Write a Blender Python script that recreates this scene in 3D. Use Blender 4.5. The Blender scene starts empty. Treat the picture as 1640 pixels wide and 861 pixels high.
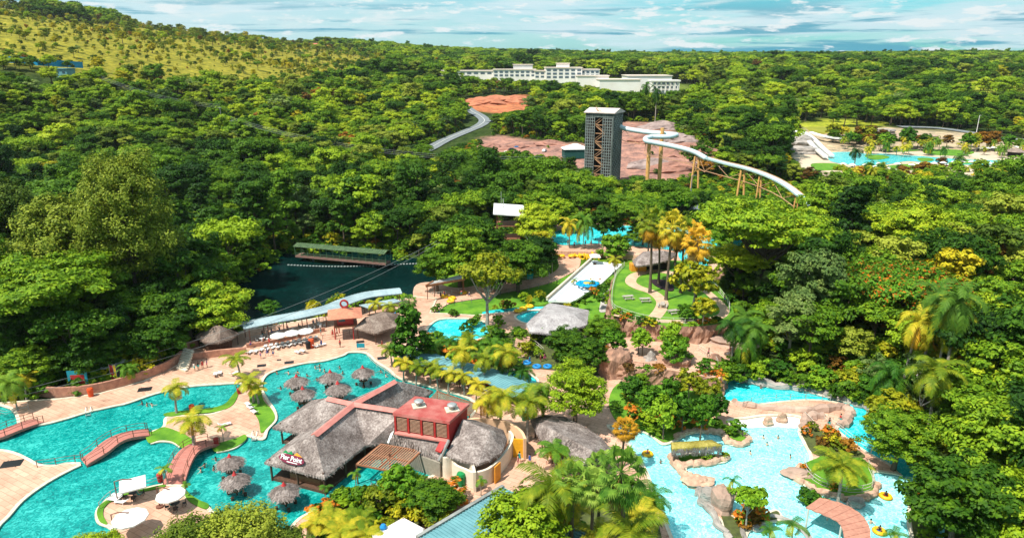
import bpy, math, random
import numpy as np
from mathutils import Vector, Matrix
from mathutils.geometry import delaunay_2d_cdt
R = math.radians
random.seed(7)
SC = bpy.context.scene
COL = SC.collection
# ------------------------------------------------------------ camera, world, sun, exposure
FPX, CX, CY, PITCH = 1094.0, 820.0, 430.5, R(17.0)
CAMZ = 55.0
cam = bpy.data.cameras.new('camera'); cam.sensor_width = 36; cam.lens = 36 * FPX / 1640
cam.clip_start = 0.5; cam.clip_end = 40000
camo = bpy.data.objects.new('camera', cam); COL.objects.link(camo)
camo.location = (0, 0, CAMZ); camo.rotation_euler = (R(90) - PITCH, 0, 0)
SC.camera = camo
SUN = Vector((-0.40, -0.30, 0.86)).normalized()
elev = math.asin(SUN.z); azim = math.atan2(SUN.x, SUN.y)
sl = bpy.data.lights.new('sun', 'SUN'); sl.energy = 5.0; sl.angle = R(0.5); sl.color = (1, 0.95, 0.86)
slo = bpy.data.objects.new('sun', sl); COL.objects.link(slo)
slo.rotation_euler = SUN.to_track_quat('Z', 'Y').to_euler()
SC.view_settings.view_transform = 'Standard'
SC.view_settings.look = 'None'
SC.view_settings.exposure = 0.45
SC.view_settings.gamma = 1
SC.cycles.max_bounces = 5; SC.cycles.diffuse_bounces = 2; SC.cycles.glossy_bounces = 2
SC.cycles.transmission_bounces = 3; SC.cycles.transparent_max_bounces = 6; SC.cycles.volume_bounces = 0
SC.cycles.caustics_reflective = False; SC.cycles.caustics_refractive = False
SC.cycles.sample_clamp_indirect = 6

def N(nt, t, **kw):
    n = nt.nodes.new(t)
    for k, v in kw.items():
        if k == 'inp':
            for a, b in v.items(): n.inputs[a].default_value = b
        else: setattr(n, k, v)
    return n
def ramp(nt, fac, stops):
    r = nt.nodes.new('ShaderNodeValToRGB'); e = r.color_ramp.elements
    while len(e) < len(stops): e.new(0.5)
    for i, (p, c) in enumerate(stops):
        e[i].position = p; e[i].color = (c[0], c[1], c[2], 1)
    nt.links.new(fac, r.inputs[0]); return r.outputs[0]

W = bpy.data.worlds.new('World'); SC.world = W; W.use_nodes = True
nt = W.node_tree; nt.nodes.clear()
sky = N(nt, 'ShaderNodeTexSky', sky_type='NISHITA', sun_disc=False, sun_elevation=elev, sun_rotation=azim, air_density=1.0, dust_density=0.6, ozone_density=1.5)
tc = N(nt, 'ShaderNodeTexCoord')
sep = N(nt, 'ShaderNodeSeparateXYZ'); nt.links.new(tc.outputs['Generated'], sep.inputs[0])
# clouds by direction, flattened towards the horizon
def cloud(scale, loc, lo, hi, detail=8.0, rough=.6, dist=0.0):
    mp = N(nt, 'ShaderNodeMapping', inp={'Scale': scale, 'Location': loc}); nt.links.new(tc.outputs['Generated'], mp.inputs[0])
    n = N(nt, 'ShaderNodeTexNoise', inp={'Scale': 1.0, 'Detail': detail, 'Roughness': rough, 'Distortion': dist}); nt.links.new(mp.outputs[0], n.inputs['Vector'])
    r = N(nt, 'ShaderNodeMapRange', interpolation_type='SMOOTHSTEP', inp={1: lo, 2: hi}); nt.links.new(n.outputs[0], r.inputs[0]); return r.outputs[0]
def mul(a, b):
    m = N(nt, 'ShaderNodeMath', operation='MULTIPLY'); nt.links.new(a, m.inputs[0]); nt.links.new(b, m.inputs[1]); return m.outputs[0]
def band(stops):
    return ramp(nt, sep.outputs['Z'], [(p, (v, v, v)) for p, v in stops])
def mixc(fac, a, col):
    m = N(nt, 'ShaderNodeMix', data_type='RGBA', inp={7: (*col, 1)}); nt.links.new(fac, m.inputs[0]); nt.links.new(a, m.inputs[6]); return m.outputs[2]
side = N(nt, 'ShaderNodeMapRange', inp={1: -0.40, 2: 0.42, 3: 1.0, 4: 0.0}); nt.links.new(sep.outputs['X'], side.inputs[0])
veil0 = cloud((2.6, 2.6, 30), (3.1, 1.7, 0.3), 0.36, 0.62, 9.0, .62, .5)
veil = N(nt, 'ShaderNodeMath', operation='MAXIMUM'); nt.links.new(veil0, veil.inputs[0])
sd = N(nt, 'ShaderNodeMath', operation='MULTIPLY', inp={1: .88}); nt.links.new(side.outputs[0], sd.inputs[0]); nt.links.new(sd.outputs[0], veil.inputs[1])
dark = mul(cloud((3.4, 3.4, 70), (5.4, 2.0, 3.3), 0.50, 0.60, 7.0, .6, .3), band([(0.0, .5), (0.012, 1), (0.055, .9), (0.08, .15), (.2, 0)]))
puff = mul(cloud((17, 17, 80), (0.4, 0.0, 1.3), 0.54, 0.63, 10.0, .64), band([(0.0, .25), (0.01, 1), (0.075, .95), (0.16, 0)]))
puff2 = mul(cloud((7, 7, 46), (8.4, 3.0, .3), 0.50, 0.74, 10.0, .66, .6), band([(0.02, 0), (0.05, 1), (0.2, .6), (.4, .3)]))
SKYC = N(nt, 'ShaderNodeMix', data_type='RGBA', blend_type='MULTIPLY', inp={0: 1.0, 7: (0.30, 0.98, 1.10, 1)}); nt.links.new(sky.outputs[0], SKYC.inputs[6])
c_ = mixc(veil.outputs[0], SKYC.outputs[2], (5.4, 7.0, 7.5)); c_ = mixc(dark, c_, (0.5, 3.2, 4.4)); c_ = mixc(puff2, c_, (6.6, 7.4, 7.5)); c_ = mixc(puff, c_, (7.0, 7.6, 7.7))
m2 = N(nt, 'ShaderNodeMix', data_type='RGBA', inp={0: 0.0}); nt.links.new(c_, m2.inputs[6])
bg = N(nt, 'ShaderNodeBackground', inp={1: 0.09}); nt.links.new(m2.outputs[2], bg.inputs[0])
wo = N(nt, 'ShaderNodeOutputWorld'); nt.links.new(bg.outputs[0], wo.inputs[0])

# ------------------------------------------------------------ picture measurements -> places in the world
cP, sP = math.cos(PITCH), math.sin(PITCH)
def ray(px, py):
    u = (px - CX) / FPX; v = (CY - py) / FPX
    return Vector((u, cP + v * sP, -sP + v * cP))
def G(px, py, z=0.0):
    d = ray(px, py); t = (z - CAMZ) / d.z
    return Vector((d.x * t, d.y * t, z))
def D(px, py, depth):
    return Vector((0, 0, CAMZ)) + ray(px, py) * depth
def project(P):
    P = np.asarray(P, float); x, y, z = P[..., 0], P[..., 1], P[..., 2] - CAMZ
    dep = y * cP - z * sP; up = y * sP + z * cP
    dep = np.where(dep < 1, 1, dep)
    return CX + FPX * x / dep, CY - FPX * up / dep, dep

# ------------------------------------------------------------ materials
MATS = {}
def _new(name):
    m = bpy.data.materials.new(name); m.use_nodes = True
    nt = m.node_tree; b = nt.nodes['Principled BSDF']; return m, nt, b
def mat(name, col, rough=0.7, col2=None, scale=2.0, bump=0.0, bscale=None, spec=0.3, metal=0.0, stretch=(1, 1, 1), contrast=(0.35, 0.65), coord='Object', detail=5):
    if name in MATS: return MATS[name]
    m, nt, b = _new(name)
    b.inputs['Roughness'].default_value = rough; b.inputs['Metallic'].default_value = metal
    b.inputs['Specular IOR Level'].default_value = spec
    tc = N(nt, 'ShaderNodeTexCoord'); mp = N(nt, 'ShaderNodeMapping', inp={'Scale': stretch}); nt.links.new(tc.outputs[coord], mp.inputs[0])
    if col2 is None: col2 = tuple(c * 0.78 for c in col)
    n = N(nt, 'ShaderNodeTexNoise', inp={'Scale': scale, 'Detail': float(detail), 'Roughness': 0.6}); nt.links.new(mp.outputs[0], n.inputs['Vector'])
    nt.links.new(ramp(nt, n.outputs[0], [(contrast[0], col2), (contrast[1], col)]), b.inputs['Base Color'])
    if bump:
        n2 = N(nt, 'ShaderNodeTexNoise', inp={'Scale': bscale or scale * 3, 'Detail': 4.0}); nt.links.new(mp.outputs[0], n2.inputs['Vector'])
        bp = N(nt, 'ShaderNodeBump', inp={'Strength': 1.0, 'Distance': bump}); nt.links.new(n2.outputs[0], bp.inputs['Height']); nt.links.new(bp.outputs[0], b.inputs['Normal'])
    MATS[name] = m; return m
def leafmat(name, dark, mid, bright, noise=0.9, transl=0.22, accent=None, acc=0.72, worldvar=True):
    if name in MATS: return MATS[name]
    m, nt, b = _new(name)
    b.inputs['Roughness'].default_value = 0.55; b.inputs['Specular IOR Level'].default_value = 0.12
    tc = N(nt, 'ShaderNodeTexCoord'); oi = N(nt, 'ShaderNodeObjectInfo')
    n = N(nt, 'ShaderNodeTexNoise', inp={'Scale': noise, 'Detail': 3.0, 'Roughness': 0.7}); nt.links.new(tc.outputs['Object'], n.inputs['Vector'])
    mr = N(nt, 'ShaderNodeMapRange', inp={1: 0.0, 2: 1.0, 3: -0.22, 4: 0.22}); nt.links.new(oi.outputs['Random'], mr.inputs[0])
    ad = N(nt, 'ShaderNodeMath', operation='ADD'); nt.links.new(n.outputs[0], ad.inputs[0]); nt.links.new(mr.outputs[0], ad.inputs[1])
    c = ramp(nt, ad.outputs[0], [(0.28, dark), (0.5, mid), (0.74, bright)])
    if accent:
        n4 = N(nt, 'ShaderNodeTexNoise', inp={'Scale': 1.7, 'Detail': 2.0}); nt.links.new(tc.outputs['Object'], n4.inputs['Vector'])
        f = ramp(nt, n4.outputs[0], [(acc - 0.12, (0, 0, 0)), (acc - 0.05, (1, 1, 1))])
        mx = N(nt, 'ShaderNodeMix', data_type='RGBA', inp={7: (*accent, 1)}); nt.links.new(f, mx.inputs[0]); nt.links.new(c, mx.inputs[6]); c = mx.outputs[2]
    nt.links.new(c, b.inputs['Base Color'])
    tr = N(nt, 'ShaderNodeBsdfTranslucent'); nt.links.new(c, tr.inputs[0])
    ms = N(nt, 'ShaderNodeMixShader', inp={0: transl}); nt.links.new(b.outputs[0], ms.inputs[1]); nt.links.new(tr.outputs[0], ms.inputs[2])
    nt.links.new(ms.outputs[0], nt.nodes['Material Output'].inputs[0])
    MATS[name] = m; return m
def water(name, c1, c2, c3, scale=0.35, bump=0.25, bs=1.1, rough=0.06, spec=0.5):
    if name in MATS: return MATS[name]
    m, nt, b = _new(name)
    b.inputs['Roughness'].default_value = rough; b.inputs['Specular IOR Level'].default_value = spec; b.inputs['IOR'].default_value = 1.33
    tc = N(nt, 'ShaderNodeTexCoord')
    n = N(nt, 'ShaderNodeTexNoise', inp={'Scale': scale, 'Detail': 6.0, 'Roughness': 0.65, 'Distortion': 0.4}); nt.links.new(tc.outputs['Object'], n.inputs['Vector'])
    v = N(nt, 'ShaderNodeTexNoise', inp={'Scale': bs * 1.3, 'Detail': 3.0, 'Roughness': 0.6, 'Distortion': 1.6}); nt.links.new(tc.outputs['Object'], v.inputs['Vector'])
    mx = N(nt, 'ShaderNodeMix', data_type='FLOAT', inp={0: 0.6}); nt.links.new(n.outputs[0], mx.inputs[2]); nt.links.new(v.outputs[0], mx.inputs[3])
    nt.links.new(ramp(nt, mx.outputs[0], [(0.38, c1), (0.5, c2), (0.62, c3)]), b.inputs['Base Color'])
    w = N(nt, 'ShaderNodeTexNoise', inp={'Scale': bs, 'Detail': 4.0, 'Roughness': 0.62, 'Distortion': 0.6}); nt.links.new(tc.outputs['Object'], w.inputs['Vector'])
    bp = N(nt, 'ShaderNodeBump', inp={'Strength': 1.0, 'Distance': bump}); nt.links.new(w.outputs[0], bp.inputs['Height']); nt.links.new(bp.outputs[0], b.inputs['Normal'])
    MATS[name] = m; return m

# ------------------------------------------------------------ mesh builder and object bookkeeping
def link(o, parent=None):
    COL.objects.link(o)
    if parent is not None: o.parent = parent
    return o
def tag(o, label=None, cat=None, group=None, kind=None):
    if label: o['label'] = label
    if cat: o['category'] = cat
    if group: o['group'] = group
    if kind: o['kind'] = kind
    return o
def empty(name, loc, label=None, cat=None, group=None, rz=0, parent=None):
    o = bpy.data.objects.new(name, None); o.location = loc; o.rotation_euler = (0, 0, rz); o.empty_display_size = 0.3
    link(o, parent); return tag(o, label, cat, group)
def copy_tree(o, parent=None):
    c = o.copy(); COL.objects.link(c); c.parent = parent
    for ch in list(o.children): copy_tree(ch, c)
    return c
def place(proto, loc, rz=0, s=1.0, label=None, group=None):
    """first use moves the prototype itself, then copies"""
    o = proto if not proto.get('_used') else copy_tree(proto)
    proto['_used'] = 1
    o.location = loc; o.rotation_euler = (0, 0, rz); o.scale = (s, s, s) if not isinstance(s, tuple) else s
    if label: o['label'] = label
    if group: o['group'] = group
    return o
class MB:
    def __init__(s): s.v = []; s.f = []; s.m = []; s.mi = 0
    def add(s, vs, fs):
        b = len(s.v); s.v += [tuple(v) for v in vs]; s.f += [tuple(i + b for i in f) for f in fs]; s.m += [s.mi] * len(fs); return s
    def box(s, c, size, rz=0.0, rot=None):
        M = rot or Matrix.Rotation(rz, 3, 'Z'); c = Vector(c); hx, hy, hz = size[0] / 2, size[1] / 2, size[2] / 2
        vs = [c + M @ Vector((x * hx, y * hy, z * hz)) for x in (-1, 1) for y in (-1, 1) for z in (-1, 1)]
        return s.add(vs, [(0, 1, 3, 2), (4, 6, 7, 5), (0, 4, 5, 1), (2, 3, 7, 6), (0, 2, 6, 4), (1, 5, 7, 3)])
    def beam(s, a, b, w, h=None):
        a, b = Vector(a), Vector(b); d = b - a; L = d.length
        if L < 1e-5: return s
        q = d.to_track_quat('X', 'Z').to_matrix()
        return s.box((a + b) / 2, (L, w, h or w), rot=q)
    def tube(s, pts, r, n=8, cap=True):
        pts = [Vector(p) for p in pts]; rs = r if isinstance(r, (list, tuple)) else [r] * len(pts)
        vs = []; fs = []; k = len(pts); prev = None
        for i, p in enumerate(pts):
            d = (pts[min(i + 1, k - 1)] - pts[max(i - 1, 0)])
            if d.length < 1e-6: d = Vector((0, 0, 1))
            d.normalize()
            if prev is None:
                a = d.orthogonal().normalized()
            else:
                a = prev - d * prev.dot(d)
                a = a.normalized() if a.length > 1e-6 else d.orthogonal().normalized()
            prev = a; b = d.cross(a)
            for j in range(n):
                t = 2 * math.pi * j / n; vs.append(p + (a * math.cos(t) + b * math.sin(t)) * rs[i])
        for i in range(k - 1):
            for j in range(n):
                fs.append((i * n + j, i * n + (j + 1) % n, (i + 1) * n + (j + 1) % n, (i + 1) * n + j))
        if cap: fs.append(tuple(range(n))[::-1]); fs.append(tuple(range((k - 1) * n, k * n)))
        return s.add(vs, fs)
    def lathe(s, prof, n=16, c=(0, 0, 0)):
        c = Vector(c); vs = []; fs = []
        for r, z in prof:
            for j in range(n): t = 2 * math.pi * j / n; vs.append(c + Vector((r * math.cos(t), r * math.sin(t), z)))
        for i in range(len(prof) - 1):
            for j in range(n): fs.append((i * n + j, i * n + (j + 1) % n, (i + 1) * n + (j + 1) % n, (i + 1) * n + j))
        fs.append(tuple(range(n))[::-1]); fs.append(tuple(range((len(prof) - 1) * n, len(prof) * n)))
        return s.add(vs, fs)
    def torus(s, c, R_, r, n=20, m=8, sz=1.0):
        c = Vector(c); vs = []; fs = []
        for i in range(n):
            a = 2 * math.pi * i / n
            for j in range(m):
                b = 2 * math.pi * j / m; q = R_ + r * math.cos(b)
                vs.append(c + Vector((q * math.cos(a), q * math.sin(a), r * math.sin(b) * sz)))
        for i in range(n):
            for j in range(m): fs.append((i * m + j, ((i + 1) % n) * m + j, ((i + 1) % n) * m + (j + 1) % m, i * m + (j + 1) % m))
        return s.add(vs, fs)
    def prism(s, poly, z0, z1):
        n = len(poly); vs = [(p[0], p[1], z0) for p in poly] + [(p[0], p[1], z1) for p in poly]
        fs = [(i, (i + 1) % n, n + (i + 1) % n, n + i) for i in range(n)] + [tuple(range(n, 2 * n)), tuple(range(n))[::-1]]
        return s.add(vs, fs)
    def face(s, vs): return s.add(vs, [tuple(range(len(vs)))])
    def slab(s, poly, t):
        """closed slab: 3-D polygon thickened straight down by t"""
        n = len(poly); vs = [tuple(p) for p in poly] + [(p[0], p[1], p[2] - t) for p in poly]
        return s.add(vs, [tuple(range(n)), tuple(range(n, 2 * n))[::-1]] + [(i, n + i, n + (i + 1) % n, (i + 1) % n) for i in range(n)])
    def build(s, name, mats, parent=None, loc=(0, 0, 0), smooth=False, fix=True):
        me = bpy.data.meshes.new(name); me.from_pydata(s.v, [], s.f)
        for m in (mats if isinstance(mats, (list, tuple)) else [mats]): me.materials.append(m)
        if s.mi or any(s.m): me.polygons.foreach_set('material_index', s.m)
        if smooth: me.polygons.foreach_set('use_smooth', [True] * len(s.f))
        if fix:
            import bmesh
            bm = bmesh.new(); bm.from_mesh(me); bmesh.ops.recalc_face_normals(bm, faces=bm.faces); bm.to_mesh(me); bm.free()
        me.update()
        o = bpy.data.objects.new(name, me); o.location = loc; return link(o, parent)

# ------------------------------------------------------------ terrain
PARK_PX = [(-300, 1150), (-300, 700), (-120, 655), (0, 645), (100, 638), (160, 630), (230, 610), (285, 584), (302, 560), (390, 530), (520, 508), (640, 480), (680, 466), (700, 462),
           (745, 470), (800, 470), (880, 478), (980, 500), (1010, 512), (1160, 520), (1200, 560), (1260, 590), (1340, 625), (1450, 680), (1520, 740), (1530, 900), (1560, 1150)]
PARK = np.array([G(x, y)[:2] for x, y in PARK_PX])
LAKE_PX = [(370, 536), (378, 505), (392, 470), (420, 440), (450, 420), (472, 410), (560, 408), (620, 414), (672, 424), (692, 440), (686, 462), (640, 478), (520, 503), (390, 526), (300, 548)]
LAKE = np.array([G(x, y, -1)[:2] for x, y in LAKE_PX])
def polydist(P, poly):
    """signed distance (negative inside) of points P (n,2) to polygon"""
    P = np.asarray(P, float).reshape(-1, 2); a = poly; b = np.roll(poly, -1, 0)
    dmin = np.full(len(P), 1e18); inside = np.zeros(len(P), bool)
    for (ax, ay), (bx, by) in zip(a, b):
        ex, ey = bx - ax, by - ay; wx, wy = P[:, 0] - ax, P[:, 1] - ay
        t = np.clip((wx * ex + wy * ey) / max(ex * ex + ey * ey, 1e-12), 0, 1)
        dmin = np.minimum(dmin, (wx - t * ex) ** 2 + (wy - t * ey) ** 2)
        c = (ay > P[:, 1]) != (by > P[:, 1])
        with np.errstate(divide='ignore', invalid='ignore'):
            xi = ax + (P[:, 1] - ay) * ex / (ey if ey != 0 else 1e-12)
        inside ^= c & (P[:, 0] < xi)
    d = np.sqrt(dmin); return np.where(inside, -d, d)
CTRL = [  # px, py, distance along the lens axis: ground seen there
 (0, 300, 330), (0, 230, 352), (0, 170, 385), (0, 112, 430), (0, 60, 540), (0, 26, 700), (-250, 60, 600), (-250, 200, 380), (-400, -40, 900), (-150, -10, 900), (100, 48, 850), (150, 56, 870), (40, 34, 800), (100, 60, 640), (100, 115, 450),
 (200, 62, 880), (300, 63, 900), (200, 100, 560), (300, 135, 550), (450, 84, 900), (450, 135, 610), (550, 96, 1000), (700, 112, 1100), (620, 100, 1060), (300, 200, 430), (300, 262, 345), (150, 250, 350), (450, 200, 440), (600, 200, 500), (600, 150, 650), (560, 128, 760), (600, 118, 850),
 (600, 262, 372), (700, 238, 420), (770, 215, 450), (770, 185, 520), (740, 140, 700), (820, 150, 650), (860, 128, 780), (960, 135, 760), (1060, 142, 740), (820, 108, 1300), (960, 104, 1500),
 (1100, 110, 1400), (1060, 172, 560), (900, 235, 395), (1000, 282, 335), (1100, 262, 345), (1120, 232, 385), (1060, 215, 410), (1240, 262, 350), (1280, 325, 300), (1290, 212, 440),
 (1300, 205, 475), (1450, 212, 465), (1640, 225, 445), (1300, 250, 385), (1450, 262, 365), (1640, 275, 350), (1850, 260, 360), (1500, 186, 540), (1450, 140, 760), (1600, 160, 640), (1300, 150, 720), (1300, 108, 1400), (1500, 101, 1500),
 (1640, 101, 1500), (1900, 105, 1400), (1250, 112, 1100), (1640, 130, 850), (1000, 97, 2600), (1300, 95, 2600), (1700, 95, 2600)]
cw = [D(*c) for c in CTRL]
cw += [G(x, y, z) for x, y, z in [(300, 400, -0.5), (180, 560, 1.5), (60, 600, 2.0), (450, 395, 0.5), (640, 400, 0.5), (300, 340, 1), (560, 340, 1), (720, 330, 2), (700, 420, 0.5), (820, 400, 2), (900, 392, 3), (1000, 400, 3.5), (1100, 400, 3.5), (900, 340, 3), (1080, 340, 3.5), (1180, 330, 2),
        (1180, 450, 3), (1250, 520, 2.5), (1350, 560, 2.0), (1350, 450, 3.5), (1500, 600, 2.5), (1500, 450, 4), (1640, 600, 4), (1640, 750, 3), (1640, 450, 5), (1500, 360, 3), (1350, 360, 2), (1640, 360, 4), (1560, 860, 2), (1900, 600, 6), (-200, 600, 3), (-200, 450, 6), (0, 450, 4), (0, 380, 5), (150, 420, 3), (750, 455, 1.2), (850, 448, 1.8), (940, 430, 2.6), (900, 478, 1.0)]]
for a in range(-180, 181, 20):
    for rr, hz in ((4000, 42), (9000, 38), (15000, 34)):
        cw.append(Vector((rr * math.sin(R(a)), rr * math.cos(R(a)), hz + (70 if -60 < a < -15 and rr == 4000 else 0) * 0.2)))
cw += [Vector((x, y, 0)) for x, y in ((0, 0), (-60, 20), (60, 20), (0, -60), (-150, 0), (150, 0))]
CW = np.array([tuple(c) for c in cw])
def phi(d): return np.sqrt(d * d + 25.0)
Amat = phi(np.linalg.norm(CW[:, None, :2] - CW[None, :, :2], axis=2)); n_ = len(CW)
S_ = np.zeros((n_ + 1, n_ + 1)); S_[:n_, :n_] = Amat - np.eye(n_) * 0.6; S_[:n_, n_] = 1; S_[n_, :n_] = 1
sol = np.linalg.solve(S_, np.append(CW[:, 2], 0))
def sstep(x): x = np.clip(x, 0, 1); return x * x * (3 - 2 * x)
def H(P):
    P = np.asarray(P, float).reshape(-1, 2); out = np.empty(len(P))
    for i in range(0, len(P), 20000):
        q = P[i:i + 20000]
        out[i:i + 20000] = phi(np.linalg.norm(q[:, None, :] - CW[None, :, :2], axis=2)) @ sol[:n_] + sol[n_]
    r = np.hypot(P[:, 0], P[:, 1])
    out += np.sin(P[:, 0] * .021 + 1) * np.cos(P[:, 1] * .017) * 1.6 * np.clip((r - 420) / 300, 0, 1)
    dp = polydist(P, PARK); w = sstep(dp / 14.0); out = out * w
    dl = polydist(P, LAKE); w = sstep((dl + 1) / 9.0); out = out * w + (-3.2) * (1 - w)
    return out
def h1(x, y): return float(H([[x, y]])[0])
def T(px, py, off=0.0):
    d = ray(px, py); ts = np.geomspace(50, 9000, 900)
    P = np.stack([d.x * ts, d.y * ts], 1); z = CAMZ + d.z * ts - H(P) - off
    k = np.argmax(z < 0)
    if k == 0: t = ts[-1] if z[0] > 0 else ts[0]
    else:
        lo, hi = ts[k - 1], ts[k]
        for _ in range(12):
            m_ = (lo + hi) / 2
            if CAMZ + d.z * m_ - h1(d.x * m_, d.y * m_) - off < 0: hi = m_
            else: lo = m_
        t = hi
    return Vector((d.x * t, d.y * t, CAMZ + d.z * t))
def Tp(pts, off=0.0): return np.array([T(x, y, off)[:2] for x, y in pts])

# areas of bare ground, clearings and meadows (seen from above the tree tops)
QUARRY = Tp([(762, 224), (800, 216), (880, 228), (940, 230), (990, 194), (1050, 196), (1100, 222), (1158, 246), (1150, 268), (1090, 286), (1000, 304), (930, 290), (900, 262), (850, 250), (790, 248)])
BANK = Tp([(745, 160), (790, 155), (845, 152), (850, 176), (800, 182), (752, 176)])
SAV = Tp([(-400, 100), (0, 105), (90, 112), (210, 136), (330, 152), (450, 156), (560, 132), (650, 104), (560, 84), (330, 48), (180, 40), (60, 28), (-60, 0), (-400, -60)])
MEADOW = [Tp([(1480, 150), (1560, 128), (1640, 130), (1720, 150), (1640, 175), (1530, 178)]), Tp([(1500, 112), (1600, 108), (1640, 118), (1560, 126)]), Tp([(1270, 198), (1330, 190), (1420, 196), (1400, 212), (1300, 214)])]
RESORT = Tp([(1262, 222), (1290, 205), (1420, 204), (1540, 212), (1660, 225), (1760, 240), (1760, 300), (1600, 312), (1480, 300), (1400, 300), (1330, 300), (1270, 262)])
HOTEL = Tp([(700, 126), (800, 122), (900, 120), (960, 124), (1000, 126), (1100, 136), (1140, 150), (1130, 172), (1050, 168), (960, 152), (880, 142), (700, 134)])
ROADL = [(562, 124), (570, 130), (566, 134)]
road_pts = [T(x, y) for x, y in [(600, 280), (640, 262), (686, 240), (712, 226), (745, 212), (768, 202), (776, 194), (768, 186), (757, 180), (745, 172), (720, 160)]]
ROAD2 = [T(x, y) for x, y in [(776, 196), (800, 192), (830, 186)]]
ROAD3 = [T(x, y) for x, y in [(1440, 204), (1500, 206), (1560, 214), (1600, 222), (1680, 226)]]
UPPER = Tp([(690, 450), (820, 440), (900, 420), (868, 395), (880, 372), (960, 362), (1080, 372), (1130, 385), (1150, 420), (1160, 520), (1000, 520), (860, 520), (690, 500)])

def grid_terrain():
    rs = np.concatenate([[0, 12, 24, 36], np.geomspace(48, 16000, 330)])
    an = np.concatenate([np.arange(-180, -60, 6), np.arange(-60, -46, 2), np.arange(-46, 46, 0.42), np.arange(46, 60, 2), np.arange(60, 180, 6)]) * math.pi / 180
    A, RR = np.meshgrid(an, rs); X = RR * np.sin(A); Y = RR * np.cos(A)
    P = np.stack([X.ravel(), Y.ravel()], 1); Z = H(P); na, nr = len(an), len(rs)
    idx = np.arange(nr * na).reshape(nr, na); nx = np.roll(idx, -1, 1)
    F = np.stack([idx[:-1].ravel(), nx[:-1].ravel(), nx[1:].ravel(), idx[1:].ravel()], 1)[:, ::-1]
    me = bpy.data.meshes.new('terrain'); V = np.column_stack([P, Z])
    me.vertices.add(len(V)); me.vertices.foreach_set('co', V.ravel())
    me.loops.add(len(F) * 4); me.loops.foreach_set('vertex_index', F.ravel())
    me.polygons.add(len(F)); me.polygons.foreach_set('loop_start', np.arange(len(F)) * 4)
    me.polygons.foreach_set('use_smooth', np.ones(len(F), bool))
    c = np.tile([0.035, 0.06, 0.014], (len(P), 1)); rng = np.random.default_rng(3)
    def paint(poly, col, soft):
        w = 1 - sstep(polydist(P, poly) / soft + 0.5); c[:] = c * (1 - w[:, None]) + np.array(col) * w[:, None]
    paint(SAV, (0.25, 0.235, 0.028), 60)
    for m in MEADOW: paint(m, (0.30, 0.34, 0.03), 14)
    paint(RESORT, (0.42, 0.34, 0.22), 8); paint(HOTEL, (0.12, 0.17, 0.03), 20)
    paint(QUARRY, (0.33, 0.185, 0.145), 8); paint(BANK, (0.46, 0.17, 0.08), 10)
    paint(UPPER, (0.10, 0.20, 0.015), 6)
    at = me.color_attributes.new('ground', 'FLOAT_COLOR', 'POINT'); at.data.foreach_set('color', np.column_stack([c, np.ones(len(c))]).ravel())
    me.update(); me.validate()
    m, nt, b = _new('ground_soil'); b.inputs['Roughness'].default_value = 0.95; b.inputs['Specular IOR Level'].default_value = 0.05
    ca = N(nt, 'ShaderNodeVertexColor', layer_name='ground'); tcn = N(nt, 'ShaderNodeTexCoord')
    n = N(nt, 'ShaderNodeTexNoise', inp={'Scale': 0.14, 'Detail': 12.0, 'Roughness': 0.78}); nt.links.new(tcn.outputs['Object'], n.inputs['Vector'])
    g = ramp(nt, n.outputs[0], [(0.34, (.30, .32, .30)), (0.47, (.85, .85, .9)), (0.53, (1.1, 1, .95)), (0.68, (1.7, 1.6, 1.6))])
    mx = N(nt, 'ShaderNodeMix', data_type='RGBA', blend_type='MULTIPLY', inp={0: 1.0}); nt.links.new(ca.outputs[0], mx.inputs[6]); nt.links.new(g, mx.inputs[7]); nt.links.new(mx.outputs[2], b.inputs['Base Color'])
    n2 = N(nt, 'ShaderNodeTexNoise', inp={'Scale': 0.25, 'Detail': 8.0}); nt.links.new(tcn.outputs['Object'], n2.inputs['Vector'])
    bp = N(nt, 'ShaderNodeBump', inp={'Distance': 1.5}); nt.links.new(n2.outputs[0], bp.inputs['Height']); nt.links.new(bp.outputs[0], b.inputs['Normal'])
    me.materials.append(m)
    o = bpy.data.objects.new('terrain', me); link(o); tag(o, 'rolling wooded ground of the valley and hills around the water park', kind='structure'); return o
grid_terrain()

# ------------------------------------------------------------ foliage
def leaf_mesh(name, C_, Nn, size, mats, mi=None, tri=False, rng=None):
    """many small diamond leaves; C_ centres, Nn normals, size per leaf"""
    rng = rng or np.random.default_rng(1); n = len(C_)
    Nn = Nn / np.maximum(np.linalg.norm(Nn, axis=1, keepdims=True), 1e-6)
    rv = rng.normal(size=(n, 3)); U = np.cross(Nn, rv); U /= np.maximum(np.linalg.norm(U, axis=1, keepdims=True), 1e-6); V_ = np.cross(Nn, U)
    s = np.asarray(size).reshape(-1, 1) * np.ones((n, 1))
    bend = Nn * s * 0.22
    q = np.stack([C_ - U * s + -bend, C_ - V_ * s * 0.62, C_ + U * s - bend, C_ + V_ * s * 0.62], 1).reshape(-1, 3)
    F = np.arange(n * 4).reshape(n, 4)
    me = bpy.data.meshes.new(name); me.vertices.add(n * 4); me.vertices.foreach_set('co', q.ravel())
    me.loops.add(n * 4); me.loops.foreach_set('vertex_index', F.ravel()); me.polygons.add(n); me.polygons.foreach_set('loop_start', np.arange(n) * 4)
    for m in (mats if isinstance(mats, (list, tuple)) else [mats]): me.materials.append(m)
    if mi is not None: me.polygons.foreach_set('material_index', mi)
    me.update(); return me
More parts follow.
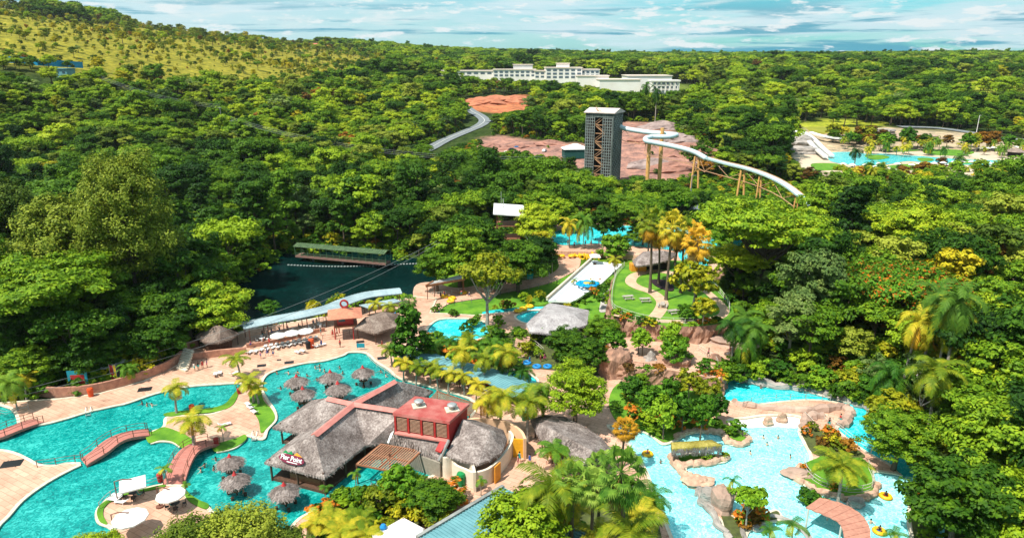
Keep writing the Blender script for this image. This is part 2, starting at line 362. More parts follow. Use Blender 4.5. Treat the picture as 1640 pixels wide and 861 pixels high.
def blobs_for(rng, w, h, z0, k, shape='round'):
    """clump centres and radii that fill a crown of width w, height h with its base at z0"""
    out = []
    for i in range(k):
        a = i * 2.399 + rng.uniform(-.4, .4); f = (i + .5) / k
        if shape == 'round': zz = z0 + h * (0.22 + 0.62 * f); rad = w / 2 * 0.62 * math.sqrt(max(0.04, 1 - (f * 1.15 - 0.25) ** 2)) * rng.uniform(.7, 1.15)
        elif shape == 'flat': zz = z0 + h * rng.uniform(0.45, 0.8); rad = w / 2 * 0.72 * math.sqrt((i + .3) / k)
        elif shape == 'tall': zz = z0 + h * (0.1 + 0.8 * f); rad = w / 2 * 0.55 * (1.05 - f * 0.85) * rng.uniform(.6, 1.2)
        else: zz = z0 + h * rng.uniform(0.1, 0.8); rad = w / 2 * 0.6 * math.sqrt(rng.uniform(0, 1))
        r = w * rng.uniform(0.15, 0.25)
        out.append(((rad * math.cos(a), rad * math.sin(a), zz), (r, r, r * (0.5 if shape == 'flat' else 0.75))))
    return out
def crown_pts(rng, bl, n, up=0.35, sub=7, fr=.40, flat_=.55):
    """leaves gathered in many small flattened clumps spread over the outside of each bough"""
    C_ = []; R_ = []; D_ = []
    for c, r in bl:
        for k in range(sub):
            d = rng.normal(size=3); d[2] = abs(d[2]) * .9 - .25; d /= np.linalg.norm(d); q = np.array(c) + d * np.array(r) * rng.uniform(.65, 1.1)
            C_.append(q); R_.append(r[0] * fr * rng.uniform(.65, 1.35)); D_.append(d)
    C_, R_, D_ = np.array(C_), np.array(R_), np.array(D_); w_ = R_ ** 1.6; ids = rng.choice(len(C_), n, p=w_ / w_.sum())
    d = rng.normal(size=(n, 3)); d /= np.linalg.norm(d, axis=1, keepdims=True); rad = rng.uniform(0, 1, (n, 1)) ** .45
    P = C_[ids] + d * R_[ids][:, None] * rad * np.array([1.15, 1.15, flat_]); Nn = d * .7 + D_[ids] * .5 + rng.normal(size=(n, 3)) * .35; Nn[:, 2] += up + .25
    return P, Nn
def trunk_mb(rng, bl, z0, tr, lean=0.3, nl=5):
    mb = MB(); top = Vector((rng.uniform(-lean, lean), rng.uniform(-lean, lean), z0 + 0.6 * (max(b[0][2] for b in bl) - z0)))
    mid = top * 0.45 + Vector((rng.uniform(-.2, .2), rng.uniform(-.2, .2), 0))
    mb.tube([(0, 0, -0.6), (0, 0, 0.1), mid, top], [tr * 1.35, tr * 1.1, tr * 0.75, tr * 0.35], 7)
    for b in sorted(bl, key=lambda q: -q[1][0])[:nl]:
        e = Vector(b[0]); s0 = mid.lerp(top, rng.uniform(0, .5)); m_ = s0.lerp(e, .5) + Vector((0, 0, -0.1 * (e - s0).length))
        mb.tube([s0, m_, e], [tr * 0.5, tr * 0.32, tr * 0.1], 5)
    return mb
BARK = mat('bark', (0.16, 0.12, 0.08), 0.9, (0.07, 0.05, 0.035), 3, 0.03, stretch=(3, 3, .6))
BARKP = mat('pale_bark', (0.42, 0.38, 0.32), 0.9, (0.22, 0.19, 0.15), 3, 0.02)
LF = {
 'dark': leafmat('leaf_dark', (0.014, 0.048, 0.005), (0.048, 0.125, 0.008), (0.140, 0.260, 0.012)),
 'mid': leafmat('leaf_mid', (0.032, 0.092, 0.006), (0.120, 0.235, 0.010), (0.310, 0.430, 0.016)),
 'lime': leafmat('leaf_lime', (0.060, 0.150, 0.008), (0.210, 0.340, 0.014), (0.460, 0.530, 0.022)),
 'olive': leafmat('leaf_olive', (0.060, 0.110, 0.010), (0.180, 0.240, 0.020), (0.360, 0.400, 0.040)),
 'gold': leafmat('leaf_gold', (0.110, 0.160, 0.008), (0.320, 0.330, 0.012), (0.600, 0.480, 0.020)),
 'grey': leafmat('leaf_grey', (0.045, 0.100, 0.025), (0.140, 0.215, 0.050), (0.310, 0.390, 0.100)),
 'flame': leafmat('leaf_flame', (0.015, 0.070, 0.006), (0.050, 0.170, 0.010), (0.120, 0.270, 0.015), accent=(0.62, 0.12, 0.010), acc=0.68),
 'rust': leafmat('leaf_rust', (0.090, 0.050, 0.010), (0.250, 0.120, 0.015), (0.450, 0.200, 0.020)),
 'shrub': leafmat('leaf_shrub', (0.03, 0.10, 0.008), (0.10, 0.24, 0.012), (0.26, 0.42, 0.02), noise=2.0),
 'flower': leafmat('leaf_flower', (0.03, 0.11, 0.01), (0.10, 0.24, 0.015), (0.24, 0.36, 0.02), noise=2.2, accent=(0.65, 0.20, 0.02), acc=0.55),
 'purple': leafmat('leaf_purple', (0.020, 0.010, 0.016), (0.045, 0.020, 0.035), (0.09, 0.04, 0.06), noise=2.0),
 'blue': leafmat('leaf_bluegreen', (0.02, 0.08, 0.04), (0.06, 0.17, 0.085), (0.15, 0.30, 0.17)),
}
TREE_MESH = {}
def tree_meshes(key, lf, w, h, z0, k, n, leaf, shape, seed, tr=0.25, bark=None, nl=5, sub=7, fr=.4, fl=.55):
    rng = np.random.default_rng(seed); bl = blobs_for(rng, w, h, z0, k, shape)
    P, Nn = crown_pts(rng, bl, n, sub=sub, fr=fr, flat_=fl); cm = leaf_mesh('crown', P, Nn, rng.uniform(.7, 1.3, n) * leaf, LF[lf], rng=rng)
    tmb = trunk_mb(rng, bl, z0, tr, nl=nl); tme = bpy.data.meshes.new('trunk'); tme.from_pydata(tmb.v, [], tmb.f); tme.materials.append(bark or BARK); tme.update()
    TREE_MESH[key] = (tme, cm); return TREE_MESH[key]
def tree(key, loc, label, s=1.0, rz=None, group=None, name='broadleaf_tree', cat='tree'):
    tme, cm = TREE_MESH[key]
    r = empty(name, loc, label, cat, group, rz=random.uniform(0, 6.28) if rz is None else rz)
    r.scale = (s, s, s) if not isinstance(s, tuple) else s
    link(bpy.data.objects.new('trunk', tme), r); link(bpy.data.objects.new('crown', cm), r); return r
# ------------------------------------------------------------ forest
FK = []
for i, (lf, w, h, z0, k, shape) in enumerate([('dark', 9.5, 7.5, 3.2, 13, 'round'), ('dark', 8, 9, 3.2, 14, 'tall'), ('mid', 9.5, 7, 3.2, 14, 'round'), ('mid', 10.5, 5.5, 4.6, 14, 'flat'),
                                        ('lime', 8.5, 6.5, 2.8, 12, 'round'), ('olive', 8.5, 7, 3.0, 12, 'round'), ('gold', 7.5, 6, 2.4, 11, 'round'), ('grey', 7.5, 6.0, 3.0, 9, 'round'), ('dark', 11, 6, 4.5, 15, 'flat'), ('rust', 7, 5.5, 2.6, 10, 'round')]):
    key = 'f%d' % i; tree_meshes(key, lf, w, h, z0, k, 4200 if lf != 'grey' else 2200, 0.255, shape, 50 + i, nl=4, sub=5, fr=.5); FK.append(key)
KWORD = ['dark green round', 'dark green tall', 'fresh green round', 'fresh green flat topped', 'lime green', 'olive green', 'yellow green', 'thin grey green', 'dark green flat topped', 'rusty brown']
def noise2(P, s, seed):
    rng = np.random.default_rng(seed); out = np.zeros(len(P))
    for k in range(7):
        a = rng.uniform(0, 6.28); f = s * rng.uniform(.6, 1.9); out += np.sin((P[:, 0] * math.cos(a) + P[:, 1] * math.sin(a)) * f + rng.uniform(0, 6.28))
    return out / 7 ** .5
ZONES = []   # (polygon, distance kept clear)
for p_, d_ in ((PARK, 3.0), (LAKE, 2.5), (QUARRY, 3), (RESORT, 3), (HOTEL, 5), (BANK, 4), (UPPER, 2.5)): ZONES.append((p_, d_))
def clearing(pts, width): ZONES.append((np.array([p[:2] for p in pts]), width))
def linepoly(pts, w):
    L = [Vector(p[:2]) for p in pts]; a = []; b = []
    for i, p in enumerate(L):
        d = (L[min(i + 1, len(L) - 1)] - L[max(i - 1, 0)]).normalized(); n = Vector((-d.y, d.x)) * w; a.append(p + n); b.append(p - n)
    return np.array([tuple(q) for q in a + b[::-1]])
for r_ in (road_pts, ROAD2, ROAD3): ZONES.append((linepoly(r_, 7), 1.5))
SIGHT = Tp([(690, 258), (740, 240), (792, 214), (806, 190), (770, 176), (745, 195), (720, 218), (680, 244)])   # slope below the road kept low
ZONES.append((SIGHT, 0))
CHUTE = Tp([(1125, 300), (1170, 285), (1240, 300), (1310, 350), (1330, 372), (1290, 385), (1230, 362), (1170, 330)]); ZONES.append((CHUTE, 0))
LAWNS = [Tp([(0, 112), (60, 118), (130, 112), (220, 122), (205, 134), (120, 138), (0, 128)])]
# open sight lines the place has: nothing tall grows in front of these (outline as seen, distance of the feature)
SEEN = [([(940, 178), (992, 178), (1095, 205), (1140, 245), (1205, 262), (1262, 286), (1306, 322), (1296, 342), (1240, 318), (1190, 300), (1120, 294), (1060, 280), (992, 276), (940, 276)], 318),
        ([(703, 108), (870, 100), (965, 104), (1090, 124), (1090, 140), (1000, 139), (930, 127), (850, 120), (790, 117), (703, 116)], 742), ([(762, 214), (800, 214), (940, 230), (940, 246), (800, 246), (762, 236)], 385),
        ([(682, 242), (712, 224), (758, 206), (768, 196), (752, 180), (765, 178), (800, 190), (770, 212), (720, 232), (690, 246)], 440), ([(790, 340), (840, 340), (840, 372), (792, 376)], 215),
        ([(1270, 204), (1420, 204), (1640, 236), (1640, 272), (1480, 272), (1340, 262), (1290, 250)], 360), ([(0, 94), (140, 104), (140, 112), (0, 108)], 420), ([(750, 152), (842, 152), (842, 168), (750, 172)], 560)]
def scatter_forest():
    rng = np.random.default_rng(11); pts = []
    r = 95.0
    while r < 5200:
        s = 6.4 if r < 420 else 6.4 + (r - 420) * 0.0062
        n = int(R(92) * r / s)
        a = -R(46) + R(92) * (np.arange(n) + rng.uniform(-.4, .4, n)) / n; rr = r + rng.uniform(-.42, .42, n) * s
        pts.append(np.stack([rr * np.sin(a), rr * np.cos(a), np.full(n, s)], 1)); r += s * 0.93
    P = np.concatenate(pts); xy = P[:, :2]; keep = np.ones(len(P), bool)
    for poly, d in ZONES: keep &= polydist(xy, poly) > d
    for m in MEADOW: keep &= (polydist(xy, m) > 2) | (rng.uniform(size=len(P)) < 0.16)
    for m in LAWNS: keep &= polydist(xy, m) > 0
    sav = 1 - sstep(polydist(xy, SAV) / 50 + 0.5)
    lump = noise2(xy, 0.02, 5)
    keep &= (rng.uniform(size=len(P)) > sav * (0.58 - 0.45 * (lump > 0.7)))
    P, sav, lump = P[keep], sav[keep], lump[keep]; xy = P[:, :2]
    z = H(xy); scale = P[:, 2] / 6.4 * np.clip(rng.lognormal(-.06, .30, len(P)), .5, 1.75) * (1 + 0.16 * noise2(xy, 0.05, 9)); scale *= 1 - sav * rng.uniform(.4, .8, len(P))
    scale = np.minimum(scale, 2.6)
    px, py, dep = project(np.column_stack([xy, z + 6])); vis = (px > -60) & (px < 1700) & (py > -40) & (py < 920)
    P, z, scale, px, py, dep, sav, lump = (q[vis] for q in (P, z, scale, px, py, dep, sav, lump)); n = len(P)
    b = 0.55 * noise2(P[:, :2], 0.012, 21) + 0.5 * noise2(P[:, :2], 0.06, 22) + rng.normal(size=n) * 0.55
    b += 0.15 + np.where(px < 820, np.clip((265 - py) / 60, -0.7, 0.95), np.clip((185 - py) / 60, -0.6, 0.6))   # bright sun patches and the shaded band painted through lighter and darker tree kinds
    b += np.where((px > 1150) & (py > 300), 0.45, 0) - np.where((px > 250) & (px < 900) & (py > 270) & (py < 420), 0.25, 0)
    b -= np.where((px < 330) & (py > 400), 0.5, 0) + np.where((px > 180) & (px < 520) & (py > 320) & (py < 480), 0.55, 0)  # lower left: shade put in as darker tree kinds; lake bank darker too
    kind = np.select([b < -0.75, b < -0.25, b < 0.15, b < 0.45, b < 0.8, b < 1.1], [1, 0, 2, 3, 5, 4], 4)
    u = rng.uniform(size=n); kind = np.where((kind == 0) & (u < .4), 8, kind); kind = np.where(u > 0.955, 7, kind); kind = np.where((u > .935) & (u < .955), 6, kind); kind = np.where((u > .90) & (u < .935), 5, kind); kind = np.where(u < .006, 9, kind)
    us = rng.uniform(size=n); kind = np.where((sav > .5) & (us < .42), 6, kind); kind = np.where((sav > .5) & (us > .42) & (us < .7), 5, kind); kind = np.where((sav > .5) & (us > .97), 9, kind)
    top = project(np.column_stack([P[:, :2], z + 10.5 * scale])); mid = project(np.column_stack([P[:, :2], z + 6 * scale])); ok = np.ones(n, bool)
    for poly, fd in SEEN:
        q = np.array(poly, float)
        for c in (top, mid): ok &= ~((polydist(np.stack([c[0], c[1]], 1), q) < 3.0) & (dep < fd))
    return tuple(a[ok] for a in (P, z, scale, kind, px, py, dep)) + (rng,)
FP, FZ, FS, FKIND, FPX_, FPY_, FDEP, frng = scatter_forest()
def landmark(px, py):
    if py > 560: return 'left of the retaining wall' if px < 500 else 'right of the wave pool'
    if px < 260: return 'above the retaining wall' if py > 420 else 'on the lower left slope'
    if px < 480: return 'left of the dark lake'
    if px < 700: return 'behind the covered footbridge'
    if px < 830: return 'near the launch platform'
    if px < 1000: return 'below the slide tower'
    if px < 1180: return 'beneath the tube slide'
    if px < 1330: return 'by the chute end'
    return 'below the resort pool' if py < 420 else 'in the right jungle'
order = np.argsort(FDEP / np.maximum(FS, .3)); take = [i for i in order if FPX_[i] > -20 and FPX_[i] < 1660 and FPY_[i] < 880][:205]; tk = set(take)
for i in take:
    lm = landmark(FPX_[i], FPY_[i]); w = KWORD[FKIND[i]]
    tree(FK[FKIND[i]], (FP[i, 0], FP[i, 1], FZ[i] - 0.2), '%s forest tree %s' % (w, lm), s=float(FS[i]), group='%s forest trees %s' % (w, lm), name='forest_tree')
def gn_scatter(name, pts, scl, rot, idx, protos, label):
    me = bpy.data.meshes.new(name); me.vertices.add(len(pts)); me.vertices.foreach_set('co', np.asarray(pts, float).ravel())
    for nm, typ, dat in (('sc', 'FLOAT', scl), ('rz', 'FLOAT', rot), ('id_', 'INT', idx)):
        a = me.attributes.new(nm, typ, 'POINT'); a.data.foreach_set('value', np.asarray(dat, dtype=np.int32 if typ == 'INT' else np.float32))
    o = bpy.data.objects.new(name, me); link(o)
    c = bpy.data.collections.new(name + '_kinds')
    for i, p in enumerate(protos):
        q = bpy.data.objects.new('kind_%02d' % i, p); c.objects.link(q)
    ng = bpy.data.node_groups.new(name, 'GeometryNodeTree'); ng.interface.new_socket('Geometry', in_out='INPUT', socket_type='NodeSocketGeometry'); ng.interface.new_socket('Geometry', in_out='OUTPUT', socket_type='NodeSocketGeometry')
    gi = ng.nodes.new('NodeGroupInput'); go = ng.nodes.new('NodeGroupOutput'); ip = ng.nodes.new('GeometryNodeInstanceOnPoints'); ci = ng.nodes.new('GeometryNodeCollectionInfo')
    ci.inputs[0].default_value = c; ci.inputs[1].default_value = True; ci.inputs[2].default_value = True
    def attr(nm, t):
        a = ng.nodes.new('GeometryNodeInputNamedAttribute'); a.data_type = t; a.inputs[0].default_value = nm; return [q for q in a.outputs if q.enabled][0]
    L = ng.links; L.new(gi.outputs[0], ip.inputs['Points']); L.new(ci.outputs[0], ip.inputs['Instance']); ip.inputs['Pick Instance'].default_value = True
    L.new(attr('id_', 'INT'), ip.inputs['Instance Index'])
    cx = ng.nodes.new('ShaderNodeCombineXYZ'); L.new(attr('rz', 'FLOAT'), cx.inputs[2]); L.new(cx.outputs[0], ip.inputs['Rotation'])
    cs = ng.nodes.new('ShaderNodeCombineXYZ'); s_ = attr('sc', 'FLOAT')
    for k in range(3): L.new(s_, cs.inputs[k])
    L.new(cs.outputs[0], ip.inputs['Scale']); L.new(ip.outputs[0], go.inputs[0])
    md = o.modifiers.new('scatter', 'NODES'); md.node_group = ng
    return tag(o, label, kind='stuff')
rest = np.array([i for i in range(len(FP)) if i not in tk])
def merged(key):   # crown and trunk in one mesh for the far wood
    tme, cm = TREE_MESH[key]; n = len(tme.vertices); me = bpy.data.meshes.new('wood_' + key)
    v = [tuple(q.co) for q in tme.vertices] + [tuple(q.co) for q in cm.vertices]; f = [tuple(p.vertices) for p in tme.polygons] + [tuple(i + n for i in p.vertices) for p in cm.polygons]
    me.from_pydata(v, [], f); me.materials.append(tme.materials[0]); me.materials.append(cm.materials[0])
    me.polygons.foreach_set('material_index', [0] * len(tme.polygons) + [1] * len(cm.polygons)); me.update(); return me
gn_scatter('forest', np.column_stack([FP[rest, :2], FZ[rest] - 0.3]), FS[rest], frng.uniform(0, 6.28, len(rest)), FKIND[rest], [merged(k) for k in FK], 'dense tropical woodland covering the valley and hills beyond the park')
print('forest trees', len(FP))
# lake and roads
def sheet(name, P3, m, label=None, parent=None, t=0.0):
    mb = MB(); P2 = [Vector((p[0], p[1])) for p in P3]; n = len(P2)
    r = delaunay_2d_cdt(P2, [], [list(range(n))], 1, 1e-4)
    z = P3[0][2]; mb.add([(v.x, v.y, z) for v in r[0]], [tuple(f) for f in r[2]])
    if t: mb.add([(p[0], p[1], z) for p in P3] + [(p[0], p[1], z - t) for p in P3], [(i, (i + 1) % n, n + (i + 1) % n, n + i) for i in range(n)])
    o = mb.build(name, m, parent, fix=not t)
    if t == 0:
        for p in o.data.polygons:
            if p.normal.z < 0: o.data.flip_normals(); break
    if label: tag(o, label, kind='structure')
    return o
WL = water('lake_water', (0.001, 0.006, 0.006), (0.001, 0.013, 0.012), (0.002, 0.024, 0.021), 0.06, 0.03, 0.8, 0.2, 0.03)
lk = [G(x, y, -0.7) for x, y in [(150, 570), (200, 480), (300, 440), (400, 410), (470, 402), (620, 405), (700, 420), (710, 450), (690, 472), (640, 490), (520, 512), (390, 538), (300, 560)]]
sheet('lake', lk, WL, 'dark green still lake behind the curved roof')
ROADM = mat('asphalt', (0.20, 0.22, 0.23), 0.85, (0.15, 0.165, 0.17), 0.6, coord='Object'); LINE = mat('road_paint', (0.75, 0.75, 0.7), 0.6)
def catmull(pts, k=6, closed=True):
    n = len(pts); out = []
    pts = [Vector(p) for p in pts]
    for i in range(n if closed else n - 1):
        p0, p1, p2, p3 = (pts[(i - 1) % n], pts[i], pts[(i + 1) % n], pts[(i + 2) % n]) if closed else (pts[max(i - 1, 0)], pts[i], pts[i + 1], pts[min(i + 2, n - 1)])
        for j in range(k):
            t = j / k; out.append(0.5 * ((2 * p1) + (p2 - p0) * t + (2 * p0 - 5 * p1 + 4 * p2 - p3) * t * t + (3 * p1 - p0 - 3 * p2 + p3) * t ** 3))
    if not closed: out.append(pts[-1])
    return out
def ribbon(name, pts, w, m, off=0.15, label=None, parent=None, thick=0.0, k=6, onz=None, shift=0.0):
    L = catmull([Vector((p[0], p[1], 0)) for p in pts], k, False); mb = MB(); vs = []
    for i, p in enumerate(L):
        d = (L[min(i + 1, len(L) - 1)] - L[max(i - 1, 0)]); d.z = 0; d.normalize(); nrm = Vector((-d.y, d.x, 0))
        for sgn in (-1, 1):
            q = p + nrm * (sgn * w / 2 + shift); z = (max(h1(q.x, q.y), h1(p.x, p.y)) + off) if onz is None else onz(i / (len(L) - 1)); vs.append((q.x, q.y, z))
    if thick:
        n = len(vs); vs += [(a, b, c - thick) for a, b, c in vs]
        fs = []
        for i in range(len(L) - 1):
            a = 2 * i; fs += [(a, a + 1, a + 3, a + 2), (n + a, n + a + 2, n + a + 3, n + a + 1), (a, a + 2, n + a + 2, n + a), (a + 1, n + a + 1, n + a + 3, a + 3)]
        fs += [(0, n, n + 1, 1), (2 * len(L) - 2, 2 * len(L) - 1, n + 2 * len(L) - 1, n + 2 * len(L) - 2)]
    else: fs = [(2 * i, 2 * i + 1, 2 * i + 3, 2 * i + 2) for i in range(len(L) - 1)]
    mb.add(vs, fs); o = mb.build(name, m, parent)
    if label: tag(o, label, kind='structure')
    return o
ribbon('road', road_pts, 8.5, ROADM, 0.5, 'grey asphalt road winding up through the wood')
ribbon('road', ROAD2, 7.5, ROADM, 0.62, 'grey branch road leaving the winding road at the junction')
ribbon('road', ROAD3, 9, ROADM, 0.5, 'far grey road behind the resort pool')
for r_ in (road_pts, ROAD3): ribbon('road_marking', r_, 0.35, LINE, 0.72, 'white centre line painted on the asphalt road')
# ------------------------------------------------------------ park levels
DECKZ, WZ, GARZ, TERZ, FZ_ = 0.35, 0.08, 6.6, 3.2, 4.6
def px3(pts, z): return [G(x, y, z) for x, y in pts]
def arr(pts, z): return np.array([tuple(G(x, y, z)[:2]) for x, y in pts])
POOLS = {
 'A': [(63, 680), (98, 672.6), (140, 660), (183, 650), (206, 645), (250, 630), (300, 619), (350, 615), (384, 614), (383, 626), (370, 637), (364, 650), (341, 661), (301, 664), (266, 667), (261, 682), (245, 689), (225, 696), (190, 715), (140, 738), (108, 740), (88, 743.5), (65, 743), (45, 733), (25, 724), (0, 719), (-60, 716), (-90, 705), (-30, 694), (20, 683)],
 'AB': [(128, 742), (150, 722), (200, 700), (240, 688), (246, 706), (200, 735), (150, 750)],
 'B': [(140, 740), (180, 722), (233, 703), (236, 711), (256, 706.5), (276, 708), (291, 718), (300, 722), (285, 740), (268, 765), (263, 773), (233, 779), (201, 785), (176, 795), (160, 808), (153, 820), (156, 836), (176, 846), (185, 870), (190, 1000), (-80, 1000), (-40, 900), (-12, 862), (0, 841), (15, 826), (38, 800), (75, 773), (113, 752)],
 'BC': [(285, 716), (341, 713), (345, 728), (310, 765), (296, 775), (262, 772), (260, 755)],
 'C': [(425, 603), (442, 593), (485, 582), (522, 577), (550, 569), (560, 564), (585, 565), (600, 578), (622, 592), (640, 606), (700, 622), (760, 645), (735, 690), (700, 752), (681, 763), (640, 771), (603, 786), (580, 791), (550, 798), (520, 806), (498, 818), (478, 829), (455, 850), (420, 862), (370, 850), (334, 810), (316, 804), (301, 793), (294, 776), (300, 755), (320, 732), (341, 725), (374, 718), (391, 706), (396, 698), (410, 702), (424, 702), (430, 687), (443, 672), (441, 656), (430, 640), (420, 620)],
 'T': [(-160, 720), (-120, 662), (2, 649), (28, 679), (0, 690), (-60, 704), (-110, 730)],
}
POOLS2 = {
 'E1': [(684, 530), (690, 520), (706, 511), (743, 510), (769, 513), (782, 522), (780, 536), (750, 546), (706, 550), (686, 542)],
 'E2': [(826, 506), (845, 498), (866, 497), (880, 505), (872, 516), (840, 516)],
 'E3': [(796, 604), (822, 592), (846, 598), (860, 611), (838, 628), (805, 622)],
 'D1': [(1150, 603), (1190, 609), (1230, 619), (1280, 624), (1350, 642), (1382, 651), (1408, 665), (1440, 686), (1475, 722), (1505, 768), (1470, 775), (1440, 757), (1425, 742), (1391, 724), (1353, 697), (1342, 684), (1357, 679), (1362, 665), (1356, 650), (1335, 642), (1290, 639), (1240, 643), (1196, 648), (1175, 643), (1153, 633)],
 'D2': [(975, 681), (1016, 687), (1030, 691), (1046, 700), (1061, 711), (1082, 706), (1096, 697), (1118, 692), (1148, 694), (1160, 702), (1166, 710), (1185, 713), (1202, 704), (1198, 694), (1180, 684), (1167, 673), (1196, 669), (1228, 665), (1280, 667), (1278, 690), (1286, 708), (1297, 730), (1290, 744), (1268, 758), (1276, 768), (1305, 786), (1330, 794), (1370, 799), (1403, 789), (1404, 776), (1399, 756), (1425, 757), (1450, 762), (1485, 770), (1478, 782), (1458, 796), (1453, 833), (1458, 862), (1480, 1000), (1110, 1000), (1095, 900), (1078, 861), (1062, 820), (1048, 785), (1035, 750), (1015, 722), (1000, 700)],
}
ISLES = {
 'kiosk': [(1078, 731), (1090, 728), (1105, 724), (1150, 727), (1166, 730), (1164, 738), (1150, 741), (1120, 744), (1100, 748), (1103, 757), (1116, 763), (1112, 768), (1098, 760), (1086, 748)],
 'spit': [(1121, 782), (1125, 777), (1150, 778), (1165, 786), (1168, 800), (1180, 828), (1215, 826), (1240, 815), (1252, 824), (1250, 833), (1225, 836), (1205, 846), (1196, 861), (1200, 900), (1215, 1000), (1190, 1000), (1168, 861), (1135, 815), (1119, 791)],
}
def hole_sheet(name, outer, holes, isles, z, z0, m, wallm, copm, label):
    V = []; F = []
    def addp(pl):
        n = len(V); V.extend(Vector(p[:2]) for p in pl); F.append(list(range(n, len(V))))
    polys = [[tuple(p) for p in outer]] + holes + isles
    for p in polys: addp(p)
    r = delaunay_2d_cdt(V, [], F, 1, 1e-4)
    vs = np.array([tuple(v) for v in r[0]]); tris = np.array(r[2]); cen = vs[tris].mean(1)
    keep = polydist(cen, np.array(outer)) < 0
    for h in holes: keep &= polydist(cen, np.array(h)) > 0
    for h in isles: keep |= polydist(cen, np.array(h)) < 0
    tris = tris[keep]; cnt = {}
    for t in tris:
        for a, b in ((t[0], t[1]), (t[1], t[2]), (t[2], t[0])): cnt[(a, b)] = 1
    bd = {a: b for a, b in cnt if (b, a) not in cnt}
    top = MB(); top.add([(x, y, z) for x, y in vs], [tuple(int(i) for i in t) for t in tris]); o = top.build(name, m, fix=False)
    if o.data.polygons[0].normal.z < 0: o.data.flip_normals()
    tag(o, label, kind='structure')
    wl = MB(); cp = MB(); loops = []; left = dict(bd)
    while left:
        a = next(iter(left)); L = [a]; b = left.pop(a)
        while b in left: L.append(b); b = left.pop(b)
        if len(L) > 3: loops.append(L)
    for L in loops:
        n = len(L); P = [Vector(vs[i]) for i in L]; nr = []
        for i in range(n):
            d = P[(i + 1) % n] - P[i - 1]; d = d.normalized() if d.length > 1e-6 else Vector((1, 0)); nr.append(Vector((-d.y, d.x)))
        area = sum(P[i].x * P[(i + 1) % n].y - P[(i + 1) % n].x * P[i].y for i in range(n))
        wl.add([(p.x, p.y, z - .003) for p in P] + [(p.x, p.y, z0) for p in P], [(i, (i + 1) % n, n + (i + 1) % n, n + i) for i in range(n)])
        s = 1   # boundary runs with the land on its left
        inn = [p + q * 0.42 * s for p, q in zip(P, nr)]; out = [p - q * 0.06 * s for p, q in zip(P, nr)]
        cp.add([(p.x, p.y, z + .03) for p in out] + [(p.x, p.y, z + .05) for p in inn] + [(p.x, p.y, z - .14) for p in out] + [(p.x, p.y, z + .001) for p in inn],
               [(i, (i + 1) % n, n + (i + 1) % n, n + i) for i in range(n)] + [(2 * n + i, 2 * n + (i + 1) % n, (i + 1) % n, i) for i in range(n)] + [(n + i, n + (i + 1) % n, 3 * n + (i + 1) % n, 3 * n + i) for i in range(n)])
    tag(wl.build('pool_wall', wallm, fix=True), 'tiled sides of the pools below the paving', kind='structure')
    tag(cp.build('pool_edging', copm, fix=True), 'pale rounded stone edging along the pools', kind='structure')
def sm(pts, z, k=4): return [tuple(p[:2]) for p in catmull([G(x, y, z) for x, y in pts], k)]
def paving(name, a, b_):
    m, nt, b = _new(name); b.inputs['Roughness'].default_value = .8; b.inputs['Specular IOR Level'].default_value = .25
    tcn = N(nt, 'ShaderNodeTexCoord'); n = N(nt, 'ShaderNodeTexNoise', inp={'Scale': .16, 'Detail': 10.0, 'Roughness': .68}); nt.links.new(tcn.outputs['Object'], n.inputs['Vector'])
    c = ramp(nt, n.outputs[0], [(.33, b_), (.5, a), (.66, tuple(q * 1.12 for q in a))])
    mp = N(nt, 'ShaderNodeMapping', inp={'Rotation': (0, 0, .5)}); nt.links.new(tcn.outputs['Object'], mp.inputs[0])
    br = N(nt, 'ShaderNodeTexBrick', inp={'Scale': 1.0, 'Brick Width': 1.6, 'Row Height': .8, 'Mortar Size': .035, 'Color1': (1, 1, 1, 1), 'Color2': (.80, .77, .75, 1), 'Mortar': (.50, .45, .42, 1)}); nt.links.new(mp.outputs[0], br.inputs['Vector'])
    mx = N(nt, 'ShaderNodeMix', data_type='RGBA', blend_type='MULTIPLY', inp={0: .8}); nt.links.new(c, mx.inputs[6]); nt.links.new(br.outputs[0], mx.inputs[7])
    n2 = N(nt, 'ShaderNodeTexNoise', inp={'Scale': .5, 'Detail': 6.0, 'Roughness': .7}); nt.links.new(tcn.outputs['Object'], n2.inputs['Vector'])
    st = ramp(nt, n2.outputs[0], [(.32, (.55, .50, .47)), (.42, (1, 1, 1))]); m3 = N(nt, 'ShaderNodeMix', data_type='RGBA', blend_type='MULTIPLY', inp={0: .8}); nt.links.new(mx.outputs[2], m3.inputs[6]); nt.links.new(st, m3.inputs[7])
    nt.links.new(m3.outputs[2], b.inputs['Base Color']); MATS[name] = m; return m
PAVE = paving('paving', (0.64, 0.39, 0.275), (0.47, 0.27, 0.18))
PAVEG = mat('grey_paving', (0.50, 0.47, 0.44), 0.85, (0.36, 0.33, 0.31), 0.5)
PINK = mat('pink_deck', (0.52, 0.20, 0.16), 0.8, (0.36, 0.13, 0.10), 1.2, stretch=(1, 6, 1))
COPE = mat('coping', (0.72, 0.64, 0.50), 0.75, (0.55, 0.46, 0.34), 1.5)
ROCKC = mat('coping_rock', (0.62, 0.40, 0.28), 0.9, (0.36, 0.22, 0.15), 1.2, 0.08)
PWALL = mat('pool_tile', (0.05, 0.28, 0.27), 0.4, (0.03, 0.18, 0.19), 2)
PWALL2 = mat('pool_tile_light', (0.35, 0.50, 0.48), 0.5, (0.22, 0.34, 0.33), 2)
TEAL = water('teal_water', (0.0, 0.15, 0.145), (0.004, 0.27, 0.245), (0.05, 0.48, 0.43), 0.22, 0.13, 1.2)  # pool colours mottled for depth and foam, with caustic light painted in
CYAN = water('cyan_water', (0.08, 0.58, 0.62), (0.25, 0.76, 0.78), (0.50, 0.90, 0.90), 0.06, 0.07, 1.7)
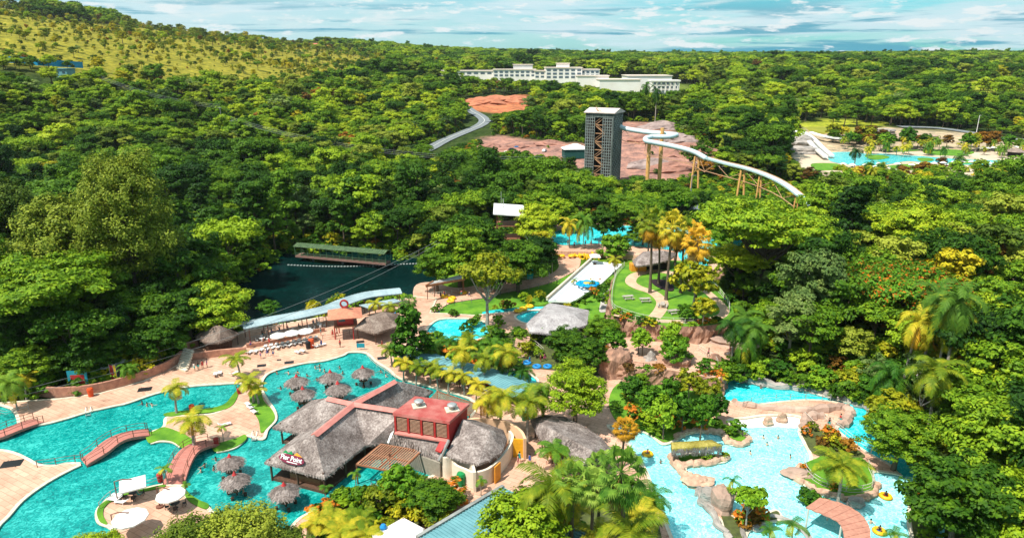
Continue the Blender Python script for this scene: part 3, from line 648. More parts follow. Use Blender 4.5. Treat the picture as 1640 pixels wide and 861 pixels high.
CYAN2 = water('blue_water', (0.0, 0.42, 0.46), (0.02, 0.58, 0.62), (0.22, 0.80, 0.82), 0.3, 0.12, 1.4)
DECK_L = [(-300, 1000), (-300, 700), (-120, 654), (0, 644), (100, 637), (160, 629), (230, 609), (285, 583), (304, 556), (390, 529), (520, 506), (640, 479), (664, 474), (668, 500), (668, 560), (720, 590), (790, 640), (860, 690), (960, 760), (1030, 861), (1090, 1000)]
def dk(p): return p
deckM = [(664, 474), (700, 478), (690, 500), (760, 504), (800, 500), (870, 494), (905, 505), (940, 540), (965, 570), (985, 605), (1010, 612), (1090, 615), (1146, 598), (1235, 611), (1300, 622), (1365, 638), (1425, 652), (1475, 690), (1530, 762), (1500, 800), (1475, 850), (1500, 1020)]
outer = [tuple(G(x, y, DECKZ)[:2]) for x, y in [(-300, 1020)] + DECK_L[1:13] + deckM]
isl = [sm(p, DECKZ) for p in ISLES.values()]
hole_sheet('paving', outer, [sm(p, DECKZ) for p in list(POOLS.values()) + list(POOLS2.values())], isl, DECKZ, 0.0, PAVE, PWALL, COPE, 'pinkish stone paving between the pools')
def grow(pl, k): c = Vector((sum(p[0] for p in pl) / len(pl), sum(p[1] for p in pl) / len(pl))); return pl
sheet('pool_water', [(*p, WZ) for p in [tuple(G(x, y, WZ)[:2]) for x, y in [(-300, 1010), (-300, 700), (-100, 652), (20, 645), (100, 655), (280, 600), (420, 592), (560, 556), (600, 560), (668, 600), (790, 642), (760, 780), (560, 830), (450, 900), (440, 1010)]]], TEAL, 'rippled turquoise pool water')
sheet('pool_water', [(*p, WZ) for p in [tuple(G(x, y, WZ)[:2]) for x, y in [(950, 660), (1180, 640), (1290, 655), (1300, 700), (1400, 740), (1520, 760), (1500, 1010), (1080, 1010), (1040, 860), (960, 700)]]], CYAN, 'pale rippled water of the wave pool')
sheet('pool_water', [(*p, WZ + .02) for p in [tuple(G(x, y, WZ)[:2]) for x, y in [(1140, 598), (1300, 620), (1420, 652), (1520, 765), (1440, 762), (1405, 745), (1330, 700), (1300, 655), (1175, 652), (1140, 640)]]], CYAN2, 'bright blue water of the winding river')
sheet('pool_water', [(*p, WZ) for p in [tuple(G(x, y, WZ)[:2]) for x, y in [(675, 500), (880, 490), (885, 560), (865, 632), (790, 632), (780, 560), (675, 560)]]], CYAN2, 'blue water of the small planted pools')
# white beach of the wave pool
BEACH = mat('pool_beach', (0.86, 0.80, 0.74), 0.6, (0.80, 0.76, 0.70), 0.6)
bp_ = sm([(1164, 673), (1196, 669), (1228, 665), (1280, 667), (1279, 684), (1245, 683), (1215, 684), (1190, 684)], WZ + .05)
sheet('beach', [(*p, WZ + .05) for p in bp_], BEACH, 'white sloping beach at the head of the wave pool')

# ------------------------------------------------------------ raised garden, terrace, upper pool
ROCK = mat('rock_face', (0.48, 0.27, 0.18), 0.95, (0.20, 0.11, 0.08), 1.0, 0.3, 1.6, stretch=(1, 1, .35), contrast=(.3, .7))
GRASS = mat('lawn', (0.14, 0.30, 0.016), 0.9, (0.055, 0.17, 0.010), 0.35, 0.06, 6.0, detail=9)
SOIL = mat('bed_soil', (0.10, 0.12, 0.03), 0.95, (0.05, 0.06, 0.02), 0.8, 0.1)
GARD = [(978, 480), (985, 440), (1002, 425), (1050, 417), (1110, 420), (1135, 440), (1150, 455), (1172, 490), (1172, 510), (1140, 520), (1080, 522), (1020, 514), (990, 502)]
TERR = [(975, 548), (1000, 540), (1060, 538), (1120, 540), (1165, 536), (1180, 545), (1178, 560), (1162, 585), (1152, 606), (1118, 600), (1070, 592), (1030, 592), (990, 580)]
def rock_skirt(name, poly, z0, z1, label, amp=0.6, mt=None):
    rng = np.random.default_rng(len(poly)); L = catmull([Vector((p[0], p[1], 0)) for p in poly], 10); n = len(L); rows = 7; mb = MB()
    c = sum((Vector(p) for p in L), Vector()) / n
    for r_ in range(rows):
        t = r_ / (rows - 1)
        for i, p in enumerate(L):
            o = (p - c).normalized() * (t * 0.9 + (rng.uniform(-amp, amp) if 0 < r_ < rows - 1 else 0) + 0.35 * math.sin(i * 0.9) * t)
            mb.v.append((p.x + o.x, p.y + o.y, z1 + (z0 - z1) * t))
    for r_ in range(rows - 1):
        for i in range(n): mb.f.append((r_ * n + i, r_ * n + (i + 1) % n, (r_ + 1) * n + (i + 1) % n, (r_ + 1) * n + i)); mb.m.append(0)
    o = mb.build(name, mt or ROCK); return tag(o, label, kind='structure')
gpoly = sm(GARD, GARZ); tpoly = sm(TERR, TERZ)
sheet('garden_lawn', [(*p, GARZ) for p in gpoly], GRASS, 'raised green lawn of the picnic garden')
rock_skirt('garden_cliff', arr(GARD, GARZ), -0.5, GARZ, 'reddish artificial rock face below the picnic garden')
sheet('terrace', [(*p, TERZ) for p in tpoly], PAVE, 'pinkish terrace between the two rock faces')
rock_skirt('terrace_cliff', arr(TERR, TERZ), -0.3, TERZ, 'reddish rock face below the middle terrace', 0.5)
GARA, TERA, DECKA = np.array(gpoly), np.array(tpoly), np.array(outer)
def GZ(x, y):
    if polydist([[x, y]], GARA)[0] < 0: return GARZ
    if polydist([[x, y]], TERA)[0] < 0: return TERZ
    if polydist([[x, y]], DECKA)[0] < 0: return DECKZ
    return max(h1(x, y), 0.0)
def at(px, py, z=None):
    """ground point seen at a pixel, on whatever level lies there"""
    if z is not None: return G(px, py, z)
    for z_, poly in ((GARZ, GARA), (TERZ, TERA), (DECKZ, DECKA)):
        p = G(px, py, z_)
        if polydist([[p.x, p.y]], poly)[0] < 0: return p
    return T(px, py)
def flat(name, pts, z, m, label, k=4, t=0.0, kind='structure'):
    o = sheet(name, [(*p, z) for p in (sm(pts, z, k) if k else [tuple(G(x, y, z)[:2]) for x, y in pts])], m, t=t); return tag(o, label, kind=kind)
def zline(pts, w, m, z, name, label, off=0.0, k=6): return ribbon(name, [G(x, y, z) for x, y in pts], w, m, label=label, onz=lambda t: z + off, k=k)
PATHM = mat('garden_path', (0.60, 0.42, 0.28), 0.9, (0.48, 0.32, 0.21), 0.8)
zline([(1100, 445), (1070, 436), (1045, 434), (1018, 440), (1010, 451), (1022, 460), (1045, 468), (1060, 482), (1058, 495), (1048, 508)], 2.5, PATHM, GARZ, 'garden_path', 'pale winding footpath across the picnic lawn', .02)
zline([(985, 503), (1020, 510), (1060, 514), (1110, 514), (1150, 508), (1160, 496), (1145, 478), (1120, 458), (1100, 444)], 1.8, PATHM, GARZ, 'garden_path', 'pale footpath along the fence of the picnic garden', .03)
# upper pool
ud = [(868, 398), (880, 372), (900, 358), (975, 354), (1090, 358), (1210, 366), (1230, 395), (1215, 415), (1160, 440), (1100, 425), (1040, 412), (960, 404)]
flat('upper_terrace', ud, FZ_ - .1, PAVE, 'pink paving around the upper pool', t=4)
flat('pool_water', [(884, 380), (905, 365), (970, 361), (1080, 364), (1200, 372), (1214, 392), (1170, 404), (1110, 404), (1040, 396), (960, 390), (900, 392)], FZ_, CYAN2, 'light blue water of the upper pool behind the palms')
flat('pool_water', [(1086, 404), (1130, 400), (1132, 432), (1108, 434)], FZ_ + .02, CYAN2, 'small turquoise pool behind the bar hut')
# lawns and beds laid on the paving
BEDS = {
 'island_lawn': ([(233, 692), (245, 690), (262, 683), (285, 690), (300, 697), (310, 706), (300, 716), (291, 716), (276, 706), (256, 704), (238, 708)], GRASS),
 'tip_lawn': ([(262, 664), (268, 660), (300, 656), (340, 652), (361, 645), (372, 632), (383, 622), (378, 640), (366, 652), (341, 659), (301, 662), (275, 666)], GRASS),
 'point_lawn': ([(341, 712), (360, 706), (380, 700), (392, 695), (394, 703), (374, 716), (345, 722)], GRASS),
 'shore_lawn': ([(400, 625), (415, 618), (422, 640), (436, 656), (440, 670), (428, 684), (418, 692), (414, 672), (402, 650)], GRASS),
 'islet_lawn': ([(160, 808), (176, 797), (201, 787), (233, 781), (262, 775), (262, 779), (235, 785), (205, 791), (182, 800), (168, 810), (165, 824), (172, 838), (160, 834), (155, 820)], GRASS),
 'bed_round': ([(294, 780), (304, 790), (320, 800), (334, 806), (330, 814), (310, 806), (298, 796)], GRASS),
 'bed_shrubs': ([(490, 861), (500, 826), (560, 806), (620, 800), (640, 780), (690, 765), (735, 790), (720, 820), (640, 861), (600, 960), (480, 960)], SOIL),
 'bed_palms': ([(850, 790), (880, 770), (960, 760), (1000, 775), (1040, 800), (1060, 861), (1080, 1000), (860, 1000)], SOIL),
 'bed_centre': ([(672, 570), (690, 545), (770, 548), (790, 535), (860, 530), (900, 520), (960, 580), (960, 600), (870, 590), (790, 590), (800, 625), (845, 640), (840, 650), (760, 612), (700, 585)], SOIL),
 'bed_river': ([(1000, 610), (1090, 618), (1145, 612), (1148, 640), (1130, 660), (1195, 700), (1180, 704), (1150, 690), (1110, 688), (1080, 702), (1062, 706), (1030, 688), (990, 676), (975, 640)], GRASS),
 'kiosk_bed': ([(1082, 733), (1105, 726), (1150, 729), (1163, 732), (1160, 737), (1120, 742), (1096, 746)], GRASS),
 'spit_lawn': ([(1124, 783), (1148, 779), (1162, 786), (1150, 792), (1128, 795)], GRASS),
 'spit_bed': ([(1150, 812), (1180, 830), (1215, 828), (1243, 817), (1248, 828), (1222, 834), (1200, 846), (1192, 861), (1195, 960), (1180, 960), (1160, 840)], SOIL),
 'isle_lawn': ([(1283, 745), (1295, 738), (1310, 732), (1330, 722), (1370, 728), (1394, 745), (1400, 775), (1398, 787), (1370, 796), (1335, 791), (1305, 781), (1284, 766)], GRASS),
 'strip_bed': ([(1284, 690), (1295, 683), (1320, 692), (1350, 705), (1385, 728), (1370, 732), (1320, 730), (1300, 722), (1290, 705)], SOIL),
 'east_bed': ([(1460, 800), (1482, 786), (1500, 775), (1520, 790), (1500, 850), (1490, 1000), (1464, 861)], SOIL),
}
BLAB = {'island_lawn': 'grass patch beside the long arched footbridge', 'tip_lawn': 'narrow grass strip along the upper pool point', 'point_lawn': 'grass point at the end of the red footbridge', 'shore_lawn': 'grass strip on the pool shore under the palms', 'islet_lawn': 'grass rim of the islet with parasols', 'bed_round': 'narrow planted strip beside the round parasol',
 'bed_shrubs': 'planted bed of yellow green shrubs by the pool shore', 'bed_palms': 'planted ground under the tall fan palms', 'bed_centre': 'planted ground around the small blue pools', 'bed_river': 'planted bank between river and wave pool', 'kiosk_bed': 'grass under the fringed kiosk roof', 'spit_lawn': 'small lawn at the tip of the rocky spit', 'spit_bed': 'planted ground on the rocky spit', 'isle_lawn': 'lawn of the fenced palm island', 'strip_bed': 'planted strip beside the curved footbridge', 'east_bed': 'planted bank right of the float channel'}
BPOLY = {}
for i, (k, (pts, m)) in enumerate(BEDS.items()):
    BPOLY[k] = np.array(sm(pts, DECKZ + .1)); flat('lawn' if m is GRASS else 'planting_bed', pts, DECKZ + .10 + i * .004, m, BLAB[k], t=.1)
FB = mat('flowerbed_dark', (0.03, 0.012, 0.02), 0.9, (0.015, 0.008, 0.01), 3)
# lawn slope beside the water slide and the paths over it
def drape(name, pts, off, m, label, k=4):
    o = sheet(name, [(p.x, p.y, 0) for p in catmull([T(x, y) * 1.0 for x, y in pts], k)], m)
    import bmesh
    bm = bmesh.new(); bm.from_mesh(o.data); bmesh.ops.subdivide_edges(bm, edges=[e for e in bm.edges if e.calc_length() > 5], cuts=3, use_grid_fill=True)
    bmesh.ops.triangulate(bm, faces=bm.faces)
    xy = np.array([(v.co.x, v.co.y) for v in bm.verts]); z = np.maximum(H(xy), 0) + off
    for v, q in zip(bm.verts, z): v.co.z = q
    bm.to_mesh(o.data); bm.free(); return tag(o, label, kind='structure')
drape('slope_lawn', [(704, 502), (717, 489), (739, 484), (780, 478), (817, 467), (864, 458), (901, 445), (929, 434), (945, 426), (948, 430), (892, 468), (878, 484), (864, 490), (780, 498), (769, 506), (728, 507)], .14, GRASS, 'bright green lawn slope beside the white slide')
drape('slope_lawn', [(885, 500), (920, 490), (940, 474), (962, 456), (985, 440), (978, 470), (972, 500), (990, 508), (950, 512), (900, 506)], .14, GRASS, 'grass between the white slide and the garden fence')
drape('walkway', [(664, 480), (690, 470), (735, 462), (790, 452), (840, 450), (880, 440), (895, 428), (890, 416), (882, 408), (905, 402), (925, 408), (930, 420), (922, 434), (892, 450), (854, 461), (808, 470), (780, 477), (739, 483), (715, 489), (700, 500), (668, 498)], .2, PAVE, 'curving pink walkway above the lawn slope')
drape('stone_path', [(960, 500), (963, 480), (967, 470), (980, 462), (984, 468), (978, 480), (974, 498)], .2, PAVEG, 'grey stepped path right of the white slide')

# ------------------------------------------------------------ red earth works, resort ground
EARTH = mat('red_earth', (0.42, 0.20, 0.145), 0.95, (0.18, 0.09, 0.07), 0.16, 0.5, 0.4, detail=12)
def heap(px, py, r, h, label, m, seed, sx=1.6):
    rng = np.random.default_rng(seed); c = T(px, py); mb = MB(); n = 22; rows = 7
    for i in range(rows):
        t = i / rows
        for j in range(n):
            a = 2 * math.pi * j / n; q = r * (1 - t) ** .8 * (1 + .18 * rng.uniform(-1, 1)); mb.v.append((c.x + q * sx * math.cos(a), c.y + q * math.sin(a), c.z - 1.5 + (h + 1.5) * (t ** .8) * rng.uniform(.92, 1.05)))
    mb.v.append((c.x, c.y, c.z + h)); k = len(mb.v) - 1
    for i in range(rows - 1):
        for j in range(n): mb.f.append((i * n + j, i * n + (j + 1) % n, (i + 1) * n + (j + 1) % n, (i + 1) * n + j)); mb.m.append(0)
    for j in range(n): mb.f.append(((rows - 1) * n + j, (rows - 1) * n + (j + 1) % n, k)); mb.m.append(0)
    return tag(mb.build('earth_mound', m), label, kind='structure')
GREYE = mat('grey_earth', (0.40, 0.30, 0.27), 0.95, (0.17, 0.12, 0.11), 0.18, 0.5, 0.4, detail=12)
for i, (x, y, r, h, m) in enumerate([(1035, 225, 9, 4, EARTH), (1075, 222, 12, 4, GREYE), (1110, 245, 12, 5, EARTH), (1045, 262, 9, 3, GREYE), (1020, 290, 8, 3, EARTH), (1085, 268, 11, 3.5, EARTH), (830, 236, 8, 2.5, EARTH), (880, 230, 9, 2.5, EARTH), (785, 236, 7, 3, EARTH), (1060, 205, 12, 5, GREYE), (1135, 262, 8, 3, GREYE)]):
    heap(x, y, r, h, 'low mound of reddish dug earth near the slide tower', m, 60 + i)
for i, (x, y) in enumerate([(770, 166), (795, 163), (825, 163)]): heap(x, y, 15, 6, 'bare red earth bank beyond the road', mat('red_bank', (0.52, 0.19, 0.10), 0.95, (0.36, 0.13, 0.07), 0.08, 0.4, 0.3), 80 + i)
rz = h1(*T(1500, 250)[:2]) + 1.2
def fr(pts, z, m, name, label, t=0.0): return tag(sheet(name, [(*p, z) for p in [tuple(q[:2]) for q in catmull([G(x, y, z) for x, y in pts], 4)]], m, t=t), label, kind='structure')
SAND = mat('pale_sand', (0.62, 0.50, 0.36), 0.9, (0.46, 0.36, 0.26), 0.05)
fr([(1258, 262), (1290, 240), (1400, 232), (1520, 240), (1680, 246), (1760, 250), (1760, 300), (1600, 300), (1500, 300), (1480, 300), (1380, 285), (1300, 270)], rz, SAND, 'resort_ground', 'pale sandy ground of the far resort pool', 5)
fr([(1328, 246), (1345, 243), (1365, 241), (1385, 246), (1420, 246), (1440, 248), (1475, 250), (1500, 252), (1560, 256), (1620, 257), (1700, 262), (1700, 272), (1620, 265), (1560, 264), (1500, 262), (1455, 258), (1430, 262), (1400, 266), (1365, 264), (1330, 258)], rz + .1, CYAN2, 'pool_water', 'turquoise water of the far resort pool')
fr([(1350, 238), (1400, 234), (1450, 235), (1480, 240), (1440, 243), (1400, 242), (1360, 242)], rz + .15, GRASS, 'lawn', 'green lawn behind the far resort pool')
fr([(1272, 204), (1330, 203), (1400, 206), (1380, 214), (1310, 212)], h1(*T(1340, 208)[:2]) + 1.0, mat('dry_lawn', (0.36, 0.30, 0.03), 0.9, (0.20, 0.22, 0.02), 0.05), 'lawn', 'yellowish lawn above the far resort rocks', 3)
# ------------------------------------------------------------ thatch
def thatchmat(name, a, b_, c):
    if name in MATS: return MATS[name]
    m, nt, b = _new(name); b.inputs['Roughness'].default_value = 0.95; b.inputs['Specular IOR Level'].default_value = 0.05
    tcn = N(nt, 'ShaderNodeTexCoord'); n = N(nt, 'ShaderNodeTexNoise', inp={'Scale': 3.2, 'Detail': 8.0, 'Roughness': 0.85}); nt.links.new(tcn.outputs['Object'], n.inputs['Vector'])
    n1 = N(nt, 'ShaderNodeTexNoise', inp={'Scale': 0.5, 'Detail': 3.0}); nt.links.new(tcn.outputs['Object'], n1.inputs['Vector'])
    mx = N(nt, 'ShaderNodeMix', data_type='FLOAT', inp={0: 0.3}); nt.links.new(n.outputs[0], mx.inputs[2]); nt.links.new(n1.outputs[0], mx.inputs[3])
    nt.links.new(ramp(nt, mx.outputs[0], [(0.36, a), (0.5, b_), (0.62, c)]), b.inputs['Base Color'])
    bp = N(nt, 'ShaderNodeBump', inp={'Distance': 0.12}); nt.links.new(n.outputs[0], bp.inputs['Height']); nt.links.new(bp.outputs[0], b.inputs['Normal'])
    MATS[name] = m; return m
TH = thatchmat('thatch', (0.07, 0.05, 0.042), (0.27, 0.22, 0.20), (0.58, 0.50, 0.46))
THG = thatchmat('thatch_grey', (0.16, 0.14, 0.14), (0.40, 0.37, 0.37), (0.58, 0.55, 0.54))
THB = thatchmat('thatch_brown', (0.07, 0.045, 0.035), (0.22, 0.16, 0.13), (0.42, 0.34, 0.28))
WOOD = mat('dark_wood', (0.13, 0.07, 0.045), 0.7, (0.07, 0.035, 0.022), 4)
WOODM = mat('brown_wood', (0.36, 0.16, 0.08), 0.7, (0.22, 0.09, 0.045), 3, stretch=(1, 1, 5))
CREAM = mat('cream_plaster', (0.80, 0.70, 0.56), 0.85, (0.70, 0.60, 0.47), 0.8)
WHITE = mat('white_paint', (0.80, 0.79, 0.76), 0.6, (0.66, 0.65, 0.62), 1.0)
PINKC = mat('pink_ridge', (0.62, 0.24, 0.20), 0.8, (0.48, 0.17, 0.14), 0.7)
RED = mat('red_paint', (0.50, 0.035, 0.030), 0.55, (0.34, 0.03, 0.028), 1.5)
REDC = mat('red_corrugated', (0.50, 0.085, 0.075), 0.5, (0.62, 0.26, 0.22), 0.45)
ORANGE = mat('orange_paint', (0.80, 0.33, 0.03), 0.6, (0.62, 0.24, 0.02), 1.0)
YELLOW = mat('yellow_plastic', (0.85, 0.50, 0.02), 0.35)
BLUEP = mat('blue_plastic', (0.02, 0.25, 0.62), 0.4)
GREENP = mat('green_plastic', (0.01, 0.25, 0.07), 0.4)
TEALM = mat('teal_metal_roof', (0.17, 0.37, 0.40), 0.55, (0.11, 0.26, 0.29), 0.4)
GREYM = mat('grey_metal_roof', (0.36, 0.46, 0.48), 0.55, (0.24, 0.32, 0.35), 0.35)
STEEL = mat('galvanised_steel', (0.52, 0.52, 0.50), 0.45, metal=0.6)
GREYW = mat('grey_weathered', (0.30, 0.31, 0.29), 0.9, (0.14, 0.15, 0.14), 0.6)
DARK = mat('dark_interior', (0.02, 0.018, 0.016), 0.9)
GLASS = mat('window_glass', (0.05, 0.10, 0.13), 0.1, spec=0.6)
FABRIC = mat('white_canvas', (0.80, 0.77, 0.72), 0.9, (0.70, 0.67, 0.62), 1.5)
BLACK = mat('black_paint', (0.02, 0.02, 0.022), 0.5)
RUSTY = mat('rust_brown_rail', (0.20, 0.08, 0.05), 0.7)
def straw_on(mb, faces, dens, rng, L=0.7, w=0.05, lift=0.10):
    for poly in faces:
        P = [Vector(p) for p in poly]; nrm = (P[1] - P[0]).cross(P[2] - P[0]).normalized()
        if nrm.z < 0: nrm = -nrm
        dn = Vector((nrm.x * nrm.z, nrm.y * nrm.z, -(nrm.x ** 2 + nrm.y ** 2)))
        dn = dn.normalized() if dn.length > 1e-4 else Vector((1, 0, 0)); sd = nrm.cross(dn)
        for i in range(1, len(P) - 1):
            a, b, c = P[0], P[i], P[i + 1]; ar = (b - a).cross(c - a).length / 2; k = int(ar * dens)
            for _ in range(k):
                u, v = rng.random(), rng.random()
                if u + v > 1: u, v = 1 - u, 1 - v
                p = a + (b - a) * u + (c - a) * v; l = L * rng.uniform(.5, 1.2); s = sd * w * rng.uniform(.5, 1.3); d = (dn + sd * rng.uniform(-.35, .35)).normalized()
                q0 = p + nrm * 0.015; q1 = p + d * l + nrm * lift * rng.uniform(.2, 1.1)
                mb.add([q0 - s, q0 + s, q1 + s * .6, q1 - s * .6], [(0, 1, 2, 3)])
def fringe(mb, pts, rng, n_per=9, L=0.45):
    for a, b in zip(pts[:-1], pts[1:]):
        a, b = Vector(a), Vector(b); k = max(2, int((b - a).length * n_per)); d = (b - a).normalized()
        for i in range(k):
            p = a.lerp(b, (i + rng.random()) / k); w_ = d * rng.uniform(.03, .09); l = Vector((rng.uniform(-.08, .08), rng.uniform(-.08, .08), -L * rng.uniform(.4, 1.2)))
            mb.add([p - w_ + Vector((0, 0, .06)), p + w_ + Vector((0, 0, .06)), p + l + w_ * .3, p + l - w_ * .3], [(0, 1, 2, 3)])
def thatch(name, faces, eaves, parent, m=TH, seed=1, t=0.3, dens=7, label=None, L=.5):
    rng = random.Random(seed); mb = MB()
    for f in faces: mb.slab(f, t)
    straw_on(mb, faces, dens, rng, L, .05, .06)
    for e in eaves: fringe(mb, e, rng)
    o = mb.build(name, m, parent, fix=False); 
    if label: o['label'] = label
    return o
def base_of(pts):
    c = sum((Vector(p) for p in pts), Vector()) / len(pts); return Vector((c.x, c.y, 0))
def loc_all(root, pts): return [Vector(p) - root for p in pts]
def mirror2(p, a, b):
    d = Vector((b.x - a.x, b.y - a.y)).normalized(); v = Vector((p.x - a.x, p.y - a.y)); q = d * (2 * v.dot(d)) - v; return Vector((a.x + q.x, a.y + q.y, p.z))
def post_at(mb, p, z0, r=0.09): mb.tube([(p[0], p[1], z0), (p[0], p[1], p[2])], r, 6)

# ------------------------------------------------------------ the pier restaurant
O = G(565, 700, 0)
def pk(x, y, z): return G(x, y, z) - O
rest_ = empty('restaurant', O, 'cross shaped thatched pool restaurant with pink ridges and a Pier Point sign', 'restaurant')
ez, rzg = 2.9, 7.0
c0, n1, s1, w1, e1 = pk(566, 645, rzg), pk(632, 609, rzg), pk(503, 695, rzg), pk(525, 636, rzg), pk(645, 657, rzg)
a_, b_ = pk(423, 740, ez), pk(520, 765, ez); vse = pk(585, 713, ez); vsw = pk(480, 694, ez); wa = pk(436, 684, ez); ee = pk(624, 706, ez); na = pk(694, 626, ez)
wb = mirror2(wa, c0, w1); nb = mirror2(na, c0, n1); vnw = mirror2(vsw, c0, w1); vne = mirror2(vse, c0, e1); eb = mirror2(ee, c0, e1)
faces = [[s1, a_, b_], [s1, b_, vse, c0], [c0, vsw, a_, s1], [c0, vse, ee, e1], [c0, w1, wa, vsw], [w1, wb, wa], [w1, c0, vnw, wb], [c0, vne, na, n1], [n1, na, nb], [n1, nb, vnw, c0], [c0, e1, eb, vne]]
thatch('roof', faces, [[a_, b_, vse, ee], [vsw, a_], [vsw, wa], [wa, wb], [na, vne]], rest_, TH, 3, dens=10)
mb = MB()
for p, q in ((c0, n1), (c0, s1), (c0, w1), (c0, e1)):
    up = Vector((0, 0, .16)); d = (q - p); d.z = 0; d.normalize(); s = Vector((-d.y, d.x, 0)) * .62
    pp, qq = p + up, q + up; dz = Vector((0, 0, -.38)); mb.add([pp - s + dz, pp + (-s * .1), pp + s * .1, pp + s + dz, qq - s + dz, qq - s * .1, qq + s * .1, qq + s + dz], [(0, 4, 5, 1), (1, 5, 6, 2), (2, 6, 7, 3), (3, 7, 4, 0), (4, 7, 6, 5), (0, 1, 2, 3)])
mb.build('ridge_cap', PINKC, rest_)
mb = MB()
fl = [a_.lerp(s1, .12), b_.lerp(s1, .12), vse.lerp(c0, .12), ee, vne, na.lerp(n1, .15), nb.lerp(n1, .15), vnw, wb.lerp(w1, .15), wa.lerp(w1, .15), vsw.lerp(c0, .1)]
mb.prism([(p.x, p.y) for p in fl], -.2, .5); mb.build('floor', WOOD, rest_)
def pillars(parent, pts, z0, r, m):
    for p in pts:
        mb = MB(); post_at(mb, Vector((0, 0, p[2] - z0)), 0, r); mb.build('post', m, parent, loc=(p[0], p[1], z0))
pillars(rest_, [q.lerp(fl[(i + 1) % len(fl)], k) for i, q in enumerate(fl) for k in (0, .5)], -.3, .16, WOOD)
mb = MB()
for q, r_ in ((s1.lerp(a_, .5), s1.lerp(b_, .5)), (c0.lerp(s1, .5) + Vector((2, 0, 0)), c0 + Vector((1, 1, 0)))):
    mb = MB(); q = Vector((q.x, q.y, .95)); r_ = Vector((r_.x, r_.y, .95)); mb.beam(q, r_, .7, .9); mb.build('bar_counter', WOODM, rest_)
mb = MB(); gp0, gp1 = pk(641, 661, 6.1), pk(622, 709, 2.95); mb.beam(gp0, gp1, .35, .2); gp2, gp3 = pk(719, 704, 5.6), pk(703, 737, 2.95); mb.beam(gp2, gp3, .4, .22); mb.build('gutter', STEEL, rest_)
# sign
sg = Vector(pk(467, 735, 4.15)); d = (b_ - a_); d.z = 0; d.normalize(); rzs = math.atan2(d.y, d.x)
sign = empty('sign', sg, parent=rest_, rz=rzs); MAG = mat('sign_maroon', (0.20, 0.02, 0.05), 0.5)
nrm_ = (a_ - s1).cross(b_ - s1).normalized(); nrm_ = nrm_ if nrm_.z > 0 else -nrm_
mb = MB(); mb.tube([(-2.0, 0, 0), (2.0, 0, 0)], [.05, .05], 6)
ov = [(2.05 * math.cos(t) * (1 if abs(math.cos(t)) < .97 else 1), -.04, .62 * math.sin(t)) for t in np.linspace(0, 2 * math.pi, 28, endpoint=False)]
mb = MB(); n = len(ov); mb.add([(x, .06, z) for x, _, z in ov] + [(x, -.06, z) for x, _, z in ov], [tuple(range(n)), tuple(range(n, 2 * n))[::-1]] + [(i, (i + 1) % n, n + (i + 1) % n, n + i) for i in range(n)])
sb = mb.build('sign_board', MAG, rest_, loc=sg); tilt = R(-32); sb.rotation_euler = (tilt, 0, rzs)
bpy.data.objects.remove(sign)
LETW = mat('letter_white', (0.88, 0.88, 0.85), 0.5)
def text(parent, body, size, m, loc, rot, ext=0.03, name='lettering'):
    c = bpy.data.curves.new(name, 'FONT'); c.body = body; c.size = size; c.extrude = ext; c.align_x = 'CENTER'; c.align_y = 'CENTER'; c.offset = 0.018 * size
    o = bpy.data.objects.new(name, c); link(o); dg = bpy.context.evaluated_depsgraph_get(); me = bpy.data.meshes.new_from_object(o.evaluated_get(dg)); bpy.data.objects.remove(o)
    me.materials.clear(); me.materials.append(m); q = bpy.data.objects.new(name, me); q.location = loc; q.rotation_euler = rot; link(q, parent); return q
text(sb, 'Pier Point', 0.86, LETW, (0, -.10, .08), (R(90), 0, 0))
mb = MB(); mb.box((.25, -.09, -.38), (1.7, .03, .10)); mb.build('lower_line', LETW, sb)
mb = MB(); mb.add([(-1.6, -.02, .6), (-1.2, -.02, 1.0), (-.7, -.02, .7), (-.3, -.02, 1.05), (.1, -.02, .6), (.1, -.1, .6), (-1.6, -.1, .6), (-.3, -.1, 1.05), (-.7, -.1, .7), (-1.2, -.1, 1.0)], [(0, 1, 2, 3, 4), (5, 7, 8, 9, 6), (0, 6, 9, 1), (1, 9, 8, 2), (2, 8, 7, 3), (3, 7, 5, 4), (4, 5, 6, 0)]); mb.build('green_leaf_motif', GREENP, sb)
mb = MB(); mb.add([(.2, -.02, .6), (.6, -.02, .98), (1.6, -.02, .55), (.2, -.1, .6), (.6, -.1, .98), (1.6, -.1, .55)], [(0, 1, 2), (3, 5, 4), (0, 3, 4, 1), (1, 4, 5, 2), (2, 5, 3, 0)]); mb.build('orange_motif', ORANGE, sb)
# red louvred block on the roof
bl, br, tr, tl = pk(633, 660, 8.1), pk(718, 673, 8.1), pk(748, 646, 8.1), pk(666, 635, 8.1); zb = 5.2
blk = MB()
fw = [Vector((p.x, p.y, zb)) for p in (bl, br, tr, tl)]
blk.add([*(Vector((p.x, p.y, zb - 1.5)) for p in fw), *(Vector((p.x, p.y, 7.7)) for p in fw)], [(0, 1, 5, 4), (1, 2, 6, 5), (2, 3, 7, 6), (3, 0, 4, 7), (4, 5, 6, 7)])
box = blk.build('red_upper_block', RED, rest_)
mb = MB(); cen = (bl + br + tr + tl) / 4; ex = [cen + (p - cen) * 1.07 for p in (bl, br, tr, tl)]
mb.slab(ex, .45); k = 46
for i in range(k):
    t0, t1 = (i + .15) / k, (i + .6) / k; A0, A1 = ex[0].lerp(ex[1], t0), ex[0].lerp(ex[1], t1); B0, B1 = ex[3].lerp(ex[2], t0), ex[3].lerp(ex[2], t1); u = Vector((0, 0, .07)); e_ = Vector((0, 0, .002))
    mb.add([A0 + e_, A1 + e_, B1 + e_, B0 + e_, A0.lerp(A1, .5) + u, B0.lerp(B1, .5) + u], [(0, 4, 5, 3), (4, 1, 2, 5), (0, 1, 4), (3, 5, 2)])
mb.build('corrugated_roof', REDC, box)
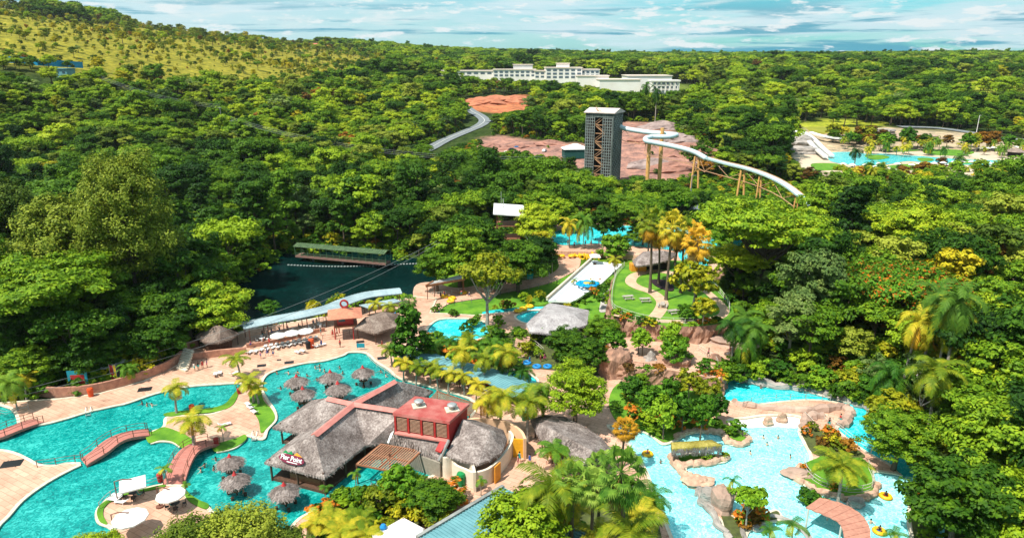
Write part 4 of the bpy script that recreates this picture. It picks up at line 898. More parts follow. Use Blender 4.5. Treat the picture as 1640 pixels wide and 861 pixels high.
LOUV = mat('louvre_tan', (0.50, 0.30, 0.20), 0.8, (0.38, 0.2, 0.13), 3)
dv = (br - bl); dv.z = 0; Lw = dv.length; dn_ = dv.normalized(); out_ = Vector((dn_.y, -dn_.x, 0))
for j in range(4):
    mb = MB(); s0, s1_ = Lw * (j / 4 + .03), Lw * ((j + 1) / 4 - .03)
    for q in range(10):
        z = zb + .35 + q * .2; p = Vector((bl.x, bl.y, z)) + out_ * .08; mb.beam(p + dn_ * s0, p + dn_ * s1_, .10, .07)
    mb.build('louvre_panel', LOUV, box)
mb = MB()
for j in range(4): p0 = Vector((bl.x, bl.y, zb)) + dn_ * Lw * j / 4 + out_ * .02; mb.box(p0 + dn_ * Lw / 8 + Vector((0, 0, 1.3)) - out_ * .0, (Lw / 4 * .92, .06, 2.2), rz=math.atan2(dn_.y, dn_.x))
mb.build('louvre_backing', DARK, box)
mb = MB()
for j in range(5): mb.box(Vector((bl.x, bl.y, zb + 1.15)) + dn_ * Lw * j / 4 + out_ * .12, (.28, .2, 2.5), rz=math.atan2(dn_.y, dn_.x))
mb.build('corner_post', RED, box)
mb = MB(); q0 = Vector((bl.x, bl.y, zb - .05)) + out_ * .35; mb.beam(q0, q0 + dn_ * Lw, .7, .22); mb.build('ledge', PINKC, box)
for (x, y) in ((671, 648), (724, 654)):
    v = empty('roof_fan', pk(x, y + 2, 8.15), parent=box); v.scale = (.72, .72, .72); v['label'] = 'round grey extractor fan on a tan base'
    v.name = 'roof_fan'
    mb = MB(); mb.box((0, 0, .12), (2.6, 2.2, .25), .3); mb.build('fan_base', COPE, v)
    mb = MB(); mb.lathe([(.55, .2), (.6, .9), (.95, 1.0), (.98, 1.15), (.7, 1.35), (.2, 1.42)], 18); mb.build('fan_hood', STEEL, v, smooth=True)
# lower thatch in front of the block
thatch('lower_thatch', [[pk(634, 690, 5.2), pk(716, 703, 5.2), pk(704, 735, 2.9), pk(621, 708, 2.9)]], [[pk(704, 735, 2.9), pk(621, 708, 2.9)]], rest_, TH, 5, dens=12)
mb = MB(); mb.slab([pk(705, 705, 5.25), pk(719, 705, 5.3), pk(706, 723, 4.2), pk(697, 720, 4.2)], .2); mb.build('red_flashing', RED, rest_)
mb = MB(); A, B = pk(634, 716, 2.7), pk(703, 741, 2.7); q = Vector((A.x, A.y, 0)), Vector((B.x, B.y, 0)); mb.add([q[0], q[1], (q[1].x, q[1].y, 2.6), (q[0].x, q[0].y, 2.6)], [(0, 1, 2, 3)]); d_ = (q[1] - q[0]).normalized(); bk = Vector((-d_.y, d_.x, 0)) * .3
mb = MB(); mb.box((q[0] + q[1]) / 2 + bk + Vector((0, 0, 1.2)), ((q[1] - q[0]).length, .3, 2.8), rz=math.atan2(d_.y, d_.x)); mb.build('back_wall', mat('dull_wall', (.34, .30, .24), .9), rest_)
# kitchen house with curved cream walls
O2 = G(765, 745, DECKZ); kit = empty('kitchen_house', O2, 'curved cream walled house with a fan shaped thatch roof and orange doors', 'house')
def pk2(x, y, z): return G(x, y, z) - O2
p1, p2 = pk2(741, 671, 6.8), pk2(785, 690, 6.0); ev = [pk2(x, y, 3.7) for x, y in [(722, 703), (715, 728), (745, 738), (765, 743), (784, 736), (803, 724), (812, 703), (806, 688), (785, 680), (760, 672), (742, 670)]]
fs = [[p1, ev[i], ev[i + 1]] for i in (0, 1, 2)] + [[p1, ev[3], p2]] + [[p2, ev[i], ev[i + 1]] for i in (3, 4, 5, 6, 7)] + [[p1, p2, ev[8], ev[9]], [p1, ev[9], ev[10]]]
thatch('roof', fs, [ev[0:8]], kit, TH, 9, dens=11)
def curved_wall(name, tops, ztop, z0, th, m, parent, O_, capm=None):
    L = catmull([G(x, y, ztop) for x, y in tops], 6, False); n = len(L); mb = MB(); a = []; b = []
    for i, p in enumerate(L):
        d = (L[min(i + 1, n - 1)] - L[max(i - 1, 0)]); d.z = 0; d.normalize(); s = Vector((-d.y, d.x, 0)) * th / 2; a.append(p + s - O_); b.append(p - s - O_)
    for i in range(n - 1):
        A0, A1, B0, B1 = a[i], a[i + 1], b[i], b[i + 1]; z = z0 - O_.z
        mb.add([A0, A1, B1, B0, (A0.x, A0.y, z), (A1.x, A1.y, z), (B1.x, B1.y, z), (B0.x, B0.y, z)], [(0, 1, 2, 3), (0, 4, 5, 1), (3, 2, 6, 7)] + ([(0, 3, 7, 4)] if i == 0 else []) + ([(1, 5, 6, 2)] if i == n - 2 else []))
    return mb.build(name, m, parent)
curved_wall('wall', [(704, 724), (709, 730), (716, 732), (734, 729), (748, 734), (757, 744), (760, 756)], 3.4, .3, .35, CREAM, kit, O2)
curved_wall('wall', [(725, 737), (731, 744), (745, 750), (758, 755), (775, 752), (788, 745), (803, 730), (816, 712), (821, 698), (816, 689)], 2.8, .3, .35, CREAM, kit, O2)
curved_wall('courtyard_wall', [(748, 671), (765, 669), (785, 670), (805, 673), (822, 680), (835, 690), (841, 702)], 3.7, .3, .4, mat('peach_plaster', (0.78, 0.50, 0.30), .85, (.66, .42, .26), .8), kit, O2)
mb = MB(); d0, d1 = pk2(790, 744, 3.2), pk2(799, 736, 3.2); dd = (d1 - d0).normalized(); mb.box((d0 + d1) / 2 + Vector((dd.y, -dd.x, 0)) * .22 - Vector((0, 0, 1.6)), ((d1 - d0).length, .14, 2.7), rz=math.atan2(dd.y, dd.x)); mb.build('orange_door', ORANGE, kit)
mb = MB(); d0, d1 = pk2(822, 702, 3.3), pk2(840, 703, 3.3); mb.beam(d0 - Vector((0, 0, 1.5)), d1 - Vector((0, 0, 1.5)), .25, 3.0); mb.build('orange_door', mat('amber_door', (.85, .42, .02), .6), kit)
# pergola
O3 = G(622, 745, 0); per = empty('pergola', O3, 'brown slatted square pergola over the teal pool beside the restaurant', 'pergola')
L_, T_, R_, B_ = (G(x, y, 3.1) - O3 for x, y in ((571, 743), (610, 711), (675, 722), (639, 757)))
mb = MB()
for i in range(17): t = (i + .5) / 17; mb.beam(L_.lerp(B_, t) + Vector((0, 0, .1)), T_.lerp(R_, t) + Vector((0, 0, .1)), .13, .06)
mb.build('slats', mat('pergola_slat', (.52, .27, .16), .7, (.36, .17, .1), 3), per)
mb = MB()
for p, q in ((L_, T_), (T_, R_), (R_, B_), (B_, L_), (L_.lerp(T_, .5), B_.lerp(R_, .5)), (L_.lerp(B_, .5), T_.lerp(R_, .5))): mb.beam(p, q, .16, .22)
mb.build('frame', WOODM, per)
pillars(per, [L_, T_, R_, B_, (L_ + R_) / 2 + Vector((0, 0, .7))], -.1, .13, RUSTY)
# dark slatted roof behind the restaurant
O4 = G(720, 640, 0); pg = empty('pergola', O4, 'dark slatted shade roof between the restaurant and the young palms', 'pergola')
q4 = [G(x, y, 3.0) - O4 for x, y in ((700, 625), (770, 648), (752, 664), (690, 636))]; mb = MB()
for i in range(30): t = (i + .5) / 30; mb.beam(q4[0].lerp(q4[1], t), q4[3].lerp(q4[2], t), .14, .08)
for a, b in ((0, 1), (3, 2)): mb.beam(q4[a] - Vector((0, 0, .12)), q4[b] - Vector((0, 0, .12)), .14, .14)
mb.build('slats', WOODM, pg); pillars(pg, q4, 0.2, .1, RUSTY)

# ------------------------------------------------------------ other thatched pavilions
def pavilion(name, label, cat, eaves_px, ez, ridge_px, rz_, m, z0, ppm=.16, seed=1, dens=8, posts=True, extra=None):
    O_ = base_of([G(x, y, ez) for x, y in eaves_px]); O_.z = z0; r = empty(name, O_, label, cat)
    ev = [G(x, y, ez) - O_ for x, y in eaves_px]; rd = [G(x, y, rz_) - O_ for x, y in ridge_px]; n = len(ev)
    near = [min(range(len(rd)), key=lambda k: (Vector(rd[k][:2]) - Vector(e[:2])).length) for e in ev]; fs = []
    for i in range(n):
        j = (i + 1) % n; a, b = near[i], near[j]
        if a == b: fs.append([rd[a], ev[i], ev[j]])
        else:
            fs.append([rd[a], ev[i], ev[j], rd[b]])
    thatch('roof', fs, [ev + [ev[0]]], r, m, seed, dens=dens)
    if posts:
        c = sum(ev, Vector()) / n; pillars(r, [e.lerp(c, .12) for e in ev[::max(1, n // 8)]], -.1, ppm * .7, WOOD)
    return r, ev, rd
r_, ev, rd = pavilion('thatched_pavilion', 'long oval grey thatched pavilion beside the tall fan palms', 'pavilion', [(850, 672), (872, 664), (905, 668), (935, 682), (962, 700), (982, 722), (978, 735), (955, 742), (930, 748), (905, 738), (880, 718), (862, 697)], 2.9, [(878, 684), (950, 722)], 5.2, TH, DECKZ, seed=11, dens=10)
mb = MB(); c = sum(ev, Vector()) / len(ev); mb.box(c + Vector((-.3, -.6, -1.6)), (5, 3, 1.3), .6); mb.build('orange_counter', mat('red_orange', (.62, .12, .03), .6), r_)
r_, ev, rd = pavilion('thatched_pavilion', 'angular pale grey thatched pavilion at the foot of the white slide', 'pavilion', [(843, 518), (848, 531), (880, 534), (902, 533), (940, 520), (943, 497), (915, 491), (880, 485), (870, 492)], 3.4, [(872, 503), (918, 503)], 5.0, THG, DECKZ, seed=12, dens=9)
r_, ev, rd = pavilion('thatched_hut', 'square brown thatched shelter beside the red lifeguard cabin', 'hut', [(567, 524), (600, 534), (636, 522), (640, 503), (615, 498), (585, 508)], 3.0, [(590, 508), (618, 503)], 4.6, THB, DECKZ, seed=13, dens=8)
r_, ev, rd = pavilion('thatched_hut', 'small brown conical thatched hut on the upper terrace above the retaining wall', 'hut', [(312, 538), (330, 549), (352, 548), (372, 541), (383, 533), (366, 523), (330, 524)], 2.8, [(346, 521), (352, 521)], 5.3, THB, DECKZ, seed=14, dens=9)
mb = MB(); mb.box((0, 0, 1.2), (4.5, 4.5, 2.4), .3); mb.build('dark_wall', WOOD, r_)
r_, ev, rd = pavilion('bar_hut', 'grey thatched bar hut with an orange counter beside the garden', 'hut', [(1013, 418), (1020, 426), (1045, 423), (1072, 416), (1085, 406), (1060, 401), (1030, 403)], 2.6 + GARZ, [(1035, 404), (1062, 401)], 4.4 + GARZ, TH, GARZ - .5, seed=15, dens=8)
mb = MB(); mb.box((-4, -1.5, 1.3), (3.6, 2.2, 1.8), .1); mb.build('orange_counter', ORANGE, r_)
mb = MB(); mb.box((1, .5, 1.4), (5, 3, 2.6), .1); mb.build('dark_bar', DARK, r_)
r_, ev, rd = pavilion('kiosk', 'small kiosk with a moss coloured roof and straw fringe beside the planted ledge', 'kiosk', [(1076, 719), (1157, 713), (1140, 704), (1060 + 15, 708)], 2.9, [(1090, 711), (1140, 707)], 3.25, thatchmat('mossy_thatch', (.16, .13, .02), (.36, .30, .07), (.55, .46, .14)), DECKZ, seed=16, dens=4, posts=True)
mb = MB(); rg = random.Random(5); e4 = ev + [ev[0]]
for s_ in (0, .12): fringe(mb, [e + Vector((0, 0, -.1 - s_)) for e in e4], rg, 16, 1.1)
mb.build('straw_fringe', TH, r_, fix=False)
def tinroof(name, label, cat, pts, z, m, z0, t=.15, ribs=0, O_=None, slope=None, postm=WOOD, wallm=None):
    zs = z if isinstance(z, (list, tuple)) else [z] * len(pts); P = [G(x, y, q) for (x, y), q in zip(pts, zs)]
    O_ = base_of(P); O_.z = z0; r = empty(name, O_, label, cat); P = [p - O_ for p in P]; mb = MB(); mb.slab(P, t)
    if ribs:
        for i in range(ribs):
            tt = (i + .5) / ribs; mb.beam(P[0].lerp(P[1], tt) + Vector((0, 0, .05)), P[3].lerp(P[2], tt) + Vector((0, 0, .05)), .09, .14)
    mb.build('roof', m, r); c = sum(P, Vector()) / len(P); pillars(r, [p.lerp(c, .06) for p in P], -.2, .1, postm)
    if wallm:
        mb = MB(); Q = [p.lerp(c, .12) for p in P]
        mb.prism([(p.x, p.y) for p in Q], -.3, min(p.z for p in P) - t - .05); mb.build('walls', wallm, r)
    return r, P
r_, P = tinroof('shed', 'large blue green corrugated shed roof in the foreground', 'shed', [(668, 861), (806, 779), (945, 852), (800, 950)], [4.4, 4.4, 3.6, 3.6], TEALM, DECKZ, ribs=30, wallm=mat('shed_wall', (.32, .22, .16), .9))
mb = MB(); mb.beam(P[0] + Vector((0, 0, .1)), P[1] + Vector((0, 0, .1)), .45, .35); mb.build('parapet', GREYW, r_)
r_, P = tinroof('flat_roofed_house', 'small white flat roofed house with an orange side at the bottom of the view', 'house', [(596, 856), (646, 828), (680, 846), (640, 885)], 3.8, mat('stained_white_roof', (.82, .78, .74), .8, (.5, .33, .28), .35, contrast=(.28, .5)), DECKZ, t=.3, wallm=ORANGE)
mb = MB(); mb.box(((P[2] + P[3]) / 2) + Vector((.3, -.4, -.55)), ((P[3] - P[2]).length, .9, .3), rz=math.atan2((P[3] - P[2]).y, (P[3] - P[2]).x)); mb.build('orange_awning', ORANGE, r_)
mb = MB(); mb.lathe([(.35, 0), (.4, .3), (.25, .55), (.1, .6)], 12, P[0].lerp(P[1], .35)); mb.build('water_tank', BLUEP, r_)
tinroof('shelter', 'flat grey roofed shelter beside the long curved roof', 'shelter', [(575, 488), (632, 478), (643, 482), (590, 493)], 3.0, GREYM, DECKZ, ribs=0)
r_, P = tinroof('shelter', 'white tin roofed shelter by the dark lake with a brown gable', 'shelter', [(682, 458), (694, 451), (742, 439), (744, 447)], [4.2, 4.6, 4.6, 4.2], WHITE, 1.0, ribs=8, postm=RUSTY)
mb = MB(); mb.beam(P[0], P[3], .3, .5); mb.beam(P[0], P[1], .3, .6); mb.build('fascia', WOODM, r_)
tinroof('shelter', 'small white roof among the trees beside the walkway', 'shelter', [(780, 423), (796, 420), (800, 424), (786, 428)], 3.4, WHITE, 1.0)
def ribbon_roof(label, pts, z, w, m, z0, gab=.5, k=8):
    L = catmull([G(x, y, z) for x, y in pts], k, False); n = len(L); O_ = base_of(L); O_.z = z0; r = empty('covered_walkway', O_, label, 'covered walkway'); mb = MB(); vs = []; rib = MB()
    for i, p in enumerate(L):
        d = (L[min(i + 1, n - 1)] - L[max(i - 1, 0)]); d.z = 0; d.normalize(); s = Vector((-d.y, d.x, 0)); q = p - O_
        vs += [q - s * w / 2 + Vector((0, 0, -gab)), q, q + s * w / 2 + Vector((0, 0, -gab)), q - s * w / 2 + Vector((0, 0, -gab - .2)), q + s * w / 2 + Vector((0, 0, -gab - .2))]
        if i % 1 == 0: rib.beam(vs[-5] + Vector((0, 0, .03)), vs[-4] + Vector((0, 0, .03)), .07, .05); rib.beam(vs[-4] + Vector((0, 0, .03)), vs[-3] + Vector((0, 0, .03)), .07, .05)
    fs = []
    for i in range(n - 1):
        a, b = 5 * i, 5 * i + 5; fs += [(a, b, b + 1, a + 1), (a + 1, b + 1, b + 2, a + 2), (a, a + 3, b + 3, b), (a + 2, b + 2, b + 4, a + 4), (a + 3, a + 4, b + 4, b + 3)]
    mb.add(vs, fs); mb.build('roof', m, r); rib.build('roof_seams', m, r)
    for i in range(2, n - 1, 5):
        for k_ in (0, 2):
            v = vs[5 * i + k_]; c = vs[5 * i + 1]; q = Vector((v.x, v.y, v.z)).lerp(Vector((c.x, c.y, v.z)), .15); mb = MB(); post_at(mb, Vector((0, 0, q.z + .2)), 0, .1); mb.build('post', RUSTY, r, loc=(q.x, q.y, -.2))
    mb = MB()
    for i in range(n - 1): mb.beam(vs[5 * i].lerp(vs[5 * i + 1], .2) - Vector((0, 0, .3)), vs[5 * i + 5].lerp(vs[5 * i + 6], .2) - Vector((0, 0, .3)), .12, .3)
    mb.build('eaves_beam', WOODM, r); return r
ribbon_roof('long S shaped grey metal roof along the shore of the dark lake', [(386, 518), (430, 509), (480, 500), (525, 490), (555, 478), (590, 468), (641, 462)], 4.2, 4.2, GREYM, DECKZ, .45)
ribbon_roof('teal corrugated walkway roof curving behind the young golden palms', [(655, 561), (695, 575), (740, 587), (785, 598), (815, 610), (842, 626)], 3.2, 5.0, TEALM, DECKZ, .3)

# lifeguard cabin
O5 = G(555, 538, DECKZ); lg = empty('lifeguard_cabin', O5, 'red lifeguard cabin on legs with an orange roof beside the brown thatched shelter', 'cabin')
mb = MB(); mb.box((0, 0, 2.9), (4.6, 4.2, .25), .25); mb.build('platform', WOODM, lg)
mb = MB()
for x in (-1.9, 1.9):
    for y in (-1.7, 1.7): mb.tube([(x, y, 0), (x, y, 2.8)], .13, 6)
mb.build('legs', RED, lg)
mb = MB(); mb.box((0, 0, 4.0), (3.2, 3.0, 2.0), .25); mb.build('cabin_body', RED, lg)
mb = MB(); mb.box((-.3, -1.6, 4.3), (1.3, .1, .9), .25); mb.build('window', GLASS, lg)
mb = MB(); rr = [(-3.4, -3, 5.0), (3.4, -3, 5.0), (3.4, 3, 5.0), (-3.4, 3, 5.0)]; rr = [Matrix.Rotation(.25, 3, 'Z') @ Vector(p) for p in rr]; ap = Vector((0, 0, 6.3))
mb.add(rr + [ap] + [p - Vector((0, 0, .15)) for p in rr], [(0, 1, 4), (1, 2, 4), (2, 3, 4), (3, 0, 4), (0, 5, 6, 1), (1, 6, 7, 2), (2, 7, 8, 3), (3, 8, 5, 0), (5, 8, 7, 6)]); mb.build('roof', mat('orange_tile', (.62, .24, .14), .8, (.45, .16, .1), 1.5), lg)
mb = MB()
for i in range(24): a, b_1 = math.pi * 2 * i / 24, math.pi * 2 * (i + 1) / 24; mb.beam((math.cos(a) * .75, 0, 7.1 + math.sin(a) * .75), (math.cos(b_1) * .75, 0, 7.1 + math.sin(b_1) * .75), .4, .3)
mb.tube([(0, 0, 6.2), (0, 0, 6.5)], .08, 6); mb.build('red_ring', RED, lg)

# ------------------------------------------------------------ launch platform above the trees
O6 = T(815, 400); lp = empty('launch_tower', O6, 'brown wooden launch platform with a white sloping roof above the lake trees', 'tower'); mb = MB()
hh = 12.0
for x in (-3.4, 3.4):
    for y in (-3, 3): mb.tube([(x, y, 0), (x, y, hh)], .16, 6)
mb.build('posts', RUSTY, lp); mb = MB()
for z in (4, 7.8): mb.box((0, 0, z), (7.2, 6.4, .25))
mb.build('floor', WOODM, lp); mb = MB()
for z in (4, 7.8):
    for s in (-1, 1): mb.beam((-3.5, 3.1 * s, z + 1.1), (3.5, 3.1 * s, z + 1.1), .1); mb.beam((3.5 * s, -3.1, z + 1.1), (3.5 * s, 3.1, z + 1.1), .1); mb.beam((-3.5, 3.1 * s, z + .6), (3.5, 3.1 * s, z + .6), .1)
for i in range(14): mb.box((-3.6 - .02 * i, -3.8, .4 + i * .55), (2.4 - .02 * i, .35, .12))
mb.build('railing', RUSTY, lp); mb = MB(); mb.slab([(-4.4, -4.2, hh - .3), (4.4, -4.2, hh - .9), (4.4, 4.2, hh + .4), (-4.4, 4.2, hh + 1.0)], .3); mb.build('roof', WHITE, lp)
mb = MB(); mb.tube([(-2.2, 1, hh), (-2.2, 1, hh + 5)], .08, 6); mb.tube([(-1.6, 1, hh), (-1.6, 1, hh + 3)], .12, 6); mb.build('mast', STEEL, lp)

# ------------------------------------------------------------ covered footbridge over the lake
O7 = G(548, 414, 0); fb = empty('covered_footbridge', O7, 'covered footbridge with a green lattice roof across the dark lake', 'footbridge')
A, B = G(478, 408, .8) - O7, G(622, 421, .8) - O7; d = (B - A).normalized(); s = Vector((-d.y, d.x, 0)); L = (B - A).length
mb = MB(); mb.beam(A, B, 3.2, .5); mb.build('deck', mat('bridge_concrete', (.26, .15, .12), .9), fb)
mb = MB()
for sg_ in (-1, 1):
    for i in range(15): p = A.lerp(B, i / 14) + s * 1.5 * sg_; mb.beam(p, p + Vector((0, 0, 3.1)), .14)
    for z in (.6, 1.1): mb.beam(A + s * 1.5 * sg_ + Vector((0, 0, z)), B + s * 1.5 * sg_ + Vector((0, 0, z)), .07)
mb.build('railing', mat('green_metal', (.10, .20, .10), .6), fb); mb = MB()
LG = mat('lattice_green', (.10, .16, .07), .7, (.05, .09, .04), 1)
for sg_ in (-1, 1): mb.slab([A + s * 2.2 * sg_ + Vector((0, 0, 3.1)), B + s * 2.2 * sg_ + Vector((0, 0, 3.1)), B + Vector((0, 0, 3.7)), A + Vector((0, 0, 3.7))], .1)
for i in range(40): p = A.lerp(B, i / 39); mb.beam(p - s * 2.2 + Vector((0, 0, 3.15)), p + Vector((0, 0, 3.76)), .12)
mb.build('roof', LG, fb)
mb = MB(); 
for i in range(3): p = A.lerp(B, (i + .5) / 3); mb.tube([p - Vector((0, 0, 3)), p], .35, 8)
mb.build('piers', GREYW, fb)
buo = MB()
for i in range(46): p = G(462 + i * 5.0, 424 + 2.5 * math.sin(i * .1) , -.6); buo.torus(p, .22, .13, 8, 6)
bo = buo.build('buoy_line', mat('buoy_grey', (.35, .38, .36), .5)); tag(bo, 'line of small floats across the dark lake', 'float line')

# ------------------------------------------------------------ slide tower and tube slide
TZ = T(964, 296); tb = Vector((TZ.x, TZ.y, TZ.z)); dep = project([tuple(TZ)])[2]; HT = 36.5
s_tower = D(964, 176, float(dep)).z - TZ.z
HT = max(28, min(44, s_tower)); tw = empty('slide_tower', tb, 'tall grey block tower with a lattice front and a pale roof', 'tower', rz=R(-28))
BLK = mat('tower_blocks', (0.15, 0.17, 0.155), 0.95, (0.055, 0.07, 0.06), 0.35, 0.1, 4, stretch=(1, 1, .4))
mb = MB(); Wd = 13.0; De = 12.0; hx, hy = Wd / 2, De / 2
mb.box((hx - .3, 0, HT / 2 - 2), (.5, De - .1, HT + 4)); mb.box((0, hy - .3, HT / 2 - 2), (Wd - 1.2, .5, HT + 4)); mb.box((-hx + .3, 0, HT / 2 - 2), (.5, De - .1, HT + 4)); mb.build('side_wall', BLK, tw)
mb = MB()
for r_ in range(34):
    for c_ in range(9):
        z = 1 + r_ * (HT - 2) / 34; y = -hy + .9 + c_ * (De - 1.8) / 8
        if (r_ * 7 + c_ * 3) % 5 < 3: mb.box((hx + .02, y, z), (.14, .55, .5))
mb.build('relief_blocks', mat('tower_relief', (.30, .34, .33), .95, (.2, .22, .21), .8), tw)
LAT = mat('lattice_grey', (0.27, 0.31, 0.29), 0.9, (0.15, 0.17, 0.16), 0.8)
for x0, x1 in ((-hx + .1, -hx + 4.2), (hx - 4.9, hx - .7)):
    mb = MB(); nx = 4; nz = 26
    for i in range(nx + 1): mb.box((x0 + (x1 - x0) * i / nx, -hy + .1, HT / 2), (.24, .3, HT))
    for k in range(nz + 1): mb.box(((x0 + x1) / 2, -hy + .08, HT * k / nz), (x1 - x0, .22, .26))
    mb.build('lattice_screen', LAT, tw)
mb = MB()
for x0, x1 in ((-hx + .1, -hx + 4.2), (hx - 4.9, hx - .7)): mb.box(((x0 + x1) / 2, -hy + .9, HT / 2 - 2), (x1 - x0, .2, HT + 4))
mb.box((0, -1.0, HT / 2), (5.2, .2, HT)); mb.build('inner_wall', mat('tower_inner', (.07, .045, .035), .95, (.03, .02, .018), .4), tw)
mb = MB(); ORM = mat('orange_steel', (0.62, 0.36, 0.20), 0.6, (0.48, 0.26, 0.14), 1)
for k in range(9):
    z = 2 + k * 3.6; sg_ = 1 if k % 2 else -1; mb.beam((-2.2 * sg_, -hy + .9, z), (2.2 * sg_, -hy + .9, z + 3.4), .5, .3); mb.beam((-2.4, -hy + .6, z), (2.4, -hy + .6, z), .25); mb.beam((-2.2 * sg_, -hy + .3, z + 1), (2.2 * sg_, -hy + .3, z + 4.4), .12)
mb.build('staircase', ORM, tw)
mb = MB(); mb.box((0, 0, HT - 1.2), (Wd + .1, De + .1, 2.0)); mb.build('top_band', BLK, tw)
mb = MB(); e = .7; q = [(-hx - e, -hy - e, HT), (hx + e, -hy - e, HT), (hx + e, hy + e, HT), (-hx - e, hy + e, HT)]; mb.add(q + [(-hx - e, 0, HT + 1.6), (hx + e, 0, HT + 1.6)] + [(a, b, c - .4) for a, b, c in q], [(0, 1, 5, 4), (2, 3, 4, 5), (0, 4, 3), (1, 2, 5), (0, 6, 7, 1), (1, 7, 8, 2), (2, 8, 9, 3), (3, 9, 6, 0), (6, 9, 8, 7)])
mb.build('roof', mat('pale_roof', (.66, .56, .50), .8, (.5, .42, .38), .4), tw)
# tube slide: closed upper tube, then open lower chute
tdep = float(dep)
O8 = T(1040, 296); slide = empty('tube_slide', O8, 'long pale blue tube slide on orange steel supports descending from the grey tower', 'water slide')
TUBE = mat('slide_tube', (0.62, 0.74, 0.76), 0.25, (0.52, 0.64, 0.67), .3); CH = mat('slide_chute', (0.60, 0.78, 0.80), 0.25)
def sp(x, y, dd): return D(x, y, dd) - O8
up = catmull([sp(983, 196, tdep - 6), sp(998, 205, tdep - 8), sp(1030, 211, tdep - 12), sp(1060, 214, tdep - 16), sp(1084, 216, tdep - 18)], 8, False)
lo = catmull([sp(1084, 216, tdep - 18), sp(1093, 220, tdep - 25), sp(1070, 221, tdep - 34), sp(1045, 219, tdep - 38), sp(1033, 223, tdep - 41), sp(1042, 227, tdep - 44), sp(1080, 235, tdep - 48), sp(1112, 243, tdep - 52), sp(1131, 254, tdep - 56)], 8, False)
mb = MB(); mb.tube(up, 1.05, 14); mb.build('upper_tube', TUBE, slide, smooth=True)
lo = catmull([sp(1044, 219, tdep - 22), sp(1034, 222, tdep - 24), sp(1036, 226, tdep - 26), sp(1050, 229, tdep - 27), sp(1080, 235, tdep - 29), sp(1110, 243, tdep - 31), sp(1131, 254, tdep - 34)], 8, False)
mb = MB(); mb.tube(lo, 1.05, 14); mb.build('middle_tube', TUBE, slide, smooth=True)
bend = catmull([sp(1084, 216, tdep - 18), sp(1072, 219, tdep - 21), sp(1044, 219, tdep - 22)], 8, False); mb = MB(); mb.tube(bend, 1.0, 12); mb.build('tube_bend', TUBE, slide, smooth=True)
ch = catmull([sp(1131, 254, tdep - 34), sp(1160, 262, tdep - 38), sp(1200, 272, tdep - 46), sp(1235, 285, tdep - 55), sp(1262, 300, tdep - 63), sp(1290, 322, tdep - 72), sp(1302, 332, tdep - 76)], 8, False)
mb = MB(); vs = []; prof = [(-1.15, .55), (-1.05, 0), (-.6, -.4), (0, -.5), (.6, -.4), (1.05, 0), (1.15, .55)]; prof2 = [(1.25, .55), (1.15, -.1), (0, -.68), (-1.15, -.1), (-1.25, .55)]; pr = prof + prof2; n = len(ch); k_ = len(pr)
for i, p in enumerate(ch):
    d = (ch[min(i + 1, n - 1)] - ch[max(i - 1, 0)]).normalized(); s = d.cross(Vector((0, 0, 1))).normalized(); u = s.cross(d)
    vs += [p + s * a + u * b for a, b in pr]
mb.add(vs, [(i * k_ + j, i * k_ + (j + 1) % k_, (i + 1) * k_ + (j + 1) % k_, (i + 1) * k_ + j) for i in range(n - 1) for j in range(k_)]); mb.build('open_chute', CH, slide)
mb = MB()
for sg_ in (1,):
    L_e = []
    for i, p in enumerate(ch):
        d = (ch[min(i + 1, n - 1)] - ch[max(i - 1, 0)]).normalized(); s = d.cross(Vector((0, 0, 1))).normalized(); L_e.append(p - s * 1.35 * sg_ + Vector((0, 0, .7)))
    mb.tube(L_e, .14, 6)
mb.build('edge_rail', ORM, slide)
def support(i_pt, dz, spread, w=.5):
    p = i_pt; g = h1(p.x + O8.x, p.y + O8.y) - O8.z - 1; mb = MB()
    for sx in (-spread, spread): mb.tube([(p.x + sx, p.y, g), (p.x + sx * .4, p.y, p.z - dz)], w, 8)
    mb.beam((p.x - spread, p.y, p.z - dz - 2), (p.x + spread, p.y, p.z - dz - 2), .3); 
    if spread > .5: mb.beam((p.x - spread, p.y, p.z - dz - 8), (p.x + spread, p.y, p.z - dz - 3), .22); mb.beam((p.x + spread, p.y, p.z - dz - 8), (p.x - spread, p.y, p.z - dz - 3), .22)
    return mb.build('support_leg', YST, slide)
YST = mat('yellow_steel', (0.78, 0.44, 0.15), 0.6, (0.62, 0.32, 0.1), 1)
support(sp(1061, 205, tdep - 19), 0, 0.05, .8); support(lo[3], .8, .05, .8); support(lo[42], 1.2, 1.8, .4); support(ch[14], .9, 1.6, .4); support(ch[20], .9, .9, .3); support(ch[36], .9, .9, .25)
mb = MB()
def truss(P, drop):
    Q = [p - Vector((0, 0, drop)) for p in P]
    for i in range(len(P) - 1):
        mb.beam(Q[i], Q[i + 1], .22); mb.beam(P[i] - Vector((0, 0, .9)), Q[i + 1], .16) if i % 2 else mb.beam(Q[i], P[i + 1] - Vector((0, 0, .9)), .16)
for P_, dr_ in ((up[4::5], 5.5), (lo[8::5], 5.5), (ch[0:36:5], 5.0)): mb = MB(); truss(P_, dr_); mb.build('truss', ORM, slide)
